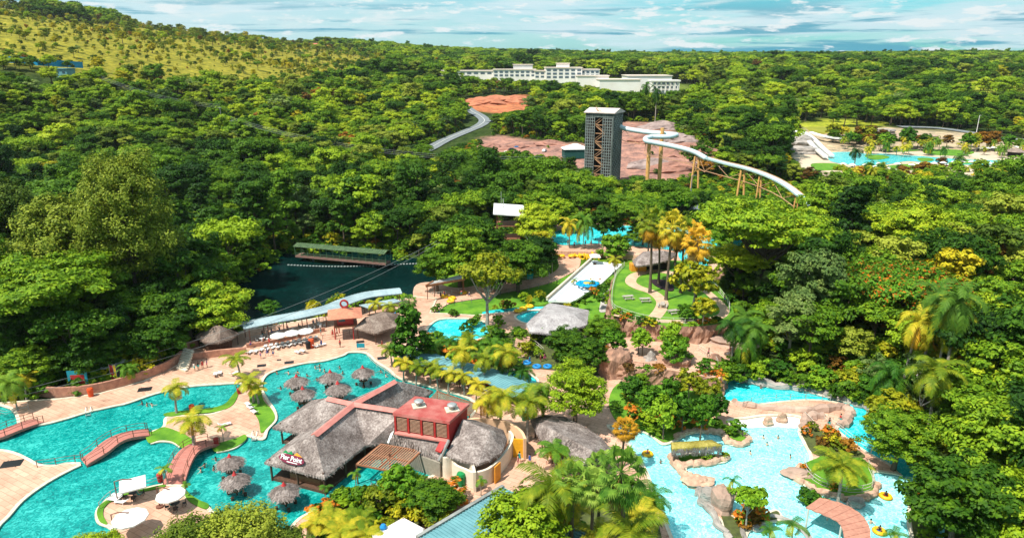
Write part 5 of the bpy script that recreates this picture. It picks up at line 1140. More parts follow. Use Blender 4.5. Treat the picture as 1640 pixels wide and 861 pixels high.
# tent and vehicles on the red earth
p = T(921, 252); tn = empty('tent', p, 'white roofed tent with dark green sides left of the slide tower', 'tent', rz=.1)
mb = MB(); mb.box((0, 0, 2.4), (13, 9, 4.8)); mb.build('side_sheet', mat('dark_green_sheet', (.01, .08, .07), .8), tn)
mb = MB(); q = [(-7.2, -5, 4.8), (7.2, -5, 4.8), (7.2, 5, 4.8), (-7.2, 5, 4.8)]; mb.add(q + [(-1, 0, 7.4), (1, 0, 7.4)], [(0, 1, 5, 4), (1, 2, 5), (2, 3, 4, 5), (3, 0, 4), (0, 3, 2, 1)]); mb.build('roof', WHITE, tn)
def car(loc, rz, paint, label, group='vehicles parked on the red earth'):
    r = empty('parked_car', loc, label, 'car', group, rz); prof = [(-2.2, .35), (-2.2, .85), (-1.7, 1.0), (-1.2, 1.5), (.5, 1.52), (1.1, 1.0), (2.1, .85), (2.2, .35)]
    mb = MB(); n = len(prof); mb.add([(x, -.85 if z < 1.2 else -.68, z) for x, z in prof] + [(x, .85 if z < 1.2 else .68, z) for x, z in prof], [tuple(range(n)), tuple(range(n, 2 * n))[::-1]] + [(i, (i + 1) % n, n + (i + 1) % n, n + i) for i in range(n)]); mb.build('body', paint, r)
    mb = MB(); mb.box((-.35, 0, 1.25), (1.9, 1.62, .36)); mb.build('windows', GLASS, r)
    for x in (-1.4, 1.4):
        for y in (-.84, .84): mb = MB(); mb.tube([(x, y - .1, .33), (x, y + .1, .33)], .33, 12); mb.build('wheel', BLACK, r)
    return r
car(T(820, 241), .4, BLACK, 'black car parked on the red earth below the road'); car(T(828, 238), .2, BLUEP, 'blue car parked beside the black one on the red earth'); car(T(872, 243), 1.2, WHITE, 'white van like car near the white tent'); car(T(812, 246), .2, WHITE, 'white car parked nearest the wood edge on the red earth')
# ------------------------------------------------------------ far hotel and resort
hw = mat('hotel_white', (0.84, 0.80, 0.77), 0.85, (0.76, 0.70, 0.65), .06); hr = mat('hotel_roof', (0.72, 0.62, 0.52), .8, (.62, .5, .42), .05); hs = mat('hotel_window', (.10, .14, .18), .5)  # last one is the dark blue-grey of the hotel windows
hd = 745.0; hb = D(900, 138, hd); hb.z = D(900, 131, hd).z
hotel = empty('hotel', hb, 'wide white hotel complex with flat roofs and rows of windows on the wooded ridge', 'hotel')
def hblock(x0, x1, ytop, ybot, dd, depth, nm='wing', win=0, roofc=True):
    A = D(x0, ybot, dd) - hb; B = D(x1, ybot, dd) - hb; zt = D(x0, ytop, dd).z - hb.z; zb_ = min(A.z, B.z) - 9
    mb = MB(); mb.box(((A.x + B.x) / 2, A.y + depth / 2, (zt + zb_) / 2), (B.x - A.x, depth, zt - zb_)); o = mb.build(nm, hw, hotel)
    if roofc: mb = MB(); mb.box(((A.x + B.x) / 2, A.y + depth / 2, zt + .35), (B.x - A.x + 1.5, depth + 1.5, .7)); mb.build('roof_slab', hr, o)
    if win:
        rows = 3 if zt - A.z > 9 else (2 if zt - A.z > 6 else 1); ww = (B.x - A.x) / win
        for r_ in range(rows):
            for i in range(win):
                mb = MB(); mb.box((A.x + ww * (i + .5), A.y + .05, zt - 2.2 - r_ * 3.6), (ww * .62, .5, 2.0)); mb.build('window', hs, o)
    return o
hblock(703, 800, 114, 121, hd + 20, 30, win=9); hblock(790, 858, 112, 124, hd + 10, 26, win=8); hblock(822, 853, 104, 112, hd + 40, 16); hblock(856, 890, 114, 126, hd, 22, win=4); hblock(874, 932, 109, 128, hd - 8, 34, win=6); hblock(892, 912, 102, 110, hd + 14, 14)
hblock(930, 960, 112, 122, hd + 4, 30, win=4); hblock(925, 975, 122, 130, hd - 30, 20); hblock(960, 1025, 128, 141, hd - 50, 26, win=0); hblock(1005, 1076, 122, 130, hd - 20, 40); hblock(1044, 1088, 130, 141, hd - 60, 16, win=6)
mb = MB()
for i in range(7): p = D(1046 + i * 6.6, 136, hd - 76) - hb; mb.box((p.x, p.y, p.z - 2), (1.0, 1.0, 11))
mb.build('columns', hw, hotel)
mb = MB(); A = D(1042, 129.5, hd - 78) - hb; B = D(1090, 129.5, hd - 78) - hb; mb.box(((A.x + B.x) / 2, A.y + 6, A.z), (B.x - A.x, 14, 1.4)); mb.build('portico_roof', hw, hotel)
for i, (x, y, c) in enumerate([(1068, 150, 0), (1078, 153, 1), (1090, 149, 1), (1100, 152, 0), (1110, 148, 1), (1084, 158, 1), (1120, 151, 0), (1075, 160, 0), (1060, 156, 0)]):
    p = T(x, y); car((p.x, p.y, p.z + .3), i * .8, BLUEP if c else WHITE, ('blue' if c else 'white') + ' car parked in the hotel car park, %s' % ['leftmost near the portico', 'behind two white ones', 'in the middle row', 'right of the middle row', 'towards the palms', 'lowest in the lot', 'rightmost under the trees', 'lowest and left', 'beside the portico columns'][i], 'cars in the hotel car park')
for i, (x0, y0, w, h_) in enumerate([(255, 92, 0, 0)]): pass
def house(x, y, w, h_, dep_, wallm, roofm, label, name='house', rz=0.0, flat_=False):
    p = T(x, y); r = empty(name, p, label, 'house', rz=rz); mb = MB(); mb.box((0, 0, h_ / 2 - 1), (w, dep_, h_ + 2)); mb.build('walls', wallm, r); mb = MB()
    a, b = w / 2 + .6, dep_ / 2 + .6; q = [(-a, -b, h_), (a, -b, h_), (a, b, h_), (-a, b, h_)]
    if flat_: mb.box((0, 0, h_ + .2), (2 * a, 2 * b, .4))
    else: mb.add(q + [(-a * .7, 0, h_ + w * .14 + 1), (a * .7, 0, h_ + w * .14 + 1)], [(0, 1, 5, 4), (1, 2, 5), (2, 3, 4, 5), (3, 0, 4), (0, 3, 2, 1)])
    mb.build('roof', roofm, r)
    for i in range(3): mb = MB(); mb.box((-w / 2 + w * (i + .5) / 3, -dep_ / 2 - .03, h_ * .55), (w * .14, .12, h_ * .35)); mb.build('window', GLASS, r)
    return r
TILE = mat('roof_tile', (.62, .16, .12), .8, (.45, .12, .09), .5)
house(508, 78, 26, 6, 12, WHITE, TILE, 'far house with a red tiled roof on the left ridge')
house(523, 79, 16, 5, 9, CREAM, TILE, 'smaller far house beside the red roofed one on the ridge')
house(100, 122, 12, 4.5, 9, TEALM, TEALM, 'small teal shed below the blue fence on the hillside', 'shed', flat_=True)
# blue fence on the hillside
fp = [T(x, y) for x, y in [(-30, 101), (0, 103), (30, 104), (62, 108), (100, 110), (134, 112)]]; O_ = base_of(fp); O_.z = fp[2].z; fn = empty('blue_fence', O_, 'long bright blue sheet fence across the left hillside', 'fence')
BLF = mat('blue_sheet', (.01, .26, .48), .6, (.01, .2, .38), .1)
for a, b in zip(fp[:-1], fp[1:]): mb = MB(); a2, b2 = a - O_, b - O_; mb.beam(a2 + Vector((0, 0, 3.2)), b2 + Vector((0, 0, 3.2)), .2, 4.2); mb.build('panel', BLF, fn)
# resort rocks, slides and umbrellas
def rock(loc, sx, sy, sz, label, m, seed, name='artificial_rock', group=None, cat='rock'):
    rng = np.random.default_rng(seed); import bmesh
    bm = bmesh.new(); bmesh.ops.create_icosphere(bm, subdivisions=3, radius=1)
    ph = rng.uniform(0, 6, 6)
    for v in bm.verts:
        c = v.co; k = 1 + .16 * math.sin(c.x * 3 + ph[0]) * math.cos(c.y * 4 + ph[1]) + .12 * math.sin(c.z * 7 + ph[2]) + .07 * math.sin(c.x * 9 + ph[3]) * math.sin(c.y * 8 + ph[4]); v.co = Vector((c.x * sx * k, c.y * sy * k, c.z * sz * k))
    me = bpy.data.meshes.new(name); bm.to_mesh(me); bm.free(); me.materials.append(m); o = bpy.data.objects.new(name, me); o.location = loc; link(o); return tag(o, label, cat, group)
RG = mat('grey_rock', (.42, .37, .33), .9, (.20, .18, .16), .3, .3, 1.0, stretch=(1, 1, 3)); RP = mat('pink_rock', (.50, .35, .27), .9, (.28, .18, .14), .15, .3, .6)
for i, (pts) in enumerate([[(1480, 241), (1520, 239), (1560, 243), (1540, 249), (1490, 247)], [(1300, 262), (1340, 262), (1350, 270), (1310, 272)], [(1420, 266), (1470, 262), (1500, 266), (1460, 272)], [(1560, 268), (1620, 268), (1640, 274), (1580, 276)], [(1385, 249), (1410, 248), (1425, 252), (1400, 256)], [(1470, 253), (1490, 253), (1495, 257), (1475, 258)], [(1530, 257), (1550, 256), (1556, 261), (1538, 262)]]): fr(pts, rz + .22, GRASS, 'lawn', 'planted green patch among the palms of the far resort', .2)
for i, (x, y, a, b, c, m, l) in enumerate([(1283, 232, 9, 7, 4.5, RG, 'dark layered artificial rock left of the resort slides'), (1288, 246, 10, 6, 3.5, RG, 'broad grey artificial rock below the layered one'), (1400, 213, 13, 8, 2.6, RG, 'flat grey artificial rock on the resort terrace'), (1395, 222, 22, 9, 2.2, RP, 'pinkish artificial rock hill behind the resort pool'), (1440, 222, 26, 9, 2.4, RP, 'long pinkish rock slope behind the resort pool'), (1355, 222, 15, 9, 2.4, RP, 'pinkish rock mound beside the white slides'), (1590, 306, 7, 5, 4, RG, 'grey boulder hidden in the trees below the resort')]):
    p = T(x, y) if y > 240 or i < 3 else T(x, y); rock((p.x, p.y, p.z + .8), a, b, c, l, m, 200 + i)
rs_ = empty('white_slides', T(1320, 238), 'white water slides running down beside the artificial rocks of the far resort', 'water slide')
for k_, (pts) in enumerate([[(1272, 212), (1290, 224), (1306, 240), (1322, 254)], [(1284, 212), (1302, 224), (1318, 240), (1332, 252)], [(1298, 214), (1318, 220), (1345, 224), (1370, 226)]]):
    L = catmull([T(x, y, 2.5) for x, y in pts], 5, False); mb = MB(); 
    for i in range(len(L) - 1): mb.beam(L[i] - rs_.location + Vector((0, 0, .8)), L[i + 1] - rs_.location + Vector((0, 0, .8)), 2.6, .9)
    mb.build('slide_lane', WHITE, rs_)
UMB = {}
def far_umbrella(p, m, label, group): 
    if 'far' not in UMB:
        r = empty('beach_umbrella', p, label, 'umbrella', group); mb = MB(); mb.lathe([(.05, 0), (.05, 2.2)], 6); mb.build('pole', STEEL, r); mb = MB(); mb.lathe([(1.7, 2.1), (.9, 2.5), (.05, 2.8)], 8); mb.build('canopy', m, r); UMB['far'] = r
    return place(UMB['far'], p, label=label, group=group)
for i in range(26):
    x = 1350 + i * 12 + random.uniform(-4, 4); p = G(x, (272 if x < 1480 else 268) + random.uniform(-4, 4), rz); far_umbrella(p, FABRIC, 'white umbrella among the loungers below the far resort pool', 'white umbrellas of the far resort')
for i in range(10):
    p = G(1545 + i * 9, 243 + random.uniform(-2, 2), rz); far_umbrella(p, FABRIC, 'white umbrella on the far side of the resort pool', 'white umbrellas beyond the resort pool')
def shade(x, y, w, z0, label, m): 
    p = G(x, y, z0); r = empty('thatched_hut', p, label, 'hut'); mb = MB(); mb.lathe([(w, 2.6), (w * .5, 3.6), (.1, 4.8)], 10); mb.build('roof', m, r); mb = MB(); mb.lathe([(w * .6, 0), (w * .6, 2.6)], 10); mb.build('walls', DARK, r)
shade(1625, 250, 6, rz, 'round dark thatched hut at the right end of the resort pool', THB)
# pyramid roofed hut and playground behind the upper pool
p = T(1112, 362); r = empty('pyramid_roof_hut', p, 'hut with a steep slate grey pyramid roof in the trees below the slide', 'hut'); mb = MB(); mb.box((0, 0, 1.6), (7, 7, 3.4)); mb.build('walls', WOOD, r)
mb = MB(); q = [(-5, -5, 3.2), (5, -5, 3.2), (5, 5, 3.2), (-5, 5, 3.2), (0.5, 0, 7.2)]; mb.add(q, [(0, 1, 4), (1, 2, 4), (2, 3, 4), (3, 0, 4), (0, 3, 2, 1)]); mb.build('roof', mat('slate', (.20, .23, .26), .8, (.12, .14, .16), .8), r)
p = G(1134, 362, FZ_); r = empty('play_frame', p, 'small orange and white play frame behind the upper pool', 'play frame'); mb = MB()
for x in (-2.2, 2.2): mb.tube([(x, 0, 0), (x, 0, 3.4)], .14, 6); mb.tube([(x, 1.5, 0), (x, 1.5, 3.4)], .14, 6)
mb.beam((-2.2, 0, 3.4), (2.2, 0, 3.4), .2); mb.build('posts', mat('play_orange', (.75, .2, .03), .5), r); mb = MB(); mb.beam((-1.6, .6, 2.6), (-.4, -2.4, .3), .9, .15); mb.beam((1.4, .6, 2.6), (.6, -2.4, .3), .9, .15); mb.build('white_slides', WHITE, r)
# poles and power lines
def pole(x, y, h_, label, arms=True, m=STEEL):
    p = T(x, y); r = empty('power_pole' if arms else 'light_pole', p, label, 'pole'); mb = MB(); mb.tube([(0, 0, 0), (0, 0, h_)], [.22, .14], 7); mb.build('post', m, r)
    mb = MB(); mb.beam((-1.2, 0, h_ - .5), (1.2, 0, h_ - .5), .14) if arms else mb.beam((0, 0, h_ - .1), (1.4, 0, h_), .12); mb.build('cross_arm', m, r); return p + Vector((0, 0, h_ - .4))
pa = pole(357, 212, 15, 'grey power pole in the left forest, right one of two'); pb = pole(376, 236, 15, 'grey power pole in the left forest nearer the lake'); pc = pole(679, 140, 13, 'grey power pole on the slope left of the hotel'); pole(811, 137, 12, 'grey power pole in front of the hotel left wing'); pole(885, 150, 12, 'grey power pole below the hotel')
pole(1563, 216, 13, 'tall pale light pole beside the far road', False, WHITE); pole(1608, 196, 11, 'white light pole right of the tall pale one by the road', False, WHITE); pole(1103, 352, 15, 'thin dark light pole beneath the tube slide', False, GREYW)
def cable(a, b, sag, label, r=.05, name='power_line'):
    a, b = Vector(a), Vector(b); P = [a.lerp(b, i / 16) - Vector((0, 0, sag * 4 * (i / 16) * (1 - i / 16))) for i in range(17)]; mb = MB(); mb.tube([p - a for p in P], r, 4); o = mb.build(name, mat('cable', (.25, .26, .26), .5), loc=a); return tag(o, label, 'cable')
pe = T(170, 170) + Vector((0, 0, 16)); pf = T(905, 300) + Vector((0, 0, 12))
for i, dz_ in enumerate((0, .9, 1.8)): cable(pe + Vector((0, 0, dz_)), pa + Vector((0, 0, dz_)), 3, 'power cable on the left hillside, %s strand' % ['lowest', 'middle', 'top'][i], .07); cable(pb + Vector((0, 0, dz_)), pf + Vector((0, 0, dz_)), 7, 'power cable over the forest towards the tower, %s strand' % ['lowest', 'middle', 'top'][i], .07)
# zip lines
zt = Vector(O6) + Vector((3, -2, 8.5)); cable(zt, G(882, 448, 2.5), .5, 'zip line from the launch tower down to the white slide', .04, 'zip_line'); cable(zt + Vector((.8, 0, 0)), G(886, 446, 2.6), .5, 'second zip line beside the first one from the launch tower', .04, 'zip_line')
cable(G(-10, 635, 3), G(700, 386, 14), 3, 'zip line across the dark lake from the retaining wall', .04, 'zip_line'); cable(G(-10, 642, 3), G(705, 388, 14), 4, 'lower zip line across the dark lake', .04, 'zip_line')

# ------------------------------------------------------------ white slide lane with wave toy
sl_pts = [T(x, y, .5) for x, y in [(878, 486), (918, 488), (963, 455), (996, 424), (948, 419)]]; O_ = base_of(sl_pts); O_.z = 0
ws = empty('white_slide_lane', O_, 'wide white water slide lane running down to the grey pavilion', 'water slide'); Q = [p - O_ for p in sl_pts]
zl, zh = 1.4, 3.6
for p, z in zip(Q, (zl, zl, 2.4, zh, zh)): p.z = z
mb = MB(); mb.slab(Q, .5); mb.build('lane', mat('lane_white', (.85, .86, .84), .35, (.78, .80, .79), .5), ws)
mb = MB(); mb.beam(Q[0] + Vector((-.3, 0, .3)), Q[4] + Vector((-.3, 0, .3)), .5, .9); mb.build('side_wall', COPE, ws)
mb = MB(); A, B = Q[0] + Vector((1.0, 0, .05)), Q[4] + Vector((1.0, 0, .05)); mb.beam(A, B, 1.5, .06); mb.build('grey_strip', mat('lane_grey', (.5, .54, .56), .5), ws)
fl_ = Vector(G(941, 455, 3.0)) ; fw_ = empty('flower_float', fl_, 'blue flower shaped float with an orange middle on the white lane', 'float'); mb = MB()
for i in range(8): a = i * math.pi / 4; mb.torus((2.0 * math.cos(a), 1.6 * math.sin(a), .15), .62, .3, 12, 6)
mb.build('petals', mat('bright_blue', (.0, .36, .72), .4), fw_); mb = MB(); mb.lathe([(1.0, 0), (1.05, .35), (.5, .5), (.1, .52)], 14); mb.build('middle', mat('toy_orange', (.8, .45, .05), .5), fw_)

# ------------------------------------------------------------ umbrellas, loungers, tables
def mushroom(seed=4):
    r = empty('thatched_umbrella', (0, 0, 0)); rng = random.Random(seed); n = 14; ring = [(1.75 * math.cos(2 * math.pi * i / n) * rng.uniform(.95, 1.05), 1.75 * math.sin(2 * math.pi * i / n) * rng.uniform(.95, 1.05), 2.0 + rng.uniform(-.05, .05)) for i in range(n)]; ap = (0, 0, 3.15)
    mb = MB(); mb.add(ring + [ap] + [(a * .9, b * .9, c - .2) for a, b, c in ring], [(i, (i + 1) % n, n) for i in range(n)] + [(i, n + 1 + i, n + 1 + (i + 1) % n, (i + 1) % n) for i in range(n)] + [tuple(range(n + 1, 2 * n + 1))])
    straw_on(mb, [[ap, ring[i], ring[(i + 1) % n]] for i in range(n)], 38, rng, .5, .05, .12); fringe(mb, ring + [ring[0]], rng, 14, .4); mb.build('thatch_roof', TH, r, fix=False)
    mb = MB(); mb.lathe([(.3, 3.0), (.2, 3.2), (.05, 3.5)], 10); mb.build('red_cap', mat('red_cap', (.55, .05, .05), .6), r)
    mb = MB(); mb.tube([(0, 0, -.9), (0, 0, 3.0)], .11, 8); mb.build('pole', WOOD, r)
    mb = MB(); mb.lathe([(.75, .82), (.78, .86), (.75, .9)], 16); mb.build('table', WOODM, r)
    for i in range(4): a = i * math.pi / 2 + .4; mb = MB(); mb.lathe([(.2, -.6), (.2, .35), (.24, .42)], 8, (1.15 * math.cos(a), 1.15 * math.sin(a), 0)); mb.build('stool', WOOD, r)
    return r
MU = mushroom()
for i, (x, y, s, lb) in enumerate([(475, 607, 1.08, 'leftmost of the group behind the restaurant'), (529, 600, 1.1, 'farthest of the group behind the restaurant'), (581, 593, 1.08, 'standing alone near the pool steps'), (485, 627, 1.08, 'nearest the restaurant roof'), (541, 619, 1.15, 'right of the group near the ridge'), (368, 736, 1.02, 'beside the red footbridge'), (376, 765, 1.02, 'between two others near the islet'), (455, 782, 1.05, 'nearest the camera in front of the restaurant')]):
    p = G(x, y, 2.6 * s); place(MU, (p.x, p.y, WZ), i * .7, s, 'thatched umbrella with red cap in the water, ' + lb, 'thatched umbrellas standing in the pool')
def parasol(square, label, group, cx, cy, rz=0, s=1.0, closed=False, z0=DECKZ):
    p = G(cx, cy, z0 + 2.4); r = empty('parasol', (p.x, p.y, z0), label, 'parasol', group, rz); n = 4 if square else 10; off = math.pi / 4 if square else 0; R0 = (2.15 if square else 1.75) * s
    mb = MB()
    if closed: mb.lathe([(.75, .5), (.6, 1.3), (.35, 2.2), (.08, 3.1)], 10); mb.build('folded_canopy', mat('beige_canvas', (.58, .48, .36), .9, (.42, .33, .24), 2, stretch=(4, 4, .5)), r)
    else:
        ring = [(R0 * math.cos(off + 2 * math.pi * i / n), R0 * math.sin(off + 2 * math.pi * i / n), 2.3) for i in range(n)]; mb.add(ring + [(0, 0, 2.95)] + [(a, b, 2.12) for a, b, c in ring], [(i, (i + 1) % n, n) for i in range(n)] + [(i, n + 1 + i, n + 1 + (i + 1) % n, (i + 1) % n) for i in range(n)])
        mb.build('canopy', FABRIC, r)
    mb = MB()
    if square is None or closed or z0 != DECKZ or s < .95: mb.tube([(0, 0, 0), (0, 0, 2.9)], .05, 6)
    else: mb.tube([(-2.0, .6, 0), (-2.0, .6, 2.9), (-1.2, .3, 3.15), (0, 0, 3.0)], .07, 6)
    mb.build('pole', RUSTY, r); mb = MB(); c = (-2.0, .6, 0) if (not closed and s >= .95 and z0 == DECKZ) else (0, 0, 0); mb.lathe([(.45, 0), (.45, .18), (.1, .25)], 12, c); mb.build('base', RUSTY, r); return r
parasol(True, 'square white cantilever parasol over a table on the islet', 'parasols on the islet', 212, 773, .5)
parasol(False, 'round white parasol on the islet beside the end of the red footbridge', 'parasols on the islet', 273, 790)
parasol(False, 'white cantilever parasol nearest the camera on the islet', 'parasols on the islet', 208, 827, .4, 1.15)
for i, (x, y) in enumerate([(445, 536), (467, 532), (489, 529)]): parasol(False, 'round white parasol on the upper deck, %s of three' % ['leftmost', 'middle', 'rightmost'][i], 'white parasols on the upper deck', x, y, s=.9, z0=DECKZ)
parasol(False, 'closed beige parasol on the shore in front of the restaurant', 'closed parasol', 588, 795, closed=True)
parasol(True, 'small white parasol at the top of the white slide', 'slide top parasol', 953, 409, s=.9, z0=3.4)
def lounger():
    r = empty('sun_lounger', (0, 0, 0)); mb = MB(); mb.box((0, .3, .34), (.62, 1.3, .07)); mb.build('seat', WHITE, r); mb = MB(); mb.beam((0, -.35, .36), (0, -.95, .78), .62, .06); mb.build('backrest', WHITE, r)
    for x in (-.26, .26):
        for y in (-.3, .85): mb = MB(); mb.box((x, y, .16), (.06, .06, .32)); mb.build('leg', WHITE, r)
    return tag(r, cat='sun lounger')
LO = lounger(); k = 0
for grp, lab, pts in (('loungers by the retaining wall', 'white sun lounger on the paving by the curved retaining wall', [(345, 602, .3), (352, 600, .3), (375, 600, -.4)]), ('loungers on the point', 'white sun lounger on the paved point between the pools', [(402, 655, .8), (408, 662, .8), (398, 650, .7), (314, 690, 1.2), (360, 682, -.9)]),
                      ('loungers on the upper deck', 'white sun lounger in a row below the white parasols', [(425 + i * 9, 557 - i * 1.6, .2) for i in range(10)]), ('loungers behind the pool', 'white sun lounger on the paving near the red bin', [(478, 566, .9), (486, 564, .9), (508, 556, -.8), (515, 554, -.8)]),
                      ('loungers on the islet', 'white sun lounger beside the square parasol', [(185, 802, 1.4), (196, 806, 1.4), (190, 796, 1.4)]), ('loungers by the river', 'white sun lounger near the oval thatched pavilion', [(835, 660, .5), (842, 663, .5)])):
    for x, y, a in pts: place(LO, G(x, y, DECKZ), a, 1.0, lab, grp)
def table_set(m, label, group, x, y, z0=DECKZ, rz=0):
    p = at(x, y, z0); r = empty('table_set', p, label, 'table', group, rz); mb = MB(); mb.lathe([(.55, .70), (.58, .74), (.05, .74)], 14); mb.build('tabletop', m, r); mb = MB(); mb.lathe([(.3, 0), (.05, .1), (.05, .7)], 8); mb.build('pedestal', m, r)
    for i in range(4):
        a = i * math.pi / 2 + .4; c = Vector((1.0 * math.cos(a), 1.0 * math.sin(a), 0)); ch_ = MB(); ch_.box(c + Vector((0, 0, .43)), (.44, .44, .05), a); ch_.box(c * 1.2 + Vector((0, 0, .7)), (.05, .44, .5), a)
        for sx in (-.17, .17):
            for sy in (-.17, .17): ch_.box(c + Vector((sx, sy, .21)), (.04, .04, .42))
        ch_.build('chair', m, r)
    return r
table_set(BLACK, 'dark table with four chairs under the square parasol', None, 215, 795); table_set(BLACK, 'dark table with chairs beside the round parasol', None, 282, 812)
for i, x in enumerate((420, 445, 470, 495, 512)): table_set(WHITE, 'white table set under the curved grey roof', 'table sets under the curved grey roof', x, 546 - i * 5.5)
for i, (x, y) in enumerate(((700, 606), (725, 612), (750, 620), (775, 628))): table_set(WHITE, 'white table set in the shade of the teal walkway roof', 'table sets under the teal roof', x, y)
table_set(BLACK, 'dark table set behind the kitchen house under palms', None, 786, 661); table_set(BLUEP, 'blue table with chairs by the lifeguard cabin', None, 625, 505)
def picnic(x, y, rz, label):
    p = G(x, y, GARZ); r = empty('picnic_table', p, label, 'picnic table', 'picnic tables in the garden', rz); m = mat('weathered_plank', (.48, .44, .38), .8, (.32, .28, .24), 3); mb = MB()
    for i in range(4): mb.box((0, -.36 + i * .24, .78), (2.2, .2, .06))
    mb.build('tabletop', m, r)
    for s in (-1, 1): mb = MB(); mb.box((0, s * .85, .46), (2.2, .3, .06)); mb.build('bench', m, r)
    for s in (-1, 1): mb = MB(); mb.beam((s * .8, -.85, 0), (s * .8, .3, .76), .1); mb.beam((s * .8, .85, 0), (s * .8, -.3, .76), .1); mb.beam((s * .8, -.9, .42), (s * .8, .9, .42), .1); mb.build('trestle', m, r)
    return r
for x, y, a, l in [(1006, 479, .2, 'grey picnic table nearest the left fence of the garden'), (1033, 483, .1, 'grey picnic table in the middle of the lawn left of the path'), (1061, 491, 1.3, 'grey picnic table right of the winding path'), (1079, 502, .3, 'grey picnic table at the lower right of the lawn')]: picnic(x, y, a, l)
# oval dark flowerbed in the garden
fbp = sm([(1043, 449), (1052, 447), (1068, 449), (1078, 456), (1078, 465), (1066, 464), (1050, 457)], GARZ + .15)
tag(sheet('flowerbed', [(*p, GARZ + .2) for p in fbp], FB, t=.25), 'oval dark purple flowerbed on the picnic lawn', kind='structure')
FBP = np.array(fbp)
# ------------------------------------------------------------ railings
def railing(pts3, h_, label, m, cat='railing', name='railing', step=2.0, rails=2, pr=.05, rr=.035, group=None, k=5):
    L = catmull(pts3, k, False) if k else [Vector(p) for p in pts3]; O_ = Vector(L[0]); r = empty(name, O_, label, cat, group); mb = MB()
    for i in range(rails): mb.tube([p - O_ + Vector((0, 0, h_ * (1 - .45 * i))) for p in L], rr, 5)
    mb.build('handrail', m, r); acc = 0.0; pm = None; last = None
    mbp = MB(); mbp.tube([(0, 0, 0), (0, 0, h_ + .05)], pr, 6)
    for i in range(len(L)):
        if i: acc += (L[i] - L[i - 1]).length
        if i == 0 or acc >= step or i == len(L) - 1:
            acc = 0
            if pm is None: o = mbp.build('post', m, r, loc=L[i] - O_); pm = o.data
            else: o = bpy.data.objects.new('post', pm); o.location = L[i] - O_; link(o, r)
    return r
PALEW = mat('pale_rail', (.62, .58, .50), .6)
def arch(pts, w, h_, m, label, rail_label, railm=RUSTY, z0=DECKZ, name='footbridge', rh=1.1):
    L = catmull([G(x, y, z0) for x, y in pts], 6, False); n = len(L); O_ = Vector((L[n // 2].x, L[n // 2].y, 0)); r = empty(name, O_, label, 'footbridge'); mb = MB(); vs = []
    Z = [z0 + .02 + h_ * math.sin(math.pi * i / (n - 1)) for i in range(n)]; ed = ([], [])
    for i, p in enumerate(L):
        d = (L[min(i + 1, n - 1)] - L[max(i - 1, 0)]); d.z = 0; d.normalize(); s = Vector((-d.y, d.x, 0)) * w / 2
        for sg_ in (-1, 1):
            q = p + s * sg_ - O_; vs += [(q.x, q.y, Z[i]), (q.x, q.y, Z[i] - .38)]; ed[0 if sg_ < 0 else 1].append(Vector((q.x, q.y, Z[i] + 0)) + O_ * 1 - s * .12 * sg_)
    fs = []
    for i in range(n - 1): a, b = 4 * i, 4 * i + 4; fs += [(a, a + 2, b + 2, b), (a, b, b + 1, a + 1), (a + 2, a + 3, b + 3, b + 2), (a + 1, b + 1, b + 3, a + 3)]
    mb.add(vs, fs); mb.build('deck', m, r)
    for j, e in enumerate(ed):
        q = railing([p for p in e], rh, None, railm, None, 'railing', 2.2, 2, k=0); q.parent = r; q.location = q.location - O_; 
        for key in ('category', 'label', 'group'):
            if key in q: del q[key]
    return r
arch([(134, 740), (160, 730), (185, 714), (210, 702), (240, 692)], 2.6, 1.0, PINK, 'long pink arched footbridge with dark railings between the left pools', '')
arch([(343, 708), (325, 719), (305, 733), (290, 752), (278, 775)], 2.8, 1.2, PINK, 'short steep red footbridge leading to the parasol islet', '')
arch([(-60, 712), (0, 700), (30, 688), (62, 673)], 2.6, .6, PINK, 'pink footbridge at the left edge of the upper pool', '')
railing([G(x, y, DECKZ) for x, y in [(60, 748), (85, 745), (110, 741), (134, 738)]], 1.1, 'dark railing along the tongue of paving left of the long footbridge', RUSTY)
railing([G(x, y, DECKZ) for x, y in [(160, 815), (178, 797), (205, 786), (240, 778), (262, 770)]], 1.0, 'thin railing round the rim of the parasol islet', STEEL)
railing([G(x, y, DECKZ) for x, y in [(-10, 660), (10, 667), (30, 660), (46, 655)]], 1.0, 'grey railing beside the upper left pool', STEEL)
railing([G(x, y, DECKZ) for x, y in [(588, 572), (600, 585), (620, 598), (634, 608)]], 1.0, 'white railing down the ramp into the pool behind the restaurant', PALEW)
railing([G(x, y, DECKZ) for x, y in [(395, 548), (430, 541), (470, 530), (505, 520), (518, 515)]], 1.0, 'grey railing behind the white parasols on the upper deck', STEEL)
railing([G(x, y, DECKZ) for x, y in [(517, 545), (545, 540), (580, 530)]], 1.0, 'dark railing below the lifeguard cabin', RUSTY)
railing([G(x, y, GARZ) for x, y in [(1000, 426), (988, 440), (982, 460), (980, 480), (982, 494), (1000, 503), (1030, 512), (1070, 517), (1110, 518)]], 1.1, 'white fence round the left and front of the picnic garden', PALEW, 'fence', 'garden_fence', rails=3)
railing([G(x, y, GARZ) for x, y in [(1105, 430), (1125, 445), (1145, 462), (1165, 485), (1168, 500)]], 1.1, 'white fence along the right side of the picnic garden', PALEW, 'fence', 'garden_fence', rails=3)
railing([G(x, y, TERZ) for x, y in [(978, 552), (985, 570), (1010, 586), (1040, 590)]], 1.0, 'dark rope fence at the left rim of the terrace', RUSTY, 'fence', 'terrace_fence')
railing([G(x, y, TERZ) for x, y in [(1118, 560), (1130, 568), (1145, 578), (1150, 590)]], 1.1, 'white wooden railing at the right end of the terrace', PALEW, 'fence', 'terrace_fence', rails=3)
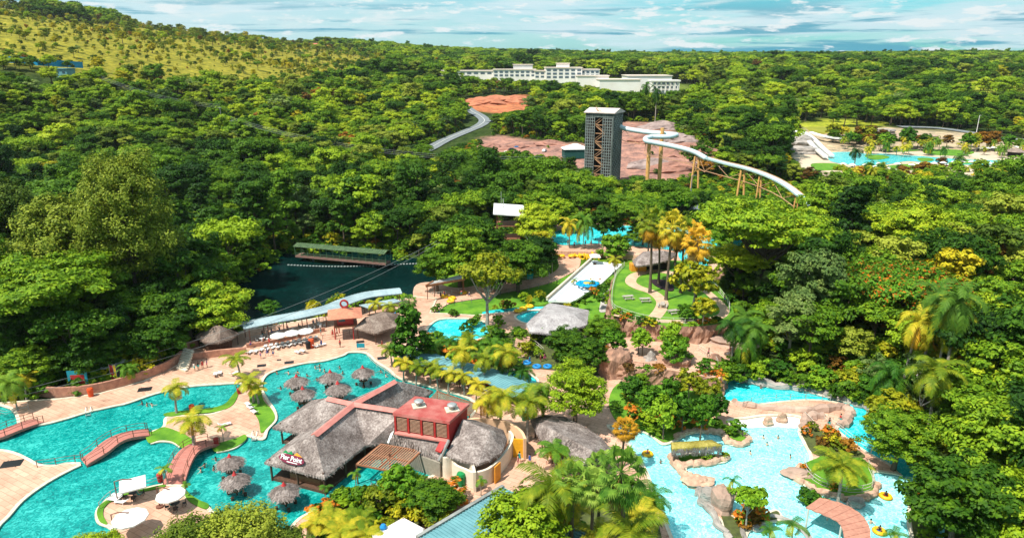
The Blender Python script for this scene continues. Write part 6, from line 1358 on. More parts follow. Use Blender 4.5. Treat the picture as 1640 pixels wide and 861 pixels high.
railing([T(x, y, .2) for x, y in [(715, 492), (740, 486), (780, 480), (815, 470), (855, 462), (893, 451), (922, 436)]], 1.0, 'thin dark fence along the curving walkway above the lawn slope', GREYW, 'fence', 'walkway_fence')
railing([T(x, y, .2) for x, y in [(668, 478), (700, 474), (735, 468)]], 1.0, 'white fence in front of the tin roofed shelter', PALEW, 'fence', 'walkway_fence')
railing([T(x, y, .2) for x, y in [(800, 455), (840, 451), (880, 443)]], 1.0, 'pale double railing at the back of the walkway', PALEW)
railing([G(x, y, DECKZ + .1) for x, y in [(1288, 742), (1292, 758), (1310, 774), (1335, 783), (1368, 789), (1395, 783), (1397, 765), (1390, 748)]], 1.1, 'white fence round the palm island', PALEW, 'fence', 'island_fence', rails=3)
railing([G(x, y, DECKZ) for x, y in [(1288, 668), (1300, 680), (1308, 690)]], 1.0, 'pale railing on the left rim of the curved river footpath', PALEW)
railing([G(x, y, DECKZ + .3) for x, y in [(1320, 672), (1345, 690), (1368, 708), (1395, 724), (1425, 740)]], 1.0, 'pale railing on the right side of the curved river footpath', PALEW)
railing([G(x, y, DECKZ + .3) for x, y in [(1190, 651), (1215, 642), (1250, 640), (1290, 638), (1330, 640)]], 1.0, 'thin grey railing along the rocky footpath by the river', STEEL)
railing([G(x, y, DECKZ) for x, y in [(985, 686), (995, 705), (1010, 722)]], 1.0, 'white railing by the river entry under the tall palms', PALEW)
railing([G(x, y, DECKZ) for x, y in [(560, 803), (562, 795), (595, 783), (603, 780)]], 1.3, 'dark rail gate by the closed parasol', BLACK, k=0)
railing([G(x, y, DECKZ) for x, y in [(845, 545), (860, 556), (870, 565)]], 1.1, 'white steep stair railing under the grey pavilion', PALEW, rails=3)
# retaining wall on the left with steps
WALLM = mat('retaining_stone', (.52, .26, .17), .9, (.34, .16, .11), 1.2, .06)
rw = [G(x, y, DECKZ) for x, y in [(55, 632), (100, 634), (150, 629), (200, 617), (250, 600), (278, 586), (292, 574)]]; L = catmull(rw, 6, False); O_ = Vector(L[0]); mb = MB()
for i in range(len(L) - 1): mb.beam(L[i] - O_ + Vector((0, 0, .75)), L[i + 1] - O_ + (L[i + 1] - L[i]) * .05 + Vector((0, 0, .75)), .45, 1.8)
o = mb.build('retaining_wall', WALLM, loc=O_); tag(o, 'curved reddish stone retaining wall at the edge of the forest', 'wall')
mb = MB(); O_ = G(330, 572, DECKZ)
for a, b in (((308, 576), (352, 570)), ((352, 570), (395, 566)), ((296, 560), (318, 553))): mb.beam(G(*a, DECKZ) - O_ + Vector((0, 0, .6)), G(*b, DECKZ) - O_ + Vector((0, 0, .6)), .5, 1.5)
o = mb.build('retaining_wall', WALLM, loc=O_); tag(o, 'low stone terrace wall below the conical thatched hut', 'wall')
mb = MB(); a, b = G(292, 592, DECKZ), G(305, 570, DECKZ); O_ = a.copy()
for i in range(9): p = a.lerp(b, i / 9) - O_; mb.box((p.x, p.y, .12 + i * .17), (2.6, .6, .34 + .0), -.5)
o = mb.build('stone_steps', COPE, loc=O_); tag(o, 'steps climbing beside the end of the retaining wall', 'steps')
mb = MB(); a, b = G(833, 572, DECKZ), G(838, 552, DECKZ); O_ = a.copy()
for i in range(10): p = a.lerp(b, i / 10) - O_; mb.box((p.x, p.y, .1 + i * .18), (2.8, .7, .36), .1)
o = mb.build('stone_steps', ROCKC, loc=O_); tag(o, 'reddish steps under the grey thatched pavilion', 'steps')
for x0, y0, x1, y1, n_s, l in [(515, 507, 488, 527, 1, '')]: pass
wp = [(395, 556), (430, 551), (470, 542), (505, 533), (520, 530)]; L = catmull([G(x, y, DECKZ) for x, y in wp], 5, False); O_ = Vector(L[0]); mb = MB()
for i in range(len(L) - 1): mb.beam(L[i] - O_ + Vector((0, 0, .35)), L[i + 1] - O_ + (L[i + 1] - L[i]) * .05 + Vector((0, 0, .35)), .5, .9)
tag(mb.build('planter_wall', WALLM, loc=O_), 'long low reddish wall below the white parasols', 'wall')
# rock edgings on the spit, the kiosk island, the palm island and the ledge
def rock_edge(pts, w, label, z=DECKZ, m=ROCKC, seed=1, amp=.25):
    L = catmull([G(x, y, z) for x, y in pts], 5, False); O_ = Vector(L[0]); rng = random.Random(seed); P = [p - O_ + Vector((rng.uniform(-amp, amp), rng.uniform(-amp, amp), rng.uniform(-.05, .2))) for p in L]
    mb = MB(); mb.tube(P, [w * rng.uniform(.75, 1.25) for _ in P], 8); return tag(mb.build('rock_edging', m, loc=O_), label, 'rock edging')
rock_edge([(1078, 732), (1086, 748), (1098, 760), (1112, 767), (1122, 774)], .7, 'rounded pink rock ledge left of the kiosk island'); rock_edge([(1084, 747), (1105, 744), (1135, 741), (1155, 736), (1164, 732)], .55, 'pink rock lip in front of the kiosk planting', seed=2)
rock_edge([(1082, 703), (1096, 695), (1118, 690), (1148, 692), (1160, 700), (1166, 708), (1186, 711), (1201, 704)], .5, 'curved pink rock lip behind the kiosk', seed=3); rock_edge([(1122, 782), (1120, 792), (1134, 815), (1150, 838), (1168, 861), (1180, 885)], .5, 'grey rock kerb along the float channel', m=RG, seed=4)
rock_edge([(1282, 746), (1275, 762), (1288, 774), (1310, 786), (1340, 794), (1372, 799), (1400, 789), (1404, 776)], .45, 'rock rim round the palm island', seed=5); rock_edge([(1290, 690), (1288, 675), (1296, 668), (1320, 668)], .8, 'pale rounded rock at the corner of the wave pool', m=RP, seed=6)
rock_edge([(1176, 645), (1200, 650), (1240, 654), (1280, 658), (1320, 656), (1350, 652), (1360, 660), (1358, 672), (1345, 682)], .8, 'pink rock rim of the footpath above the wave pool', m=RP, seed=7)
rock_edge([(1150, 600), (1190, 606), (1230, 616), (1280, 621), (1320, 628), (1350, 637), (1375, 645), (1410, 660)], 1.0, 'shaded grey rock bank behind the blue river', m=RG, seed=8, amp=.5)
for i, (x, y, a, b, c, l, m) in enumerate([(1230, 678, .8, .6, .9, 'small pink rock standing in the white shallows, left one', ROCKC), (1252, 673, .9, .6, 1.1, 'small pink rock standing in the white shallows, right one', ROCKC), (1118, 773, 2.2, 1.3, .7, 'flat pink rock at the gap of the spit', ROCKC), (1156, 815, 1.3, 1.6, 3.2, 'tall striped rock pillar on the spit', RP), (1142, 806, 1.8, 1.5, 1.8, 'grey rock with a small slide on the spit', RG), (1170, 792, 1.6, 1.0, .8, 'low brown rock beside the small spit palm', ROCKC), (1276, 760, 2.0, 1.2, .8, 'pale pointed rock at the tip of the palm island', RP), (985, 600, 3.0, 2, 4.6, 'tall reddish rock at the foot of the terrace', ROCK), (1040, 598, 1.6, 1.4, 3.6, 'grey pointed rock below the terrace', RG), (1142, 600, 2.4, 1.8, 3.2, 'reddish rock beside the waterfall', ROCK), (1175, 548, 4.5, 3, 1.0, 'flat layered pink rock at the top of the waterfall', RP), (1052, 668, .9, .8, .9, 'small pink boulder between two round bushes', ROCKC), (1370, 806, 1.2, .8, .7, 'small rock below the palm island', RG), (1215, 845, .9, .6, .5, 'low rock at the rim of the small round pool', RG), (1085, 560 + 24, 2.6, 1.6, 1.6, 'pinkish rock on the front rim of the terrace', ROCK)]):
    p = at(x, y, TERZ if 'waterfall' in l and 'flat' in l else (DECKZ if 'foot of' in l or 'below the terrace' in l or 'beside the waterfall' in l else None)); rock((p.x, p.y, p.z + c * .2), a, b, c, l, m, 300 + i)
# waterfall
wf = MB(); A, B = G(1164, 566, TERZ), G(1172, 562, TERZ)
for i in range(14): t = (i + random.random()) / 14; p = A.lerp(B, t); wf.tube([p, p + Vector((.2, -.8, -.6)), Vector((p.x + .3, p.y - 1.3, WZ))], [.12, .1, .16], 5)
tag(wf.build('waterfall', mat('falling_water', (.75, .85, .88), .3)), 'thin white waterfall dropping into the blue river', 'waterfall')
# round pool on the spit
O_ = G(1243, 862, WZ); mb = MB(); mb.torus((0, 0, .25), 3.9, .4, 30, 6); tag(mb.build('round_pool_rim', RG, loc=O_), 'grey rock rim of the small round pool at the lower edge', 'pool rim')
# pink curved shade roof at the lower right
O_ = G(1340, 830, 0); sr = empty('curved_shade_roof', O_, 'curved pinkish plank shade roof at the lower right between the fan plants', 'shade roof'); zc_ = 3.0
inn = [G(x, y, zc_) for x, y in [(1290, 812), (1318, 823), (1342, 835), (1350, 850), (1352, 872), (1350, 895)]]; ou = [G(x, y, zc_) for x, y in [(1313, 796), (1350, 806), (1378, 822), (1392, 842), (1394, 858), (1392, 880)]]
A_ = catmull(inn, 4, False); B_ = catmull(ou, 4, False); mb = MB()
for i in range(len(A_) - 1): a, b, c, d = A_[i] - O_, A_[i + 1] - O_, B_[i + 1] - O_, B_[i] - O_; u = Vector((0, 0, .05 * (i % 2))); mb.slab([a + u, b + u, c + u, d + u], .12)
mb.build('plank_roof', mat('pink_planks', (.50, .24, .17), .8, (.38, .17, .12), 2.5, stretch=(1, 1, 1)), sr)
for q in (A_[1], A_[10], A_[16], B_[2], B_[9], B_[16]): mb = MB(); mb.tube([(0, 0, 0), (0, 0, zc_ - .1)], .12, 6); mb.build('post', PALEW, sr, loc=(q.x - O_.x, q.y - O_.y, 0))
# bins, signs, ladders, drains
def bin_(x, y, m, label, s=1.0, r=.32): p = at(x, y); b = empty('litter_bin', p, label, 'bin'); mb = MB(); mb.lathe([(r * .85 * s, 0), (r * s, .8 * s)], 12); mb.build('bin_body', m, b); mb = MB(); mb.lathe([(r * 1.08 * s, .8 * s), (r * .9 * s, .98 * s), (.1, 1.05 * s)], 12); mb.build('lid', m, b)
ORR = mat('orange_red_plastic', (.72, .09, .02), .45)
for x, y, m, l, s in [(146, 634, ORR, 'orange red bin in front of the retaining wall', 1.5), (257, 770, RED, 'red bin at the foot of the red footbridge', 1.2), (347, 712, RED, 'red bin at the top of the red footbridge', 1.2), (308, 659, ORR, 'orange red bin on the grass strip by the palms', 1.3), (739, 776, GREENP, 'green bin in front of the cream wall', 1.9), (840, 672, mat('dull_green', (.02, .2, .1), .5), 'dark green cooler under the palms behind the kitchen house', 1.6), (499, 556, ORR, 'orange red bin near the loungers', 1.8), (494, 558, BLACK, 'black bin left of the orange red one', 1.6), (383, 630, RED, 'small red bin at the pool point', 1.0)]: bin_(x, y, m, l, s)
def board(x, y, w, h_, m, label, z=None, rz=0, post=1.0, face=None):
    p = at(x, y, z); b = empty('sign_board', p, label, 'sign', rz=rz); mb = MB(); mb.box((0, 0, post + h_ / 2), (w, .08, h_)); mb.build('panel', m, b); mb = MB()
    for s in (-1, 1): mb.tube([(s * w * .42, .07, 0), (s * w * .42, .07, post + h_ * .9)], .05, 6)
    mb.build('posts', STEEL, b)
    if face: mb = MB(); mb.box((0, -.06, post + h_ * .55), (w * .7, .04, h_ * .5)); mb.build('printed_picture', face, b)
    return b
SB = mat('sign_blue', (.02, .30, .38), .5)
board(129, 628, 3.2, 3.8, SB, 'large blue printed sign board on the grass above the retaining wall', None, .1, 0.3, RED); board(843, 672, 1.7, 2.4, mat('sign_green', (.03, .35, .25), .5), 'green map board near the oval pavilion', DECKZ, -.2, .3, WHITE); board(849, 448, 1.6, 3.0, mat('sail_teal', (.0, .45, .42), .5), 'tall turquoise banner on the walkway', None, 0, .2); board(578, 560, 1.6, .9, SB, 'small blue notice board by the pool steps', DECKZ, 0, .5); board(669, 828, .9, .9, WHITE, 'small white notice above the orange house', DECKZ, 0, 2.5)
board(775, 764, 2.6, .9, WHITE, 'white and blue wall panel on the kitchen house wall', DECKZ, .5, 2.2, SB)
def flag(x, y, m, label): p = at(x, y); f = empty('flag_banner', p, label, 'flag', 'feather flags'); mb = MB(); mb.tube([(0, 0, 0), (0, 0, 4.0)], .04, 5); mb.build('pole', STEEL, f); mb = MB(); mb.slab([(0.02, 0, 3.9), (.55, .1, 3.6), (.6, .15, 1.3), (.02, 0, 1.0)], .02); mb.v = [(a, b + .02 * math.sin(c * 4), c) for a, b, c in mb.v]; mb.build('cloth', m, f)
flag(180, 616, RED, 'red feather flag above the retaining wall'); flag(186, 616, mat('flag_yellow', (.8, .5, .02), .6), 'yellow feather flag above the retaining wall'); flag(190, 616, BLACK, 'black feather flag above the retaining wall')
p = at(178, 602); mb = MB(); mb.slab([(-2.2, -1.6, 2.2), (2.2, -1.6, 2.2), (2.2, 1.6, 2.6), (-2.2, 1.6, 2.6)], .08); o = mb.build('canopy', mat('dull_canvas', (.45, .45, .4), .9)); o.location = p; tag(o, 'grey canopy among the trees above the retaining wall', 'canopy')
def ladder(x, y, rz, label): p = G(x, y, DECKZ); l_ = empty('pool_ladder', p, label, 'ladder', rz=rz); mb = MB(); [mb.tube([(s * .35, .6, 0), (s * .35, .5, .9), (s * .35, 0, 1.0), (s * .35, -.5, .5), (s * .35, -.7, -1)], .05, 6) for s in (-1, 1)]; mb.build('rails', STEEL, l_); mb = MB(); [mb.box((0, -.62 - .05 * i, -.0 - .3 * i), (.7, .25, .06)) for i in range(3)]; mb.build('treads', STEEL, l_)
ladder(143, 661, .25, 'metal pool ladder on the upper edge of the left pool'); ladder(409, 700, 0, 'metal pool ladder by the grass point'); ladder(600, 783, 3.0, 'metal pool ladder near the closed parasol')
for i, (x, y, w) in enumerate([(19, 742, 2.6), (232, 623, 2.2), (419, 585, 1.6), (463, 580, 1.7), (612, 573, 1.8), (577, 547, 1.6), (447, 576, .8)]):
    p = G(x, y, DECKZ + .004); mb = MB(); mb.box((0, 0, .012), (w, w * .7, .02), .3)
    for k_ in range(6): mb.box((-w * .4 + k_ * w * .16, 0, .03), (.05, w * .66, .02), .0)
    o = mb.build('drain_grate', BLACK, loc=p); tag(o, 'dark square drain grate in the paving, ' + ['on the left paved tongue', 'above the upper pool edge', 'left one of two above the central pool', 'right one of two above the central pool', 'by the pool ramp', 'below the brown shelter', 'the small one above the central pool'][i], 'drain grate', 'drain grates in the paving')
# rubber rings: stacks at the top of the slide, floating ones
def ring(): r = empty('swim_ring', (0, 0, 0)); mb = MB(); mb.torus((0, 0, .18), .45, .2, 20, 8); mb.build('tube', YELLOW, r, smooth=True); mb = MB(); mb.torus((0, 0, .18), .655, .03, 20, 5); mb.build('seam', mat('ring_seam', (.7, .3, .02), .4), r); return tag(r, cat='swim ring')
RI = ring(); rr_ = random.Random(2)
for i in range(30):
    x = 884 + (i % 15) * 5.4 + rr_.uniform(-2, 2); y = 409 + rr_.uniform(-5, 6); p = T(x, y, .2); o = place(RI, (p.x, p.y, p.z + (0.4 if i % 3 == 0 else 0)), 0, 1.5, 'yellow rubber ring stacked by the top of the white slide', 'yellow rings at the slide top'); o.rotation_euler = (rr_.choice((0, 1.45)), rr_.uniform(-.2, .2), rr_.uniform(0, 6))
for i, (x, y) in enumerate([(724, 480), (742, 471), (722, 485), (712, 477), (838, 497), (848, 493), (830, 500), (820, 583), (829, 583)]): place(RI, (lambda p: (p.x, p.y, p.z + .2))(at(x, y)), 0, 1.5, 'yellow rubber ring lying on the walkway' if i < 4 else ('yellow rubber ring by the small pool next to the pavilion' if i < 7 else 'yellow rubber ring on the paving below the steps'), ['yellow rings on the walkway', 'yellow rings by the small pool', 'yellow rings below the steps'][0 if i < 4 else (1 if i < 7 else 2)])
BR_ = []
def ring_b(x, y, label): p = at(x, y); r = empty('swim_ring', (p.x, p.y, p.z), label, 'swim ring', 'blue rings by the steps'); mb = MB(); mb.torus((0, 0, .2), .6, .28, 18, 8); mb.build('tube', BLUEP, r, smooth=True)
for x, y, l in [(844, 582, 'blue rubber ring left of the group below the steps'), (860, 588, 'blue rubber ring in the middle of the group below the steps'), (877, 588, 'blue rubber ring right of the group below the steps')]: ring_b(x, y, l)
# ------------------------------------------------------------ palms
def frond(vs, fs, base, az, el, length, width, droop, nl, rng, curl=0.0):
    """one feather frond: curved rib with leaflet pairs"""
    d = Vector((math.cos(az), math.sin(az), 0)); side = Vector((-math.sin(az), math.cos(az), 0)); P = []
    for i in range(nl + 1):
        t = i / nl; ang = el - droop * t ** 1.3
        P.append((P[-1] + (d * math.cos(ang) + Vector((0, 0, math.sin(ang)))) * (length / nl)) if P else Vector(base))
    for i in range(nl):
        a, b = P[i], P[i + 1]; r = (b - a).normalized(); n = side.cross(r).normalized(); k = len(vs); w = .035
        vs += [a - side * w, a + side * w, b + side * w, b - side * w]; fs.append((k, k + 1, k + 2, k + 3))
        t = (i + .5) / nl; L = width * (math.sin(math.pi * (0.12 + 0.83 * t)) ** .6) * rng.uniform(.85, 1.1)
        for sg in (-1, 1):
            for j in (0, 1, 2, 3):
                p = a.lerp(b, j / 4.0); dirv = (side * sg * .86 + r * .5 - n * 0.0 + Vector((0, 0, -.12 - .25 * rng.random()))).normalized(); q = p + dirv * L; hw = r * length / nl * .125; k = len(vs)
                m_ = p.lerp(q, .55) + Vector((0, 0, .06 * L)); vs += [p - hw * .6, p + hw * .6, m_ + hw, m_ - hw, q]; fs += [(k, k + 1, k + 2, k + 3), (k + 3, k + 2, k + 4)]
def palm_meshes(key, kind, h, seed, n, L, wd, droop=1.7, mats=None, tr=.16, lean=.5, up=1.25, low=-.5):
    rng = random.Random(seed); t = MB(); lx, ly = lean * rng.uniform(-1, 1), lean * rng.uniform(-1, 1)
    pts = [(lx * s ** 2, ly * s ** 2, h * s - (.4 if s == 0 else 0)) for s in (0, .04, .25, .5, .75, 1.0)]; t.tube(pts, [tr * 1.9, tr * 1.35, tr, tr * .9, tr * .85, tr * .8], 8)
    vs = []; fs = []; mi = []; top = Vector((lx, ly, h))
    if kind == 'feather':
        for i in range(n):
            el = up - (up - low) * (i / (n - 1)) ** .85; k = len(fs); frond(vs, fs, top, i * 2.399 + rng.uniform(-.2, .2), el, L * rng.uniform(.85, 1.1), wd, droop * rng.uniform(.8, 1.15), 9, rng); dead = i / n; mi += [(0 if dead < .45 else 1 if dead < .86 else 2)] * (len(fs) - k)
    else:
        for i in range(n):
            el = up - (up - low) * (i / (n - 1)) ** .8; az = i * 2.399 + rng.uniform(-.25, .25); d = Vector((math.cos(az) * math.cos(el), math.sin(az) * math.cos(el), math.sin(el))); c = top + d * L * rng.uniform(.85, 1.1) - Vector((0, 0, .12 * L)); side = Vector((-math.sin(az), math.cos(az), 0)); nn = side.cross(d).normalized(); k = len(vs); k0 = len(fs)
            vs += [top - side * .04, top + side * .04, c + side * .04, c - side * .04]; fs.append((k, k + 1, k + 2, k + 3)); m_ = 17
            for j in range(m_):
                a = -1.9 + 3.8 * (j + .5) / m_; r_ = wd * (1.1 - .2 * abs(a) / 1.9) * rng.uniform(.9, 1.1); dd = (d * math.cos(a) + side * math.sin(a)); q = c + dd * r_ + Vector((0, 0, -.42 * r_ * rng.uniform(.6, 1.3))) ; pm = c + dd * r_ * .6 - nn * .0; s2 = (side * math.cos(a) - d * math.sin(a)) * wd * .075; k = len(vs)
                vs += [c, pm - s2, q, pm + s2]; fs.append((k, k + 1, k + 2, k + 3))
            mi += [0 if i / n < .62 else 1 if i / n < .85 else 2] * (len(fs) - k0)
    me = bpy.data.meshes.new('fronds'); me.from_pydata([tuple(v) for v in vs], [], fs)
    for m in mats: me.materials.append(m)
    me.polygons.foreach_set('material_index', mi); me.update(); tm = bpy.data.meshes.new('trunk'); tm.from_pydata(t.v, [], t.f); tm.materials.append(BARKP if kind == 'feather' else BARK); tm.update(); PALM[key] = (tm, me, h + L * .1)
PALM = {}
PG, PY, PO = leafmat('frond_green', (.03, .11, .01), (.09, .21, .015), (.20, .32, .03), 1.2), leafmat('frond_yellow', (.12, .19, .01), (.32, .34, .018), (.60, .47, .03), 1.2), leafmat('frond_orange', (.30, .15, .01), (.55, .28, .015), (.72, .42, .03), 1.2)
PF = leafmat('fan_green', (.06, .15, .015), (.16, .29, .03), (.34, .46, .07), 1.2); PD = leafmat('frond_dark', (.015, .06, .008), (.04, .12, .012), (.10, .20, .02), 1.2); PB = leafmat('frond_brown', (.12, .07, .02), (.26, .15, .04), (.4, .26, .07), 1.2)
for i in range(2): palm_meshes('gold%d' % i, 'feather', 5.2, 20 + i, 15, 2.7, .85, 1.9, [PY, PY, PO])
for i in range(2): palm_meshes('coco%d' % i, 'feather', 9.0, 30 + i, 19, 4.2, 1.15, 1.9, [PY, PY, PO], .2, 1.1)
palm_meshes('coco_green', 'feather', 9.0, 33, 18, 4.2, 1.15, 2.0, [PG, PY, PO], .2, 1.1)
for i in range(2): palm_meshes('areca%d' % i, 'feather', 3.0, 36 + i, 22, 2.9, .8, 2.1, [PG, PG, PY], .10, .3, 1.4, .1)
palm_meshes('thin', 'feather', 4.0, 40, 7, 1.7, .5, 2.2, [PG, PY, PY], .08, .2); palm_meshes('dark', 'feather', 9.0, 41, 18, 3.8, 1.1, 2.0, [PD, PD, PG], .2, .8)
for i in range(3): palm_meshes('fan%d' % i, 'fan', 10.5, 50 + i, 38, 1.5, .85, 0, [PF, PG, PB], .2, .5, 1.45, -1.25)
palm_meshes('fan_gold', 'fan', 9.5, 55, 44, 1.6, 1.0, 0, [PY, PO, PB], .22, .4, 1.3, -1.35)
palm_meshes('fan_brown', 'fan', 9.0, 56, 44, 1.6, 1.0, 0, [PO, PB, PB], .22, .4, 1.2, -1.4)
def palm(key, x, y, label, s=1.0, group=None, name='palm_tree', h=None):
    """x, y: where the crown centre is seen"""
    tm, me, hc = PALM[key]; hs = s * (h / PALM[key][2] if h else 1); g = 0.3
    for _ in range(3): p = G(x, y, g + hc * hs); g = GZ(p.x, p.y)
    r = empty(name, (p.x, p.y, g), label, 'palm', group, rz=random.uniform(0, 6.28)); r.scale = (s, s, hs)
    link(bpy.data.objects.new('trunk', tm), r); link(bpy.data.objects.new('fronds', me), r); return r
gp = 'young golden palms by the teal roof'
for i, (x, y) in enumerate([(626, 555), (645, 577), (665, 585), (688, 582), (717, 595), (743, 600), (700, 590), (762, 612)]): palm('gold%d' % (i % 2), x, y, ['golden palm at the top left of the row by the pool ramp', 'golden palm beside the black planter behind the restaurant', 'golden palm third in the row in front of the teal roof', 'golden palm fourth in the row in front of the teal roof', 'golden palm fifth in the row, beyond the red block', 'golden palm sixth in the row, beyond the red block', 'golden palm touching the middle of the teal roof', 'golden palm last in the row before the kitchen house'][i], .9, gp, h=4.3)
for x, y, s, k, h_, l in [(276, 618, 1.05, 'gold0', 4.6, 'golden palm on the grass strip at the upper pool'), (304, 671, 1.35, 'gold1', 3.9, 'large golden palm on the paved point between the pools'), (355, 683, .8, 'thin', 3.0, 'thin young palm right of the large golden palm'), (381, 571, 1.15, 'gold1', 3.6, 'golden palm below the conical thatched hut'), (402, 606, 1.15, 'gold0', 3.8, 'golden palm on the shore strip, upper of two'), (411, 620, .95, 'gold1', 3.2, 'golden palm on the shore strip, lower of two'), (18, 612, 1.2, 'areca0', 4.2, 'green palm at the left edge beside the retaining wall'), (35, 605, .9, 'gold0', 4.6, 'orange tinged palm at the left edge'), (520, 778, .8, 'thin', 2.8, 'thin palm on the shore left of the closed parasol'), (568, 755, .8, 'thin', 4.0, 'tall thin palm rising in front of the restaurant roof'), (770, 768, .85, 'thin', 2.8, 'small palm in front of the cream wall'), (264, 748, 1.0, 'thin', 2.6, 'leaning thin palm on the rim of the islet'), (780, 632, 1.3, 'gold0', 5.0, 'golden palm behind the kitchen house, left of two'), (800, 632, 1.4, 'gold1', 5.2, 'golden palm behind the kitchen house, right of two'), (845, 640, 1.5, 'gold0', 4.6, 'wide golden palm left of the oval pavilion'), (855, 628, 1.2, 'areca1', 5.0, 'green palm beside the wide golden one by the oval pavilion'), (296, 775, .7, 'thin', 2.2, 'small palm by the round parasol')]: palm(k, x, y, l, s, h=h_)
for i, (x, y, s) in enumerate([(740, 560, 1.2), (765, 552, 1.2), (788, 548, 1.25), (808, 560, 1.25), (720, 548, 1.1), (690, 555, 1.0), (775, 572, 1.1), (815, 582, 1.1), (835, 592, 1.0), (750, 540, 1.0), (800, 575, 1.0), (700, 545, .9)]): palm('areca%d' % (i % 2) if i % 3 else 'gold%d' % (i % 2), x, y, 'bushy %s palm in the planting between the teal roof and the small pools' % ('golden' if i % 3 == 0 else 'green'), s, 'bushy %s palms by the small pools' % ('golden' if i % 3 == 0 else 'green'))
palm('dark', 184, 505, 'tall palm standing alone in the dark understory at the left', 1.0, h=9); palm('dark', 108, 518, 'shaded palm left of the tall one in the dark understory', .8, h=9); palm('areca0', 205, 588, 'bluish palm above the retaining wall', .8, h=4)
palm('coco_green', 890, 714, 'green palm in front of the oval thatched pavilion', .78, h=5.2)
for x, y, k, s, h_, l in [(918, 762, 'fan0', 1.15, 10, 'fan palm left of the cluster in the foreground'), (950, 772, 'fan1', 1.05, 10.5, 'fan palm in the middle of the foreground cluster'), (1008, 752, 'fan2', 1.2, 13.5, 'tallest fan palm standing in front of the float channel'), (962, 742, 'fan1', .95, 11, 'fan palm at the back of the foreground cluster'),
                        (876, 776, 'gold0', 1.8, 6, 'broad golden palm left of the foreground fan palms'), (905, 798, 'coco0', .9, 7, 'golden green palm at the foot of the foreground fan palms'), (1042, 826, 'coco1', .9, 7.5, 'orange tinged palm leaning over the float channel'), (1020, 850, 'gold1', 1.7, 6, 'golden palm under the tallest fan palm'), (955, 850, 'coco0', .8, 6, 'golden palm at the bottom right of the blue shed'), (1047, 790, 'coco_green', .8, 8, 'green palm reaching over the float channel')]: palm(k, x, y, l, s, h=h_)
for i, (x, y, k, s, h_) in enumerate([(1048, 352, 'fan_gold', 1.35, 12), (1075, 360, 'fan_gold', 1.35, 12), (1098, 366, 'fan_gold', 1.3, 11), (1060, 372, 'fan_gold', 1.2, 10), (1122, 384, 'fan_brown', 1.35, 11), (1084, 382, 'fan_brown', 1.1, 9), (1040, 368, 'fan_gold', 1.1, 10), (1112, 372, 'fan_brown', 1.2, 11)]): palm(k, x, y, ['golden fan palm at the top left of the cluster by the bar hut', 'golden fan palm at the top middle of the cluster by the bar hut', 'golden fan palm right of the top ones by the bar hut', 'lower golden fan palm in the cluster by the bar hut', 'brownish fan palm at the right end of the cluster', 'brownish fan palm low in the cluster behind the bar hut', 'golden fan palm at the left end of the cluster', 'brownish fan palm behind the right end of the cluster'][i], s, 'fan palms by the bar hut', h=h_)
for i, (x, y, k, s, h_, l) in enumerate([(1466, 508, 'coco1', 1.05, 13, 'coconut palm above the gold one in the right jungle'), (1520, 500, 'coco0', 1.1, 15, 'upright coconut palm in the right jungle'), (1507, 588, 'coco0', 1.18, 11, 'large golden coconut palm in the right jungle'), (1540, 480, 'dark', 1.3, 15, 'shaggy dark palm behind the coconut palms'), (1500, 470, 'dark', 1.2, 14, 'dark palm left of the shaggy one'), (1555, 548, 'coco1', .95, 12, 'coconut palm right of the large golden one'), (1430, 600, 'areca1', 1.4, 6, 'green palm clump beside the bright round bush'), (1352, 742, 'coco0', 1.05, 6.5, 'large golden palm on the fenced island'), (1176, 768, 'thin', 1.0, 5, 'small upright palm on the rocky spit'), (1195, 502, 'dark', 1.1, 9, 'dark palm clump right of the garden, upper'), (1178, 520, 'dark', 1.1, 9, 'dark palm clump right of the garden, left'), (1215, 522, 'dark', 1.1, 9, 'dark palm clump right of the garden, right'), (1200, 535, 'areca0', 1.4, 6, 'low green palm under the dark palm clump'), (999, 682, 'fan_brown', .8, 8, 'shaggy old palm at the river entry'), (920, 448, 'thin', .9, 3.5, 'small palm beside the white slide lane'), (948, 452, 'thin', .9, 3.5, 'second small palm by the flower float'), (885, 392, 'thin', 1.4, 6, 'palm at the left end of the upper pool'), (935, 356, 'areca1', 1.3, 7, 'palm in front of the upper pool'), (913, 355, 'gold0', 1.3, 7, 'golden palm in front of the upper pool'), (986, 415, 'gold1', 1.0, 5, 'golden palm at the top of the white slide'), (655, 480, 'fan1', .9, 8, 'spiky palm behind the tall pandanus'), (600, 485, 'gold0', .9, 4.5, 'golden palm beside the brown shelter, left of two'), (622, 488, 'gold1', .9, 4.5, 'golden palm beside the brown shelter, right of two'),
                        (1235, 845, 'thin', 1.2, 2.4, 'small palm in the round pool at the lower edge'), (1273, 838, 'thin', 1.4, 3.2, 'small plant palm rising from the shallow water'), (1436, 852, 'thin', 1.2, 2.2, 'small palm at the rim of the float channel')]): palm(k, x, y, l, s, h=h_)
rp = random.Random(9)
for i in range(90):
    x = rp.choice((rp.uniform(1385, 1500), rp.uniform(1480, 1650), rp.uniform(1340, 1480))); y = rp.choice((rp.uniform(226, 240), rp.uniform(262, 276))); k = rp.choice(('gold0', 'gold1', 'areca0', 'coco0')); palm(k, x, y, '%s palm %s the far resort pool' % ('golden' if k[0] == 'g' else 'green', 'behind' if y < 250 else 'in front of'), rp.uniform(.8, 1.3) * (.7 if k[0] == 'c' else 1), '%s palms %s the far resort pool' % ('golden' if k[0] == 'g' else 'green', 'behind' if y < 250 else 'in front of'), h=rp.uniform(4.5, 7.5))
palm('dark', 1372, 240, 'tall dark palm standing out in front of the resort pool', 1.4, h=9); palm('dark', 1540, 250, 'tall dark palm in the middle of the resort pool shore', 1.2, h=8.5)
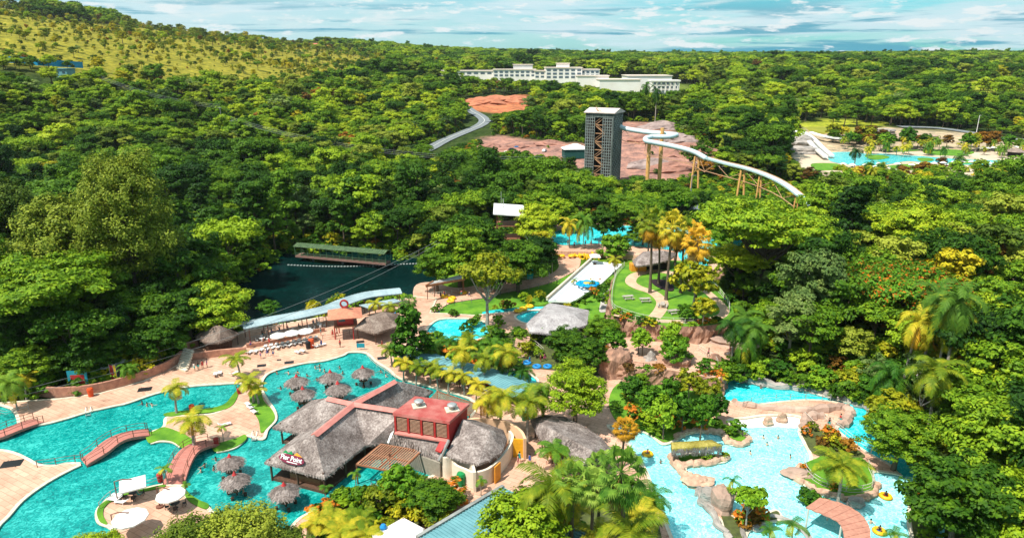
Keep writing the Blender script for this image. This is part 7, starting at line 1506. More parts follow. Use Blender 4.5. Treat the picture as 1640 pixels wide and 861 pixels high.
for i in range(12): x = 1035 + i * 9 + rp.uniform(-4, 4); palm('dark', x, rp.uniform(112, 124), 'tall slim palm behind the hotel portico', 1.5, 'tall palms behind the hotel portico', h=15)

# ------------------------------------------------------------ individual trees and shrubs of the park
tree_meshes('feather', 'olive', 18, 23, 4, 70, 45000, 0.203, 'round', 301, .45, nl=22, sub=9, fr=.30, fl=1.1); tree_meshes('feather2', 'olive', 13, 15, 4, 40, 22500, 0.203, 'round', 302, .4, nl=14, sub=8, fr=.30, fl=1.1)
tree_meshes('layer', 'mid', 17, 11, 5, 46, 30000, 0.218, 'flat', 303, .45, nl=12, sub=8, fr=.30, fl=.4); tree_meshes('darkt2', 'dark', 17, 11, 5, 46, 26000, .23, 'flat', 333, .45, nl=12, sub=8, fr=.30, fl=.4); tree_meshes('bigl', 'lime', 13, 9, 3, 30, 21000, 0.234, 'round', 304, .4, nl=10); tree_meshes('bigg', 'lime', 14, 8, 5, 40, 22500, 0.203, 'flat', 305, .4, BARK, nl=14, sub=8, fr=.30, fl=.4)  # second layered tree: lower left shade put into its darker leaf colour
tree_meshes('round', 'mid', 10, 8.5, 1.6, 34, 19500, 0.156, 'round', 306, .35, sub=9, fr=.32); tree_meshes('roundl', 'lime', 9, 7, 1.6, 24, 15000, 0.187, 'round', 307, .3); tree_meshes('flame', 'flame', 15, 7, 4, 34, 21000, 0.218, 'flat', 308, .4)
tree_meshes('sparse', 'gold', 8.5, 5.5, 3.6, 18, 2600, 0.240, 'flat', 309, .25, BARKP, nl=14); tree_meshes('rustt', 'rust', 8, 7, 2, 16, 9000, 0.203, 'round', 310, .3); tree_meshes('greyt', 'grey', 9, 8, 3, 20, 10500, 0.203, 'round', 311, .3, BARKP, nl=10); tree_meshes('darkt', 'dark', 10, 8, 2, 24, 16500, 0.203, 'round', 312, .35)
tree_meshes('pand', 'shrub', 5.2, 6.2, 1.0, 30, 4200, 0.240, 'tall', 313, .2, sub=5, fr=.36); tree_meshes('small', 'shrub', 4.2, 3.4, 1.4, 14, 2600, 0.200, 'round', 314, .12); tree_meshes('smallg', 'gold', 4.2, 3.4, 1.4, 13, 2000, 0.200, 'round', 315, .12, BARKP); tree_meshes('drac', 'shrub', 3.4, 2.0, 2.2, 12, 1500, 0.240, 'flat', 316, .1, BARKP, nl=10)
tree_meshes('bright', 'shrub', 5, 3.6, .2, 18, 6000, 0.170, 'round', 317, .1); tree_meshes('midt', 'mid', 9, 7.5, 2.2, 22, 13500, 0.203, 'round', 318, .3)
def treeC(key, x, y, wpx, label, w0, hc, name='broadleaf_tree', group=None, sz=1.0):
    """x, y: crown centre in the picture, wpx its width"""
    g = .3; s = 1.0
    for _ in range(5): p = G(x, y, g + hc * s * sz); g = GZ(p.x, p.y); s = wpx * float(project([tuple(p)])[2]) / FPX / w0
    return tree(key, (p.x, p.y, g), label, (s, s, s * sz), group=group, name=name)
HERO = [('feather', 205, 372, 150, 'huge feathery olive tree towering over the lower left forest', 17, 16, 1.22), ('feather2', 95, 400, 150, 'feathery grey green tree left of the huge one', 13, 12, 1.0), ('feather2', 10, 350, 110, 'grey green tree at the left edge behind the feathery ones', 13, 12, 1.0), ('layer', 60, 480, 230, 'broad layered lime tree at the left edge above the retaining wall', 17, 11, .8), ('darkt2', 130, 455, 150, 'smaller layered lime tree under the huge feathery tree', 17, 11, .8),
 ('bigl', 48, 580, 85, 'small bright green tree above the left end of the retaining wall', 13, 7, .9), ('roundl', 345, 492, 105, 'lime tree leaning over the left end of the dark lake', 9, 5, .9), ('small', 432, 492, 40, 'low green bush at the lake edge behind the grey roof', 4.2, 3, .7),
 ('pand', 655, 520, 62, 'tall spiky pandanus tree between the brown shelter and the small pools', 4.6, 5, 1.2), ('sparse', 780, 440, 105, 'sparse golden tree with a pale trunk on the lawn slope', 8.5, 6.5, 1.1), ('midt', 735, 400, 95, 'bright green tree between the lake and the launch tower', 9, 6, 1.0), ('midt', 700, 425, 70, 'green tree right at the lake beside the tin shelter', 9, 6, 1.0), ('midt', 775, 385, 75, 'green tree under the launch tower, left side', 9, 6, 1.0), ('darkt', 830, 420, 95, 'dark green tree below the launch tower, left of the walkway', 10, 6, .9), ('darkt', 862, 408, 70, 'dark green tree just above the walkway bend', 10, 6, .9), ('darkt', 800, 440, 70, 'dark green tree behind the turquoise banner', 10, 6, .8), ('roundl', 858, 352, 70, 'lime tree right of the launch tower', 9, 6, 1.1), ('midt', 890, 340, 60, 'green tree behind the left end of the upper pool', 9, 6, 1.0), ('roundl', 912, 345, 45, 'small lime tree in front of the upper pool', 9, 6, 1.1), ('midt', 968, 355, 55, 'green tree in front of the middle of the upper pool', 9, 6, 1.1), ('bright', 985, 393, 52, 'dense round dark bush below the upper pool', 5, 2.2, 1.0), ('bigg', 1020, 345, 85, 'pale yellow tree left of the golden fan palms', 14, 8, 1.0), ('midt', 1030, 372, 50, 'green tree below the pale yellow one', 9, 6, .8),
 ('bigg', 1222, 404, 200, 'great golden green spreading tree right of the garden', 14, 9, .9), ('bigg', 1180, 440, 110, 'lower golden bough tree beside the great spreading tree', 14, 8, .8), ('greyt', 1300, 470, 110, 'grey green leafy tree right of the great golden tree', 9, 7, 1.2), ('greyt', 1270, 510, 80, 'grey green tree with a pale trunk above the blue river', 9, 7, 1.2), ('flame', 1440, 462, 180, 'wide flame tree with orange blossom in the right jungle', 15, 8, .9), ('rustt', 1582, 412, 75, 'rusty orange tree near the right edge', 8, 6, 1.0), ('bigl', 1450, 372, 120, 'pale lime tree above the flame tree', 13, 7, .9), ('bigl', 1530, 385, 80, 'lime tree left of the rusty orange one', 13, 7, .9), ('roundl', 1620, 405, 90, 'lime tree at the right edge behind the rusty one', 9, 5, 1.0),
 ('midt', 1610, 590, 150, 'large deep green tree at the right edge beside the coconut palms', 10, 7, 1.0), ('bigl', 1600, 705, 190, 'large green tree at the right edge above the float channel', 13, 7, 1.0), ('midt', 1540, 800, 170, 'large green tree at the lower right corner', 9, 6, 1.0), ('midt', 1640, 820, 150, 'green tree cut by the lower right corner', 9, 6, 1.0), ('round', 1440, 700, 120, 'dark lime tree hanging over the blue river bend', 10, 5.5, .9), ('smallg', 1480, 560, 60, 'golden shrubby tree between the coconut palms', 4.2, 3, .9), ('roundl', 1590, 500, 90, 'lime tree behind the right coconut palm', 9, 6, 1.0), ('smallg', 1540, 690, 60, 'golden bush below the large coconut palm', 4.2, 3, .9), ('bigl', 1590, 640, 130, 'lime tree on the slope at the right edge', 13, 6, .9), ('bright', 1402, 622, 62, 'bright round lime bush on the river bank', 5, 2.2, 1.0), ('smallg', 1430, 655, 80, 'golden shrubby tree beside the bright round bush', 4.2, 3, .9), ('darkt', 1560, 660, 110, 'dark tree between the golden coconut palm and the river', 10, 6, 1.0), ('greyt', 1490, 640, 70, 'thin grey tree below the golden coconut palm', 9, 6, 1.0), ('rustt', 1445, 655, 50, 'orange brown shrubby tree on the river bank', 8, 4, .8),
 ('round', 922, 625, 112, 'big round green tree between the teal roof and the oval pavilion', 10, 6, 1.0), ('midt', 905, 548, 80, 'dark leafy tree right of the grey pavilion', 10, 6, .8), ('midt', 965, 535, 60, 'green tree left of the garden cliff', 9, 5, .9), ('midt', 940, 570, 70, 'green tree above the big round one', 9, 5, .8), ('small', 985, 510, 46, 'bushy tree at the left corner of the garden cliff', 4.2, 3, .9), ('bright', 1080, 583, 50, 'bright round bush on the terrace front', 5, 2.2, 1.1), ('small', 1030, 545, 34, 'small spiky tree on the terrace', 4.2, 3, 1.1), ('small', 1022, 565, 32, 'small grey green tree at the terrace rim', 4.2, 3, 1.2), ('small', 1072, 546, 44, 'green creeper tree growing against the garden cliff', 4.2, 2.4, 1.2), ('smallg', 1110, 475, 70, 'golden green tree at the right of the garden path', 4.2, 3.2, 1.2), ('bright', 1100, 500, 32, 'bright bush at the lower right of the garden lawn', 5, 2.2, 1.0), ('smallg', 1125, 525, 40, 'yellow flowering bush on the garden cliff', 4.2, 2.5, 1.0),
 ('small', 1010, 622, 46, 'leafy tree at the foot of the terrace, leftmost', 4.2, 3, 1.1), ('small', 1045, 638, 46, 'leafy tree at the foot of the terrace, second', 4.2, 3, 1.1), ('small', 1075, 620, 38, 'leafy tree at the foot of the terrace, behind the second', 4.2, 3, 1.1), ('smallg', 1105, 612, 42, 'golden leafed tree at the foot of the terrace', 4.2, 3, 1.2), ('smallg', 1135, 625, 40, 'golden leafed tree nearest the waterfall', 4.2, 3, 1.2), ('small', 1150, 650, 40, 'green tree on the bank below the waterfall', 4.2, 3, 1.2), ('small', 1095, 655, 46, 'dark green tree leaning over the kiosk planting', 4.2, 3, 1.4), ('small', 1065, 660, 50, 'tall green tree left of the leaning one by the kiosk', 4.2, 3, 1.4), ('small', 1125, 660, 50, 'slim green tree right of the leaning one by the kiosk', 4.2, 3, 1.4),
 ('drac', 1200, 800, 52, 'spiky dracaena tree on the rocky spit', 3.4, 3.2, 1.2), ('midt', 840, 845, 150, 'lime green tree spreading over the blue shed roof', 9, 6, .9), ('midt', 690, 810, 90, 'dense green tree left of the blue shed roof', 9, 4, .7), ('midt', 650, 792, 75, 'dense green tree behind the orange house', 9, 4, .7), ('small', 640, 775, 70, 'feathery green tree on the shore by the pergola', 4.2, 3, 1.0), ('smallg', 610, 800, 60, 'golden shrub tree beside the closed parasol', 4.2, 2.5, .9), ('sparse', 700, 835, 50, 'thin golden tree at the corner of the shed', 8.5, 4, .7),
 ('roundl', 150, 885, 90, 'green tree top at the bottom left corner', 9, 5, .8), ('darkt', 175, 555, 70, 'dark tree in the understory above the retaining wall', 10, 6, .9), ('darkt', 250, 540, 90, 'dark tree behind the steps and the wall', 10, 6, .9), ('darkt', 120, 575, 80, 'dark low tree above the sign board', 10, 5, .8), ('darkt', 20, 545, 110, 'dark tree under the layered lime tree', 10, 5, .9), ('darkt', 300, 500, 90, 'dark tree between the lake end and the steps', 10, 6, 1.0)]
for k, x, y, w, l, w0, hc, sz in HERO: treeC(k, x, y, w, l, w0, hc, sz=sz)
# shrubs in the beds
for nm, lf, n, leaf in (('s0', 'shrub', 700, .12), ('s1', 'flower', 700, .12), ('s2', 'gold', 600, .12), ('s3', 'mid', 800, .12), ('s4', 'rust', 600, .12)): tree_meshes(nm, lf, 2.0, 1.5, .0, 8, n, leaf, 'round', 400 + n + len(nm) + ord(nm[1]), .05)
SW = {'s0': 'bright green', 's1': 'orange flowering', 's2': 'golden', 's3': 'deep green', 's4': 'reddish'}
def shrubs(poly, n, kinds, where, seed, smin=.7, smax=1.3, avoid=None, z=None):
    n = int(n * .42 + 1); smin *= 1.25; smax *= 1.3; rng = random.Random(seed); P = poly; x0, y0 = P.min(0); x1, y1 = P.max(0); k = 0; tries = 0
    while k < n and tries < n * 40:
        tries += 1; x, y = rng.uniform(x0, x1), rng.uniform(y0, y1)
        if polydist([[x, y]], P)[0] > -.3: continue
        kd = rng.choice(kinds); s = rng.uniform(smin, smax); tme, cm = TREE_MESH[kd]; gz = GZ(x, y) + .08 if z is None else z
        r = bpy.data.objects.new('shrub', cm); r.location = (x, y, gz); r.scale = (s, s, s * rng.uniform(.7, 1.2)); r.rotation_euler = (0, 0, rng.uniform(0, 6)); link(r); tag(r, '%s shrub %s' % (SW[kd], where), 'shrub', '%s shrubs %s' % (SW[kd], where)); k += 1
B = BPOLY
shrubs(B['bed_shrubs'], 75, ['s0', 's2', 's2', 's3', 's3', 's1'], 'in the planted bed left of the blue shed', 1, .9, 1.9); shrubs(B['bed_palms'], 36, ['s2', 's0', 's3'], 'under the foreground fan palms', 2, .8, 1.5); shrubs(B['bed_centre'], 80, ['s0', 's3', 's2', 's3', 's1'], 'around the small blue pools', 3, .9, 1.9)
shrubs(B['bed_river'], 70, ['s0', 's3', 's3', 's1', 's2'], 'on the bank between the terrace and the kiosk', 4, .7, 1.6); shrubs(B['kiosk_bed'], 10, ['s0', 's2', 's3'], 'under the fringed kiosk roof', 5, .5, .8); shrubs(B['spit_bed'], 26, ['s1', 's4', 's0'], 'on the rocky spit', 6, .5, 1.0); shrubs(B['isle_lawn'], 10, ['s1', 's2', 's0'], 'on the fenced palm island', 7, .4, .8); shrubs(B['strip_bed'], 24, ['s1', 's2', 's0', 's4'], 'beside the curved river footpath', 8, .7, 1.3); shrubs(B['east_bed'], 30, ['s0', 's3', 's1'], 'on the bank right of the float channel', 9, .8, 1.6)
shrubs(FBP, 26, ['s4'], 'in the oval flowerbed', 10, .3, .45, z=GARZ + .15) if False else None
def ring_shrubs(pts, z, n, kinds, where, seed, smin, smax, spread=1.2):
    n = int(n * .55 + 1); smin *= 1.15; smax *= 1.2; rng = random.Random(seed); L = catmull([G(x, y, z) for x, y in pts], 6, False)
    for i in range(n):
        p = L[rng.randrange(len(L))]; kd = rng.choice(kinds); s = rng.uniform(smin, smax); x, y = p.x + rng.uniform(-spread, spread), p.y + rng.uniform(-spread, spread); r = bpy.data.objects.new('shrub', TREE_MESH[kd][1]); r.location = (x, y, z - .2 * s); r.scale = (s, s, s); r.rotation_euler = (0, 0, rng.uniform(0, 6)); link(r); tag(r, '%s shrub %s' % (SW[kd], where), 'shrub', '%s shrubs %s' % (SW[kd], where))
ring_shrubs([(984, 503), (1005, 514), (1040, 520), (1080, 523), (1120, 522), (1150, 518)], GARZ - .6, 36, ['s0', 's3', 's2', 's1'], 'along the top of the garden cliff', 21, .6, 1.3, .8); ring_shrubs([(975, 560), (990, 585), (1020, 595), (1060, 596)], TERZ - .8, 16, ['s3', 's0', 's4'], 'along the rim of the terrace', 22, .6, 1.2, .8)
ring_shrubs([(1100, 598), (1130, 606), (1152, 610)], TERZ - 1.2, 12, ['s2', 's1'], 'at the right front of the terrace', 23, .8, 1.4, .8); ring_shrubs([(985, 445), (975, 470), (968, 490)], 1.8, 14, ['s3', 's0', 's2'], 'left of the garden fence', 24, .8, 1.4, 1.5); ring_shrubs([(955, 450), (945, 470), (930, 488), (905, 497)], 1.6, 20, ['s0', 's2', 's1'], 'along the right side of the white slide', 25, .7, 1.2, 1.0)
ring_shrubs([(870, 475), (845, 482), (820, 488), (800, 492)], .8, 18, ['s3', 's4', 's2'], 'on the rocks below the lawn slope', 26, .6, 1.4, 1.4); ring_shrubs([(1160, 618), (1165, 600), (1190, 598), (1240, 608), (1290, 617), (1340, 628), (1390, 645)], .8, 46, ['s3', 's0', 's3'], 'over the blue river', 27, 1.2, 2.6, 1.6); ring_shrubs([(1410, 655), (1440, 675), (1475, 705), (1505, 745), (1510, 780)], .8, 34, ['s3', 's0', 's2'], 'on the jungle bank at the river bend', 28, 1.2, 2.6, 1.8)
ring_shrubs([(482, 503), (505, 497), (530, 488), (545, 482)], -.4, 20, ['s0', 's2'], 'in the lake edge garden behind the grey roof', 29, .9, 1.6, .8); ring_shrubs([(700, 497), (715, 505), (745, 505)], .4, 8, ['s0', 's3'], 'at the foot of the lawn slope', 30, .6, 1.0, .8); ring_shrubs([(1010, 690), (1050, 668), (1040, 650), (1062, 674)], .5, 10, ['s3'], 'trimmed round on the river bank', 31, 1.0, 1.4, 1.0)
ring_shrubs([(1298, 800), (1300, 812), (1312, 800)], .2, 12, ['s0'], 'at the left end of the curved shade roof', 32, .9, 1.3, .8); ring_shrubs([(1188, 828), (1215, 826)], .5, 6, ['s1'], 'at the rim of the round pool', 33, .6, .9, .5); ring_shrubs([(738, 540), (760, 520), (800, 540), (790, 515)], .4, 10, ['s3', 's0'], 'beside the small blue pools', 34, 1.0, 1.8, 1)
# big dense shrub mass at the bottom edge, left of centre
tree_meshes('ficus', 'olive', 8.5, 6.5, .4, 60, 26000, 0.130, 'round', 500, .3, nl=30, sub=10, fr=.26, fl=1.5)
for x, y, w, l in [(305, 880, 140, 'dense fine leaved bush tree at the bottom edge, left one'), (385, 862, 150, 'dense fine leaved bush tree at the bottom edge, tallest one'), (452, 884, 105, 'dense fine leaved bush tree at the bottom edge, right one'), (225, 902, 95, 'dense fine leaved bush tree at the bottom edge, leftmost low one')]: treeC('ficus', x, y, w, l, 8.5, 4.2, name='bush_tree')
for x, y in [(505, 835), (530, 828), (555, 838), (575, 825), (545, 850), (590, 848)]: palm('gold%d' % (x % 2), x, y, 'golden palm in the bottom planted bed by the shore', 1.0, 'golden palms in the bottom planted bed', h=3.2)
rs3 = random.Random(31)
for i in range(90):
    x = rs3.uniform(1330, 1640); y = rs3.choice((rs3.uniform(224, 236), rs3.uniform(268, 300), rs3.uniform(284, 304))); k = rs3.choice(('smallg', 'small', 'midt', 'rustt')); treeC(k, x, y, rs3.uniform(16, 30), '%s garden tree %s the far resort pool' % ({'smallg': 'golden', 'small': 'bright green', 'midt': 'leafy green', 'rustt': 'rusty'}[k], 'behind' if y < 250 else 'in front of'), {'smallg': 4.2, 'small': 4.2, 'midt': 9, 'rustt': 8}[k], 2.5, name='garden_tree', group='%s garden trees %s the far resort pool' % ({'smallg': 'golden', 'small': 'bright green', 'midt': 'leafy green', 'rustt': 'rusty'}[k], 'behind' if y < 250 else 'in front of'))
# bare pale tree on the river bank
mb = MB(); rb = random.Random(8)
def limb(p, d, L, r, n_):
    q = p + d * L; mb.tube([p, p.lerp(q, .5) + Vector((rb.uniform(-.1, .1), rb.uniform(-.1, .1), 0)), q], [r, r * .75, r * .5], 5)
    if n_:
        for _ in range(3 if n_ > 1 else 2): limb(q if rb.random() < .6 else p.lerp(q, .7), (d + Vector((rb.uniform(-.8, .8), rb.uniform(-.8, .8), rb.uniform(-.1, .4)))).normalized(), L * .66, r * .5, n_ - 1)
limb(Vector((0, 0, 0)), Vector((.1, 0, 1)), 3.2, .16, 4); p = G(1462, 690, 2.0); o = mb.build('bare_tree', mat('bleached_bark', (.62, .55, .48), .9), loc=p); o.scale = (1.3, 1.3, 1.3); tag(o, 'leafless pale tree standing over the river bank below the coconut palms', 'tree')
# undergrowth of the forest
def undergrowth():
    rng = np.random.default_rng(44); n = 26000; r = 70 + 430 * rng.uniform(0, 1, n) ** .8; a = R(-46) + R(92) * rng.uniform(0, 1, n); xy = np.stack([r * np.sin(a), r * np.cos(a)], 1); keep = np.ones(n, bool)
    for poly, d in ((PARK, 1.0), (LAKE, 1.0), (DECKA, 1.2), (QUARRY, 1), (RESORT, 1), (BANK, 1), (UPPER, 1), (SIGHT, -2), (linepoly(road_pts, 6), 1)): keep &= polydist(xy, poly) > d
    xy = xy[keep]; z = H(xy); m = len(xy); k = rng.choice([0, 1, 2, 3], m, p=[.5, .3, .15, .05])
    gn_scatter('undergrowth', np.column_stack([xy, z - .2]), rng.uniform(1.0, 2.8, m), rng.uniform(0, 6.28, m), k, [TREE_MESH[q][1] for q in ('s3', 's0', 's2', 's4')], 'leafy undergrowth covering the ground between the forest trees')
undergrowth()

# ------------------------------------------------------------ people
import bmesh
SKIN = [mat('skin_tan', (.50, .26, .16), .6), mat('skin_brown', (.30, .15, .09), .6), mat('skin_light', (.66, .40, .28), .6)]
HAIR = mat('hair_dark', (.02, .013, .01), .8)
CL = [mat('cloth_red', (.55, .03, .03), .8), mat('cloth_blue', (.03, .12, .45), .8), mat('cloth_black', (.02, .02, .03), .8), mat('cloth_pink', (.75, .15, .3), .8), mat('cloth_white', (.75, .73, .7), .8), mat('cloth_teal', (.02, .35, .32), .8)]
def body_mesh(pose):
    J = {}; E = []
    def j(n, p, r, par=None): J[n] = (Vector(p), r); (E.append((par, n)) if par else None)
    j('pel', (0, 0, .95), .13); j('waist', (0, .01, 1.10), .12, 'pel'); j('chest', (0, 0, 1.30), .15, 'waist'); j('sh', (0, 0, 1.43), .10, 'chest'); j('neck', (0, 0, 1.50), .055, 'sh'); j('head', (0, -.01, 1.60), .092, 'neck'); j('crown', (0, 0, 1.70), .075, 'head')
    for s, t in ((-1, 'l'), (1, 'r')):
        j('hip' + t, (s * .10, 0, .90), .10, 'pel'); j('shd' + t, (s * .19, 0, 1.41), .058, 'sh')
        if pose == 'stand': K = [(s * .11, 0, .50), (s * .12, .02, .08), (s * .12, -.12, .03)]; A = [(s * .25, .02, 1.15), (s * .27, -.06, .92), (s * .27, -.08, .84)]
        elif pose == 'walk': K = [(s * .11, -.16 * s - .02, .52), (s * .11, -.22 * s + .1, .10 if s > 0 else .08), (s * .11, -.22 * s - .03, .03)]; A = [(s * .24, .12 * s, 1.16), (s * .25, .06 * s - .1, .94), (s * .25, .05 * s - .16, .87)]
        elif pose == 'sit': K = [(s * .13, -.42, .95), (s * .13, -.44, .52), (s * .13, -.56, .48)]; A = [(s * .25, -.06, 1.18), (s * .22, -.28, 1.08), (s * .2, -.36, 1.06)]
        else: K = [(s * .13, .02, .5), (s * .14, .1, .1), (s * .14, 0, .04)]; A = [(s * .40, -.12, 1.30), (s * .55, -.30, 1.28), (s * .6, -.38, 1.27)]
        j('kn' + t, K[0], .062, 'hip' + t); j('an' + t, K[1], .042, 'kn' + t); j('to' + t, K[2], .035, 'an' + t)
        j('el' + t, A[0], .042, 'shd' + t); j('wr' + t, A[1], .03, 'el' + t); j('ha' + t, A[2], .034, 'wr' + t)
        h = Vector(A[2]); d = (h - Vector(A[1])).normalized(); sd = d.cross(Vector((1, 0, 0))).normalized()
        for q in range(4): o = sd * (.016 * (q - 1.5)) * 1.6; j('f%d' % q + t, h + d * (.07 - .008 * abs(q - 1.4)) + o, .0085, 'ha' + t); j('g%d' % q + t, h + d * (.105 - .012 * abs(q - 1.4)) + o * 1.1 - Vector((s * .015, 0, 0)), .007, 'f%d' % q + t)
        j('th' + t, Vector(A[1]).lerp(h, .6) + sd * -.05, .009, 'ha' + t)
    names = list(J); me = bpy.data.meshes.new('body'); bm = bmesh.new(); sk = bm.verts.layers.skin.verify(); V = {}
    for n in names: v = bm.verts.new(J[n][0]); v[sk].radius = (J[n][1], J[n][1] * (.8 if n in ('chest', 'waist', 'pel', 'sh') else 1)); v[sk].use_root = n == 'pel'; V[n] = v
    for a, b in E: bm.edges.new((V[a], V[b]))
    bm.to_mesh(me); bm.free(); o = bpy.data.objects.new('tmp', me); COL.objects.link(o); o.modifiers.new('s', 'SKIN').use_smooth_shade = True; o.modifiers.new('u', 'SUBSURF').levels = 1
    dg = bpy.context.evaluated_depsgraph_get(); r = bpy.data.meshes.new_from_object(o.evaluated_get(dg)); bpy.data.objects.remove(o); r.materials.clear(); r.materials.append(SKIN[0]); r.name = 'body'; return r
def clothes_from(me, lo, hi, name, xm=.20, off=.012):
    mb = MB(); bm = bmesh.new(); bm.from_mesh(me); bm.normal_update(); use = {}
    for f in bm.faces:
        c = f.calc_center_median()
        if lo < c.z < hi and abs(c.x) < xm:
            ids = []
            for v in f.verts:
                if v.index not in use: use[v.index] = len(mb.v); mb.v.append(tuple(v.co + v.normal * off))
                ids.append(use[v.index])
            mb.f.append(tuple(ids)); mb.m.append(0)
    bm.free(); m2 = bpy.data.meshes.new(name); m2.from_pydata(mb.v, [], mb.f); m2.materials.append(CL[0]); m2.update(); return m2
POSE = {}
hm = MB(); hm.lathe([(.104, 1.58), (.112, 1.64), (.10, 1.72), (.06, 1.765), (.01, 1.775)], 12, (0, .018, 0)); 
for ps in ('stand', 'walk', 'sit', 'swim'):
    b = body_mesh(ps); sh = clothes_from(b, .66 if ps != 'sit' else .84, 1.06, 'shorts', .26); ts = clothes_from(b, 1.03, 1.45, 'top', .17)
    hme = bpy.data.meshes.new('hair'); hme.from_pydata(hm.v, [], hm.f); hme.materials.append(HAIR); hme.update()
    ft = MB()
    for s in (-1, 1): ft.box((s * .035, -.098, 1.615), (.022, .012, .012))
    ft.add([(-.012, -.095, 1.60), (.012, -.095, 1.60), (0, -.125, 1.575), (0, -.095, 1.61)], [(0, 1, 2), (0, 2, 3), (1, 3, 2)]); ft.box((0, -.092, 1.552), (.04, .01, .008)); fme = bpy.data.meshes.new('face'); fme.from_pydata(ft.v, [], ft.f); fme.materials.append(mat('face_detail', (.12, .04, .03), .6)); fme.update()
    POSE[ps] = (b, sh, ts, hme, fme)
pr_ = random.Random(77)
def person(ps, x, y, rz, label, z=None, sink=0.0, top=None, sk=None, group=None, s=1.0):
    p = at(x, y, z); b, sh, ts, hme, fme = POSE[ps]; r = bpy.data.objects.new('person', b); r.location = (p.x, p.y, p.z - sink); r.rotation_euler = (0, 0, rz); r.scale = (s, s, s); link(r); tag(r, label, 'person', group)
    r.material_slots[0].link = 'OBJECT'; r.material_slots[0].material = SKIN[pr_.randrange(3) if sk is None else sk]
    for nm, me, m in (('shorts', sh, CL[pr_.randrange(6)]), ('hair', hme, None), ('face', fme, None)) + ((('top', ts, CL[top]),) if top is not None else ()):
        o = bpy.data.objects.new(nm, me); link(o, r)
        if m: o.material_slots[0].link = 'OBJECT'; o.material_slots[0].material = m
    return r
for x, y, l in [(228, 648, 'person in the upper pool below the paving edge, left of three'), (236, 650, 'person in the upper pool below the paving edge, middle of three'), (244, 651, 'person in the upper pool below the paving edge, right of three'), (505, 590, 'bather between the two farthest thatched umbrellas'), (512, 588, 'bather just right of the left one between the umbrellas'), (508, 610, 'bather beside the middle thatched umbrella'), (520, 596, 'bather under the farthest thatched umbrella'), (467, 624, 'bather left of the umbrella nearest the ridge'), (456, 619, 'bather alone in the left of the central pool'), (450, 624, 'bather at the left shore of the central pool'), (553, 630, 'bather right of the thatched umbrella near the ridge'), (545, 632, 'dark haired bather under the umbrella near the ridge'), (346, 738, 'bather left of the umbrella beside the red footbridge'), (328, 748, 'bather next to the red footbridge, upper of two'), (322, 756, 'bather next to the red footbridge, lower of two'), (343, 752, 'bather in dark clothes between two umbrellas'), (365, 782, 'bather under the middle lower umbrella'), (390, 788, 'bather right of the middle lower umbrella'), (618, 603, 'bather at the end of the pool ramp'), (610, 597, 'bather halfway along the pool ramp'), (1058, 742, 'person swimming in the float channel'), (1394, 838, 'person standing in the channel beside the curved shade roof'), (1218, 622, 'bather alone in the blue river below the jungle')]:
    person('swim', x, y, pr_.uniform(0, 6), l, WZ, 1.0)
for x, y, l, t in [(612, 556, 'person standing at the head of the pool ramp', 0), (533, 540, 'person in red standing near the lifeguard cabin', 0), (540, 538, 'person in white standing near the lifeguard cabin', 4), (312, 594, 'person standing below the terrace wall, leftmost of the group', 4), (318, 592, 'person standing below the terrace wall, second of the group', 2), (325, 590, 'person standing below the terrace wall, third of the group', 0), (332, 588, 'person standing below the terrace wall, rightmost of the group', 1), (848, 582, 'person in teal standing by the blue rings', 5), (866, 580, 'person in red beside the blue rings', 0), (872, 578, 'person behind the group with the blue rings', 3), (418, 574, 'person in pink walking on the paving above the pool', 3), (428, 570, 'person in blue walking on the paving above the pool', 1), (438, 571, 'person in white on the paving above the pool', 4), (1327, 684, 'person in dark clothes on the curved river footpath', 2), (953, 390, 'person at the rail of the upper pool', 2), (706, 478, 'person in dark clothes walking past the tin shelter', 2), (845, 702, 'dark clothed person beside the orange door', 2), (1160, 484, 'person in pink at the right fence of the garden', 3), (660, 507, 'person in white near the steps to the lake walk', 4), (515, 556, 'person standing among the loungers on the paving', 1), (545, 556, 'person in red at the pool edge under the cabin', 0), (1345, 678, 'person on the rocks of the footpath bend', 0)]:
    person(pr_.choice(('stand', 'walk')), x, y, pr_.uniform(0, 6), l, None, 0, t)
def float_ride(x, y, label, rl):
    p = G(x, y, WZ); o = place(RI, (p.x, p.y, WZ), 0, 1.25, rl, 'yellow rings floating in the channel'); person('sit', x, y, pr_.uniform(0, 6), label, WZ, .70, top=pr_.randrange(6))
float_ride(1037, 728, 'person riding the yellow ring by the tall palm', 'yellow ring floating beside the tallest fan palm'); float_ride(1418, 796, 'person riding the yellow ring below the palm island', 'yellow ring floating right of the palm island'); float_ride(1408, 852, 'person riding the yellow ring at the bottom edge', 'yellow ring floating at the bottom beside the shade roof')
for x, y, l in [(432, 548, 'guest seated under the curved grey roof, leftmost'), (458, 541, 'guest seated under the curved grey roof, second'), (484, 535, 'guest seated under the curved grey roof, third'), (222, 795, 'guest seated in the shade of the square parasol'), (276, 812, 'guest seated under the round parasol')]: person('sit', x, y, pr_.uniform(0, 6), l, DECKZ, .50, pr_.randrange(6))

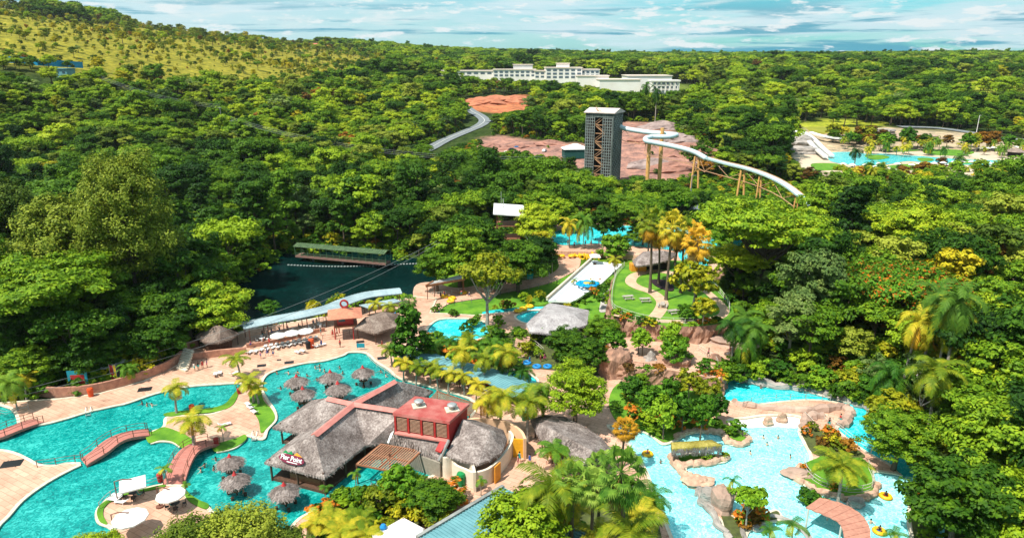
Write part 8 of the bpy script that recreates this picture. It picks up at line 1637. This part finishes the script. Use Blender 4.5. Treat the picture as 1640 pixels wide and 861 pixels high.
def crowd(n, x0, x1, y0, y1, ps, lab, grp, seed, z=DECKZ, sink=0.0, slope=0.0, tops=True):
    rg = random.Random(seed)
    for i in range(n): x = x0 + (x1 - x0) * (i + rg.random()) / n; y = rg.uniform(y0, y1) + slope * (x - x0); person(rg.choice(ps), x, y, rg.uniform(0, 6), lab, z, sink, rg.randrange(6) if tops else None, group=grp)
crowd(9, 400, 515, 553, 558, ('stand', 'walk'), 'guest standing near the white parasols', 'guests near the white parasols', 1, slope=-.16); crowd(7, 405, 520, 538, 541, ('sit',), 'guest seated under the long grey roof', 'guests under the long grey roof', 2, sink=.5, slope=-.2)
crowd(8, 440, 560, 590, 606, ('swim',), 'bather near the upper edge of the central pool', 'bathers in the central pool', 3, WZ, 1.0, tops=False); crowd(6, 690, 800, 604, 612, ('stand', 'sit'), 'guest in the shade of the teal roof', 'guests by the teal roof', 4, slope=.2)
crowd(5, 1190, 1280, 690, 740, ('swim',), 'bather in the open wave pool', 'bathers in the wave pool', 5, WZ, 1.05, tops=False); crowd(5, 820, 880, 720, 750, ('walk', 'stand'), 'guest on the paving behind the oval pavilion', 'guests by the oval pavilion', 6); crowd(6, 905, 985, 392, 400, ('stand', 'walk'), 'guest by the upper pool', 'guests by the upper pool', 7, 4.6)
crowd(5, 690, 790, 478, 470, ('walk', 'stand'), 'guest on the curving walkway', 'guests on the walkway', 8, None); crowd(4, 1060, 1170, 560, 575, ('walk', 'stand'), 'guest on the middle terrace', 'guests on the terrace', 9, TERZ)
k = 0
for i in range(12): place(LO, G(400 + i * 9, 566 - i * 1.7 + (i % 2), DECKZ), rp.uniform(-.3, .3), 1.0, 'white sun lounger in the lower row on the upper paving', 'loungers in the lower row')
for i in range(16): p = T(770 + rp.uniform(0, 380), 0 + rp.uniform(236, 285)); r = bpy.data.objects.new('shrub', TREE_MESH[rp.choice(('s0', 's3', 's2'))][1]); r.location = p; sc_ = rp.uniform(1, 2.4); r.scale = (sc_, sc_, sc_); link(r); tag(r, 'scrubby bush on the red earth', 'shrub', 'scrub on the red earth')
# ------------------------------------------------------------ air
def haze():
    mb = MB(); mb.box((0, 2400, 110), (13000, 5400, 300)); o = mb.build('haze', []); me = o.data
    m = bpy.data.materials.new('haze'); m.use_nodes = True; nt = m.node_tree; nt.nodes.clear(); v = N(nt, 'ShaderNodeVolumePrincipled'); v.inputs['Color'].default_value = (.82, .93, 1, 1); v.inputs['Density'].default_value = 3.5e-5; v.inputs['Anisotropy'].default_value = .2
    ou = N(nt, 'ShaderNodeOutputMaterial'); nt.links.new(v.outputs[0], ou.inputs['Volume']); me.materials.append(m); tag(o, 'thin pale air over the valley', kind='stuff')
haze()

# ------------------------------------------------------------ labels: tell look-alikes apart by their order from the left
ORD = ['leftmost', 'second from the left', 'third from the left', 'fourth from the left', 'fifth from the left', 'sixth from the left', 'seventh from the left', 'eighth from the left', 'ninth from the left', 'tenth from the left', 'eleventh from the left', 'twelfth from the left']
def relabel():
    by = {}
    for o in SC.objects:
        if o.parent is None and o.get('category') and o.get('label'): by.setdefault(o['label'], []).append(o)
    bpy.context.view_layer.update(); dg = bpy.context.evaluated_depsgraph_get(); eye = Vector((0, 0, CAMZ)); rng = random.Random(4)
    hid = [bpy.data.objects[n] for n in ('haze', 'forest', 'undergrowth', 'terrain')]
    for h in hid: h.hide_viewport = True
    bpy.context.view_layer.update(); dg = bpy.context.evaluated_depsgraph_get()
    def seen(o):
        ms = [o] + list(o.children_recursive); names = {m.name for m in ms}; geo = [m for m in ms if m.type == 'MESH' and m.data.vertices]
        hits = []
        for m in geo:
            n = len(m.data.vertices)
            for _ in range(4 if len(geo) < 5 else 2):
                p = m.matrix_world @ m.data.vertices[rng.randrange(n)].co; x, y, d = project([tuple(p)]); x, y = float(x[0]), float(y[0])
                if not (0 < x < 1640 and 0 < y < 861): continue
                dr = (p - eye).normalized(); r = SC.ray_cast(dg, eye + dr * 2, dr)
                if r[0] and r[4] is not None and r[4].original.name in names: hits.append((x, y))
        return (sum(h[0] for h in hits) / len(hits), sum(h[1] for h in hits) / len(hits)) if hits else None
    for lab, L in by.items():
        if len(L) < 2: continue
        V = [(s_, o) for s_, o in ((seen(o), o) for o in L) if s_]
        for o in L: o['group'] = o.get('group') or lab
        if len(V) < 2: 
            for s_, o in V: pass
        rows = [V]; names = ['']
        if len(V) > 12:
            V.sort(key=lambda q: -q[0][1]); k = -(-len(V) // 12); m = -(-len(V) // k); rows = [V[i * m:(i + 1) * m] for i in range(k)]; names = {2: ['nearer row, ', 'farther row, '], 3: ['nearest row, ', 'middle row, ', 'farthest row, ']}.get(k, ['row %s, ' % w for w in ('one', 'two', 'three', 'four', 'five', 'six')[:k]])
        for row, nm in zip(rows, names):
            row.sort(key=lambda q: q[0][0])
            for i, (s_, o) in enumerate(row):
                w = ORD[i] if i < len(row) - 1 or len(row) < 2 else 'rightmost'
                new = nm + w + ', ' + lab
                if len(new.split()) > 16: new = nm + w.replace(' from the left', ' from left') + ', ' + lab
                if len(new.split()) <= 16: o['label'] = new
    for h in hid: h.hide_viewport = False
relabel()
